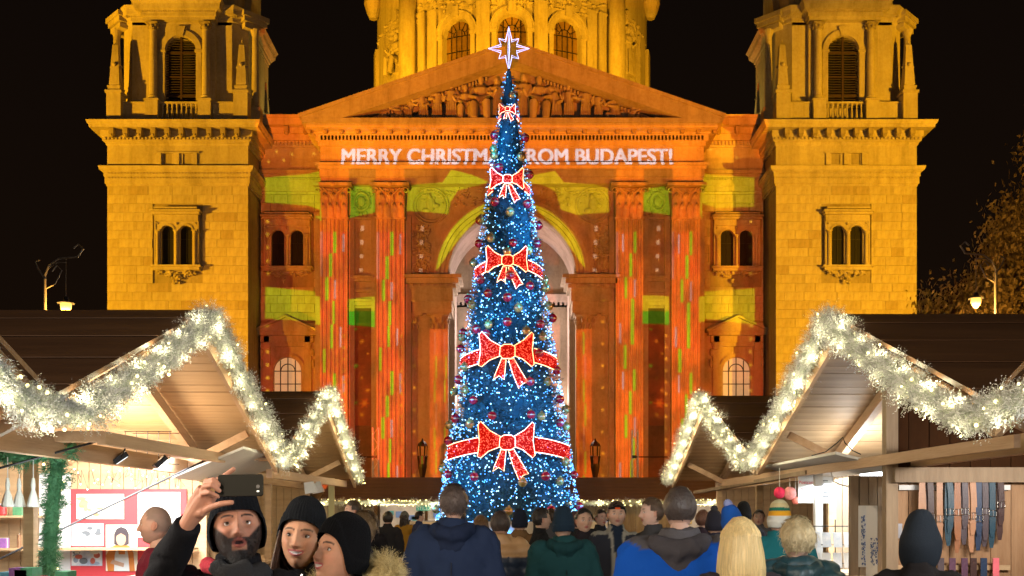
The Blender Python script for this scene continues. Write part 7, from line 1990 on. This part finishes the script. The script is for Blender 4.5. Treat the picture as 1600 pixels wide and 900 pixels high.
    top = [(0,0.005,1.455,0.125*B,0.095*B),(0,0.01,1.50,0.080*B,0.080*B),(0,0.008,1.545,0.078*B,0.078*B)] if collar != 'low' else [(0,0.005,1.455,0.12*B,0.09*B),(0,0.01,1.485,0.085*B,0.08*B)]
    loft(j, [(0,0,hem,0.195*B,0.150*B),(0,0,hem+0.05,0.200*B,0.155*B),(0,0,1.0,0.195*B,0.145*B),(0,0,1.15,0.190*B,0.140*B),(0,0,1.28,0.205*B*wide,0.142*B),(0,0,1.38,0.200*B*wide,0.130*B)]+top, 24)
    for sd in (-1, 1):
        A = arm(sd); A2 = A[1]+(A[2]-A[1])*0.94
        j.ball(A[0]+Vector((-sd*0.02,0,-0.02)), 0.088*B); j.tube([A[0], A[0].lerp(A[1], 0.5), A[1], A[1].lerp(A2, 0.5), A2], [0.080*B, 0.072*B, 0.064*B, 0.056*B, 0.047*B], 14)
    jm = fuse(j, 0.014 if near else 0.022, "jacket", jmat or M_CLOTH, 3)
    P = verts(jm); N = normals(jm)
    if puff:
        ph = P[:,2]*puff; P = P+N*(0.020*np.abs(np.sin(ph*PI))**0.7)[:,None]
    P = shirt_noise(P, N, clothes_amp*(1.4 if near else 1.2), 7, 5, PEOPLE*3.1)
    fold = np.array([noise.noise(Vector((p[0]*5+PEOPLE, p[1]*5, p[2]*11+abs(p[0])*9))) for p in P], np.float32); P = P-N*(0.013*np.maximum(0, 1-np.abs(fold)*6))[:,None]
    if collar in ('low', 'stand'):
        pass
    jm.vertices.foreach_set("co", (P*s).ravel().astype(np.float32))
    cols = np.array([jfun(p) for p in P], np.float32) if jfun else np.tile(np.array(jacket, np.float32), (len(P), 1))
    setcol(jm, cols); jm.update(); place(jm, "jacket", (0,0,0), root)
    if near and not puff:
        zt = MB(); zt.tube([(0.0, -0.150*B*s-0.004, 0.8*s), (0.0, -0.150*B*s, 1.15*s), (0, -0.142*B*s, 1.36*s), (0, -0.095*B*s, 1.48*s)], 0.006, 6); zt.build("zip", M_BUCK, root)
    if hood_down:
        q = MB(); q.tube([(-0.125,0.0,1.475),(-0.115,0.09,1.465),(-0.06,0.145,1.44),(0,0.16,1.425),(0.06,0.145,1.44),(0.115,0.09,1.465),(0.125,0.0,1.475)], [0.035,0.048,0.055,0.06,0.055,0.048,0.035], 12); q.ball((0,0.135,1.375), (0.10,0.045,0.085), 12, 8)
        hm = fuse(q, 0.012, "hood", jmat or M_CLOTH, 2); P = verts(hm); P = shirt_noise(P, normals(hm), 0.012, 14, 10, PEOPLE); hm.vertices.foreach_set("co", (P*s).ravel().astype(np.float32)); setcol(hm, np.tile(np.array(hood_down, np.float32), (len(P), 1))); hm.update(); place(hm, "lowered_hood", (0,0,0), root)
        sm_ = MB(); sm_.tube([Vector((0, 0.150*B*s+0.002, z*s)) for z in (0.75, 0.95, 1.1, 1.25)], 0.003, 5); sm_.build("back_seam", M_IRON, root)
    # ---- trousers and shoes
    t = MB()
    loft(t, [(0,0,0.84,0.165,0.125),(0,0,0.95,0.168,0.125),(0,0,1.02,0.155,0.115)])
    for sd in (-1, 1):
        st = arms.get('stride', 0)*sd; t.tube([(sd*0.09,0,0.90),(sd*0.10,-0.01-st*0.5,0.50),(sd*0.10,0.02-st,0.10)], [0.100,0.075,0.068], 14)
    tm = fuse(t, 0.028, "trousers", M_CLOTH, 2); P = verts(tm); N = normals(tm); P = shirt_noise(P, N, 0.008, 6, 7, PEOPLE*1.7); tm.vertices.foreach_set("co", (P*s).ravel().astype(np.float32)); setcol(tm, np.tile(np.array(trousers, np.float32), (len(P), 1))); tm.update(); place(tm, "trousers", (0,0,0), root)
    for sd in (-1, 1):
        st = arms.get('stride', 0)*sd; q = MB(); q.tube([(sd*0.10*s,(0.055-st)*s,0.05),(sd*0.105*s,(-0.02-st)*s,0.055),(sd*0.11*s,(-0.16-st)*s,0.035)], [0.048,0.052,0.036], 12); o = q.build("shoe", mat("dark_shoe_leather", (0.03,0.025,0.02), rough=0.4), root, smooth=True)
    return root, s, hc, R

def fur_ring(root, pts, r, per_m, cols, label=None):
    m1 = mat("fur_%d" % int(cols[0][0]*1000), cols[0], rough=0.9, color2=cols[1], scale=12)
    m2 = mat("fur_dark_%d" % int(cols[0][0]*1000), tuple(c*0.75 for c in cols[0]), rough=0.9)
    holder = empty("tmp", (0,0,0)); garland(pts, r, per_m, None, None, leds=0, glow=0, nlen=0.020, sp_n=12, mats=[m1, m2], parent=holder, wid=0.0006, tuft=0.5)
    for c in list(children(holder)):
        c.parent = root; c.name = "fur_trim" if c.name.startswith("needles") else "fur_core"
    bpy.data.objects.remove(holder)

def to_local(root, s, px, py, Y):
    """a measured point turned into the figure's own unscaled frame"""
    p = Vector((X(px, Y), Y, Z(py, Y)))-root; return p/s

# --- the man taking the picture ------------------------------------------
random.seed(100)
YM = 3.8; HM = 1.712; sM = HM/1.75; PXM = 372; RM = Vector((X(PXM, YM), YM, 0)); fM = 0.0
L = lambda px, py, Y: to_local(RM, sM, px, py, Y)
wr = L(298, 812, 3.47); el = L(246, 905, 3.66)
def man_hand():
    h = MB()
    w0 = L(292, 820, 3.48); k0 = L(324, 768, 3.425)
    ax = (k0-w0).normalized(); sdv = ax.cross(Vector((0,1,0))).normalized()
    h.tube([w0-ax*0.03, w0, w0.lerp(k0, .35), w0.lerp(k0, .7), k0], [0.026,0.028,0.030,0.030,0.022], 12)
    for o in (-0.020, 0.018): h.tube([w0.lerp(k0, .15)+sdv*o*0.6, w0.lerp(k0, .6)+sdv*o*1.1, k0+sdv*o*1.2], [0.018,0.021,0.017], 10)
    h.tube([w0.lerp(k0, .25)+sdv*0.012, L(319, 799, 3.43)], [0.022, 0.018], 10)
    finger(h, [L(312, 803, 3.44), L(330, 792, 3.41), L(346, 787, 3.39), L(362, 785, 3.38)], 0.0125)
    finger(h, [L(322, 762, 3.44), L(336, 752, 3.44), L(350, 744, 3.43), L(365, 733, 3.42)], 0.0115)
    finger(h, [L(318, 766, 3.43), L(323, 752, 3.40), L(334, 749, 3.37), L(342, 757, 3.37)], 0.0110)
    finger(h, [L(315, 773, 3.43), L(319, 760, 3.39), L(331, 758, 3.36), L(343, 767, 3.37)], 0.0108)
    finger(h, [L(314, 782, 3.44), L(317, 771, 3.40), L(328, 769, 3.37), L(341, 776, 3.385)], 0.0100)
    me = fuse(h, 0.0038, "hand", M_SKIN, 3); P = verts(me)*sM; Fc = faces_of(me); bpy.data.meshes.remove(me)
    tip = np.tile(np.array((0.52,0.25,0.16), np.float32), (len(P), 1)); return P, Fc, tip
def man_jacket(p):
    if p[2] > 1.455 and p[1] < 0.02 and abs(p[0]) > 0.03: return (0.012,0.012,0.016)
    return (0.012,0.012,0.015)
rM, s_, hcM, RmM = person(PXM, YM, HM, fM, "bearded man in black beanie and jacket holding up a phone for a selfie", "friends posing for a selfie", head=(17, -12, -4), headk=1.13, skin=(0.50,0.235,0.145), jacket=(0.009,0.009,0.011),
    hat='beanie', hatc=(0.006,0.007,0.010), opt=dict(mouth='open', beard=(0.012,0.009,0.008), browc=(0.02,0.012,0.01), gaze=(-0.12,-0.95,0.28), iris=(0.10,0.05,0.02), lip=(0.30,0.075,0.06), hatlow=0.046, lid=22, brow=0.95),
    arms={-1: (el, wr), 'nohand': -1, 1: (Vector((0.30,-0.05,1.16)), Vector((0.16,-0.26,1.10)))}, near=True, mesh_extra=man_hand, bulk=1.08)
# scarf, flap of the jacket and zips
m = MB(); m.tube([(-0.105,0.02,1.475),(-0.10,-0.05,1.50),(-0.045,-0.10,1.485),(0.03,-0.105,1.455)], [0.030,0.034,0.028,0.02], 10); 
me = fuse(m, 0.01, "scarf", mat("red_scarf", (0.55,0.03,0.05), rough=0.9, var=0.2, scale=40, bump=0.4, bscale=120), 2); o = place(me, "scarf", (0,0,0), rM, scale=(sM,)*3)
m = MB(); m.tube([(-0.155,0.0,1.455),(-0.125,-0.085,1.44),(-0.06,-0.135,1.38),(-0.03,-0.15,1.33)], [0.018,0.019,0.016,0.01], 8); me = fuse(m, 0.008, "collar_lining", mat("beige_fleece", (0.50,0.43,0.32), rough=0.95), 2); place(me, "collar_lining", (0,0,0), rM, scale=(sM,)*3)
m = MB(); m.tube([(0.10,-0.02,1.47),(0.06,-0.12,1.44),(0.0,-0.15,1.36)], [0.05,0.045,0.03], 10); m.tube([(-0.06,-0.09,1.50),(0.0,-0.13,1.46),(0.07,-0.09,1.50)], [0.035,0.045,0.035], 10); me = fuse(m, 0.010, "snood", mat("black_snood", (0.012,0.012,0.014), rough=0.9, bump=0.4, bscale=150), 2); place(me, "snood", (0,0,0), rM, scale=(sM,)*3)
# the phone he holds
phc = Vector((X(376, 3.40), 3.40, Z(758.5, 3.40)))
PH = empty("mobile_phone", phc, "dark mobile phone held sideways in the bearded man's raised hand", "phone", None); PH.rotation_euler = (rad(-12), rad(-1.0), rad(4))
m = MB(); pw_, ph_, r_ = 0.074, 0.0365, 0.008
pts = []
for cx_, cz_, a0 in ((pw_-r_, ph_-r_, 0), (-pw_+r_, ph_-r_, 90), (-pw_+r_, -ph_+r_, 180), (pw_-r_, -ph_+r_, 270)):
    for k in range(5): a = rad(a0+k*22.5); pts.append((cx_+r_*math.cos(a), cz_+r_*math.sin(a)))
m.prism(pts, -0.0045, 0.0045); m.build("case", mat("phone_back", (0.012,0.011,0.006), rough=0.5, spec=0.15), PH)
m = MB(); m.prism([(p[0]*0.95, p[1]*0.93) for p in pts], 0.0046, 0.0050); m.build("screen", mat("phone_screen", (0.05,0.05,0.05), rough=0.1, emit=(0.5,0.45,0.4), estr=0.5), PH)
m = MB(); m.lathe([(0.0,0),(0.0065,0),(0.0065,0.0015),(0,0.0015)], n=12); o = m.build("camera_lens", M_GLASS, PH); o.rotation_euler = (rad(90),0,0); o.location = (pw_-0.016, -0.0045, -0.006)
m = MB(); m.ball((pw_-0.016, -0.0055, -0.022), (0.005,0.0015,0.003), 8, 6); m.build("flash", mat("flash_lens", (0.9,0.9,0.8), emit=(1,0.95,0.8), estr=0.9), PH)

# --- woman smiling behind --------------------------------------------------
def hf2(p):
    q = sstep(0.055, 0.02, np.array(p[2])); st = 0.5+0.5*math.sin(p[2]*260); return (0.010+0.05*q*st, 0.011+0.052*q*st, 0.013+0.055*q*st)
person(474, 4.2, 1.668, 8, "smiling woman in a grey folded beanie with long brown hair", "friends posing for a selfie", head=(-12, -4, 6), headk=1.10, male=False, skin=(0.56,0.29,0.165), jacket=(0.015,0.015,0.018), hat='beanie', hatfun=hf2,
    hair='under_hat', hairc=(0.11,0.055,0.03), hairlen=0.34, opt=dict(mouth='smile', gaze=(-0.30,-0.94,0.08), iris=(0.07,0.05,0.025), lip=(0.50,0.11,0.11), hatlow=0.062, brow=0.9, lid=22, shadow=0.5, browc=(0.06,0.03,0.015)), near=True, bulk=0.95)
# --- woman in profile with fur collar -------------------------------------
r3, s3, _, _ = person(536, 3.95, 1.605, -38, "woman in a black beanie in profile with a fur trimmed hood", "friends posing for a selfie", head=(-12, -14, 2), headk=1.07, male=False, skin=(0.55,0.285,0.175), jacket=(0.03,0.028,0.025), hat='beanie', hatc=(0.004,0.004,0.005),
    opt=dict(mouth='smile', browc=(0.05,0.03,0.02), gaze=(-0.1,-0.95,0.25), iris=(0.05,0.03,0.02), lip=(0.50,0.10,0.11), hatlow=0.060, lid=22, brow=0.95), near=True, bulk=1.0)
random.seed(5)
fur_ring(r3, [Vector(p)*s3 for p in ((-0.16,0.02,1.44),(-0.13,0.13,1.49),(0.0,0.19,1.54),(0.13,0.15,1.55),(0.20,0.05,1.52),(0.21,-0.06,1.47),(0.16,-0.15,1.38))], 0.10, 12000, ((0.55,0.40,0.15), (0.80,0.66,0.34)))

# --- people seen from behind and the crowd ----------------------------------
def jf_yoke(p): return (0.42,0.25,0.12) if p[2] > 1.325 else (0.018,0.030,0.060)
person(246, 6.5, 1.70, -72, "shaven headed man in a burgundy jumper behind the raised arm", head=(-10, 0, 0), skin=(0.45,0.25,0.17), jacket=(0.12,0.012,0.022), opt=dict(crown=(0.20,0.13,0.10), stubble=1), collar='low')
person(709, 7.3, 1.85, 178, "tall dark haired man in a navy coat with his back turned before the tree", head=(0, 4, 0), skin=(0.40,0.24,0.18), jacket=(0.016,0.026,0.060), hair='mid', hairc=(0.10,0.07,0.06), hood_down=(0.013,0.020,0.046), bulk=1.22, hem=0.55, wide=1.12, clothes_amp=0.009)
person(782, 9.6, 1.67, 176, "man in a navy padded jacket with a tan shoulder yoke seen from behind", head=(0, 6, 0), skin=(0.40,0.24,0.17), jfun=jf_yoke, jmat=M_NYLON, puff=9, hair='short', hairc=(0.05,0.035,0.03), bulk=1.18, wide=1.05)
person(880, 8.6, 1.68, 186, "person in a dark teal hooded jacket and knit hat seen from behind", head=(0, 8, 0), skin=(0.4,0.25,0.18), jacket=(0.012,0.050,0.055), hat='beanie', hatc=(0.015,0.03,0.05), hood_down=(0.010,0.040,0.045), bulk=1.30, wide=1.1, clothes_amp=0.010)
person(1062, 5.4, 1.80, 170, headk=0.95, label="man in a bright blue jacket with dark hood walking away", head=(10, 4, 0), skin=(0.40,0.25,0.19), jfun=lambda p: (0.07,0.065,0.07) if p[2] > 1.45+0.02*math.sin(p[0]*30) else (0.005,0.062,0.34), hair='short', hairc=(0.05,0.035,0.03), hood_down=(0.05,0.045,0.05), bulk=1.30, wide=1.18, clothes_amp=0.010, arms={'stride': 0.16})
def bob_extra(): return None
person(1158, 5.0, 1.62, 180, "woman with straight shoulder length blonde hair seen from behind", head=(0, 4, 0), male=False, skin=(0.55,0.35,0.26), jacket=(0.03,0.025,0.03), hair='bob', hairc=(0.66,0.48,0.21), hairlen=0.25, bulk=1.0, headk=1.0)
person(1246, 5.9, 1.605, 168, "older person with short wavy blonde hair in a dark teal puffer jacket", head=(14, 6, 0), male=False, skin=(0.55,0.36,0.27), jacket=(0.018,0.055,0.070), jmat=M_NYLON, puff=11, hood_down=(0.02,0.05,0.06), hair='mid', hairc=(0.60,0.48,0.27), bulk=1.25)
def hf15(p):
    z = p[2]
    if z > 0.13: return (0.72,0.66,0.42)
    if z > 0.095: return (0.65,0.55,0.30)
    if z > 0.070: return (0.02,0.16,0.12)
    if z > 0.030: return (0.80,0.40,0.03)
    return (0.72,0.72,0.66)
person(1218, 8.2, 1.73, 174, "person in a yellow, white and green striped knit hat and teal coat", head=(0, 0, 0), skin=(0.5,0.3,0.22), jacket=(0.015,0.14,0.17), hat='beanie', hatfun=hf15, bulk=1.2, opt=dict(hatlow=0.0))
person(1437, 5.4, 1.60, 150, "hooded person in black in front of the belt display", head=(10, 0, 0), skin=(0.4,0.25,0.18), jacket=(0.012,0.010,0.010), hat='hood', hatc=(0.014,0.018,0.024), bulk=1.15)
# faces toward the camera
def jf10(p):
    if p[1] < -0.02 and p[2] > 1.05:
        w_ = 0.052+(1.46-p[2])*-0.10
        if abs(p[0]) < max(0.012, w_): return (0.012,0.020,0.038)
        if abs(p[0]) < max(0.03, w_)+0.03+0*p[2]: return (0.24,0.23,0.20)
    if p[2] > 1.44: return (0.24,0.23,0.20)
    return (0.022,0.024,0.034)
cupA = {-1: (Vector((-0.27,-0.06,1.17)), Vector((-0.13,-0.26,1.16))), 1: (Vector((0.28,-0.05,1.15)), Vector((0.20,-0.27,1.12))), ('h', 1): (Vector((-0.2,-0.9,0.2)), Vector((0,0,1)), Vector((-1,-0.1,0)), 0.55)}
r9, s9, _, _ = person(912, 10.4, 1.705, 8, "young man with cropped black hair in a dark jacket holding a paper cup", "men facing the camera near the tree", head=(6, 0, 0), skin=(0.52,0.33,0.24), jacket=(0.022,0.018,0.024), hair='short', hairc=(0.012,0.010,0.010), opt=dict(browc=(0.02,0.015,0.012)), arms=cupA)
person(963, 9.9, 1.775, 2, "man in a backwards black cap and a jacket with grey hood lapels", "men facing the camera near the tree", head=(0, 0, 0), skin=(0.56,0.36,0.27), jfun=jf10, hat='cap', hatc=(0.015,0.014,0.014), hatfun=lambda p: (0.75,0.10,0.02) if (p[1] < -0.075 and abs(p[0]) < 0.026 and p[2] < 0.068) else (0.015,0.014,0.014), opt=dict(stubble=1, browc=(0.04,0.025,0.02)), hair='short', hairc=(0.05,0.03,0.02))
person(1020, 8.8, 1.79, -70, "man with short brown hair in profile looking left", "men facing the camera near the tree", head=(-8, 0, 0), skin=(0.58,0.38,0.30), jacket=(0.045,0.045,0.05), hair='short', hairc=(0.09,0.055,0.035))
# paper cup in the young man's hand
wpos = Matrix.Rotation(rad(8), 3, 'Z') @ (Vector((0.165,-0.36,1.14))*s9); cpos = Vector((X(912, 10.4), 10.4, 0))+wpos
CU = empty("paper_cup", cpos-Vector((0,0,0.05)), "pale paper cup held by the young man with cropped black hair", "cup"); m = MB(); m.lathe([(0.028,0),(0.038,0.10),(0.040,0.103),(0.036,0.10),(0.027,0.004)], n=18); m.build("cup_wall", M_PAPER, CU, smooth=True)
# the couple by the barrier taking a picture
r18, s18, _, _ = person(632, 24.0, 1.70, 160, "woman in a mustard jacket, white trousers and grey beanie taking a photo", "couple photographing at the barrier", head=(-40, 0, 0), male=False, skin=(0.50,0.33,0.25), jacket=(0.33,0.17,0.02), trousers=(0.62,0.60,0.56), hat='beanie', hatc=(0.14,0.14,0.12), hair='under_hat', hairc=(0.03,0.02,0.015), hem=0.82,
    arms={-1: (Vector((-0.28,-0.12,1.22)), Vector((-0.16,-0.38,1.36))), 1: (Vector((0.28,-0.12,1.22)), Vector((0.12,-0.38,1.36)))})
person(655, 23.6, 1.72, 120, "dark haired man in a navy jacket leaning in beside the mustard jacket", "couple photographing at the barrier", head=(-20, 8, 8), skin=(0.5,0.33,0.25), jacket=(0.02,0.03,0.08), hair='mid', hairc=(0.015,0.012,0.012))
pp_ = Matrix.Rotation(rad(160), 3, 'Z') @ (Vector((-0.02,-0.47,1.42))*s18)
P2 = empty("mobile_phone", Vector((X(632, 24.0), 24.0, 0))+pp_, "pale mobile phone held up by the woman in the mustard jacket", "phone"); P2.rotation_euler = (0,0,rad(160)); m = MB(); m.box(-0.037,0.037,-0.005,0.005,-0.075,0.075); m.build("case", M_WHITEB, P2)
# mid ground
r19, s19, _, _ = person(553, 12.0, 1.815, -60, "man in a dark parka with a fur hood smiling beside the yellow post", head=(-6, 0, 0), skin=(0.52,0.31,0.22), jacket=(0.03,0.035,0.022), hair='short', hairc=(0.05,0.03,0.02), bulk=1.2, opt=dict(stubble=1))
fur_ring(r19, [Vector(p)*s19 for p in ((-0.13,0.0,1.48),(-0.09,0.12,1.54),(0.0,0.15,1.57),(0.09,0.12,1.54),(0.13,0.0,1.48))], 0.06, 1200, ((0.30,0.22,0.10), (0.5,0.4,0.2)))
person(577, 12.6, 1.69, -30, "woman with long dark hair in a black coat beside the parka man", head=(-15, 0, 0), male=False, skin=(0.52,0.33,0.25), jacket=(0.015,0.013,0.015), hair='long', hairc=(0.06,0.035,0.025))
person(566, 7.2, 1.64, 175, "person with light brown hair seen from behind next to the black beanie", head=(0,4,0), male=False, skin=(0.5,0.3,0.22), jacket=(0.03,0.03,0.035), hair='mid', hairc=(0.16,0.10,0.05))
person(751, 13.5, 1.63, 178, "woman with shoulder length brown hair seen from behind before the tree", head=(0,0,0), male=False, skin=(0.5,0.3,0.2), jacket=(0.03,0.04,0.09), hair='long', hairc=(0.17,0.09,0.04), hairlen=0.26)
person(812, 12.0, 1.68, 182, "man in a brown suede jacket and dark hat seen from behind", head=(0,0,0), skin=(0.45,0.28,0.2), jacket=(0.16,0.09,0.04), hat='beanie', hatc=(0.015,0.02,0.035), bulk=1.15)
person(845, 11.6, 1.715, 100, "woman with tied dark hair and fur collar looking left", head=(0,0,0), male=False, skin=(0.5,0.32,0.24), jacket=(0.014,0.014,0.016), hair='bun', hairc=(0.02,0.015,0.013))
person(898, 14.5, 1.66, 160, "person in dark hat behind the young man, next to the tree", head=(0,0,0), skin=(0.5,0.3,0.22), jacket=(0.02,0.02,0.02), hat='beanie', hatc=(0.10,0.05,0.05))
person(938, 15.0, 1.72, 30, "dark figure half hidden between the two men facing the camera", head=(0,0,0), skin=(0.4,0.25,0.2), jacket=(0.02,0.02,0.025), hair='short', hairc=(0.02,0.015,0.015))
person(1145, 9.0, 1.70, 185, "person in a bright blue pom hat seen from behind", head=(0,0,14), skin=(0.5,0.3,0.22), jacket=(0.02,0.03,0.05), hat='pom', hatc=(0.02,0.12,0.55), opt=dict(pomc=(0.35,0.4,0.75), hatlow=0.0))
person(1162, 12.5, 1.78, 170, "tall person in a black cap beyond the blue pom hat", head=(0,0,0), skin=(0.5,0.3,0.22), jacket=(0.015,0.015,0.02), hat='beanie', hatc=(0.012,0.012,0.014))
person(1098, 14.0, 1.69, 150, "person with reddish brown hair in a dark coat in the far right crowd", head=(0,0,0), male=False, skin=(0.55,0.36,0.28), jacket=(0.03,0.02,0.03), hair='mid', hairc=(0.14,0.06,0.04))
person(1116, 11.0, 1.66, 175, "person in a dark bobble hat before the far right stalls", head=(0,0,0), skin=(0.5,0.3,0.22), jacket=(0.03,0.03,0.05), hat='pom', hatc=(0.03,0.03,0.045), opt=dict(pomc=(0.05,0.05,0.06)))
person(1186, 16.0, 1.72, -20, "man in a grey coat at the far right stall front", head=(0,0,0), skin=(0.55,0.36,0.28), jacket=(0.10,0.10,0.11), hair='short', hairc=(0.06,0.04,0.03))
person(606, 18.5, 1.70, 178, "person in a black coat standing left of the photographing couple", head=(0,0,0), skin=(0.5,0.3,0.22), jacket=(0.02,0.018,0.02), hair='short', hairc=(0.02,0.015,0.012))
person(720, 19.0, 1.74, 170, "person in a dark green coat partly hidden by the tall man", head=(0,0,0), skin=(0.5,0.3,0.22), jacket=(0.02,0.05,0.03), hair='short', hairc=(0.05,0.03,0.02))
person(861, 17.0, 1.73, 185, "person in a grey jacket in front of the tree foot", head=(0,0,0), skin=(0.5,0.3,0.22), jacket=(0.07,0.07,0.08), hair='mid', hairc=(0.05,0.03,0.02))
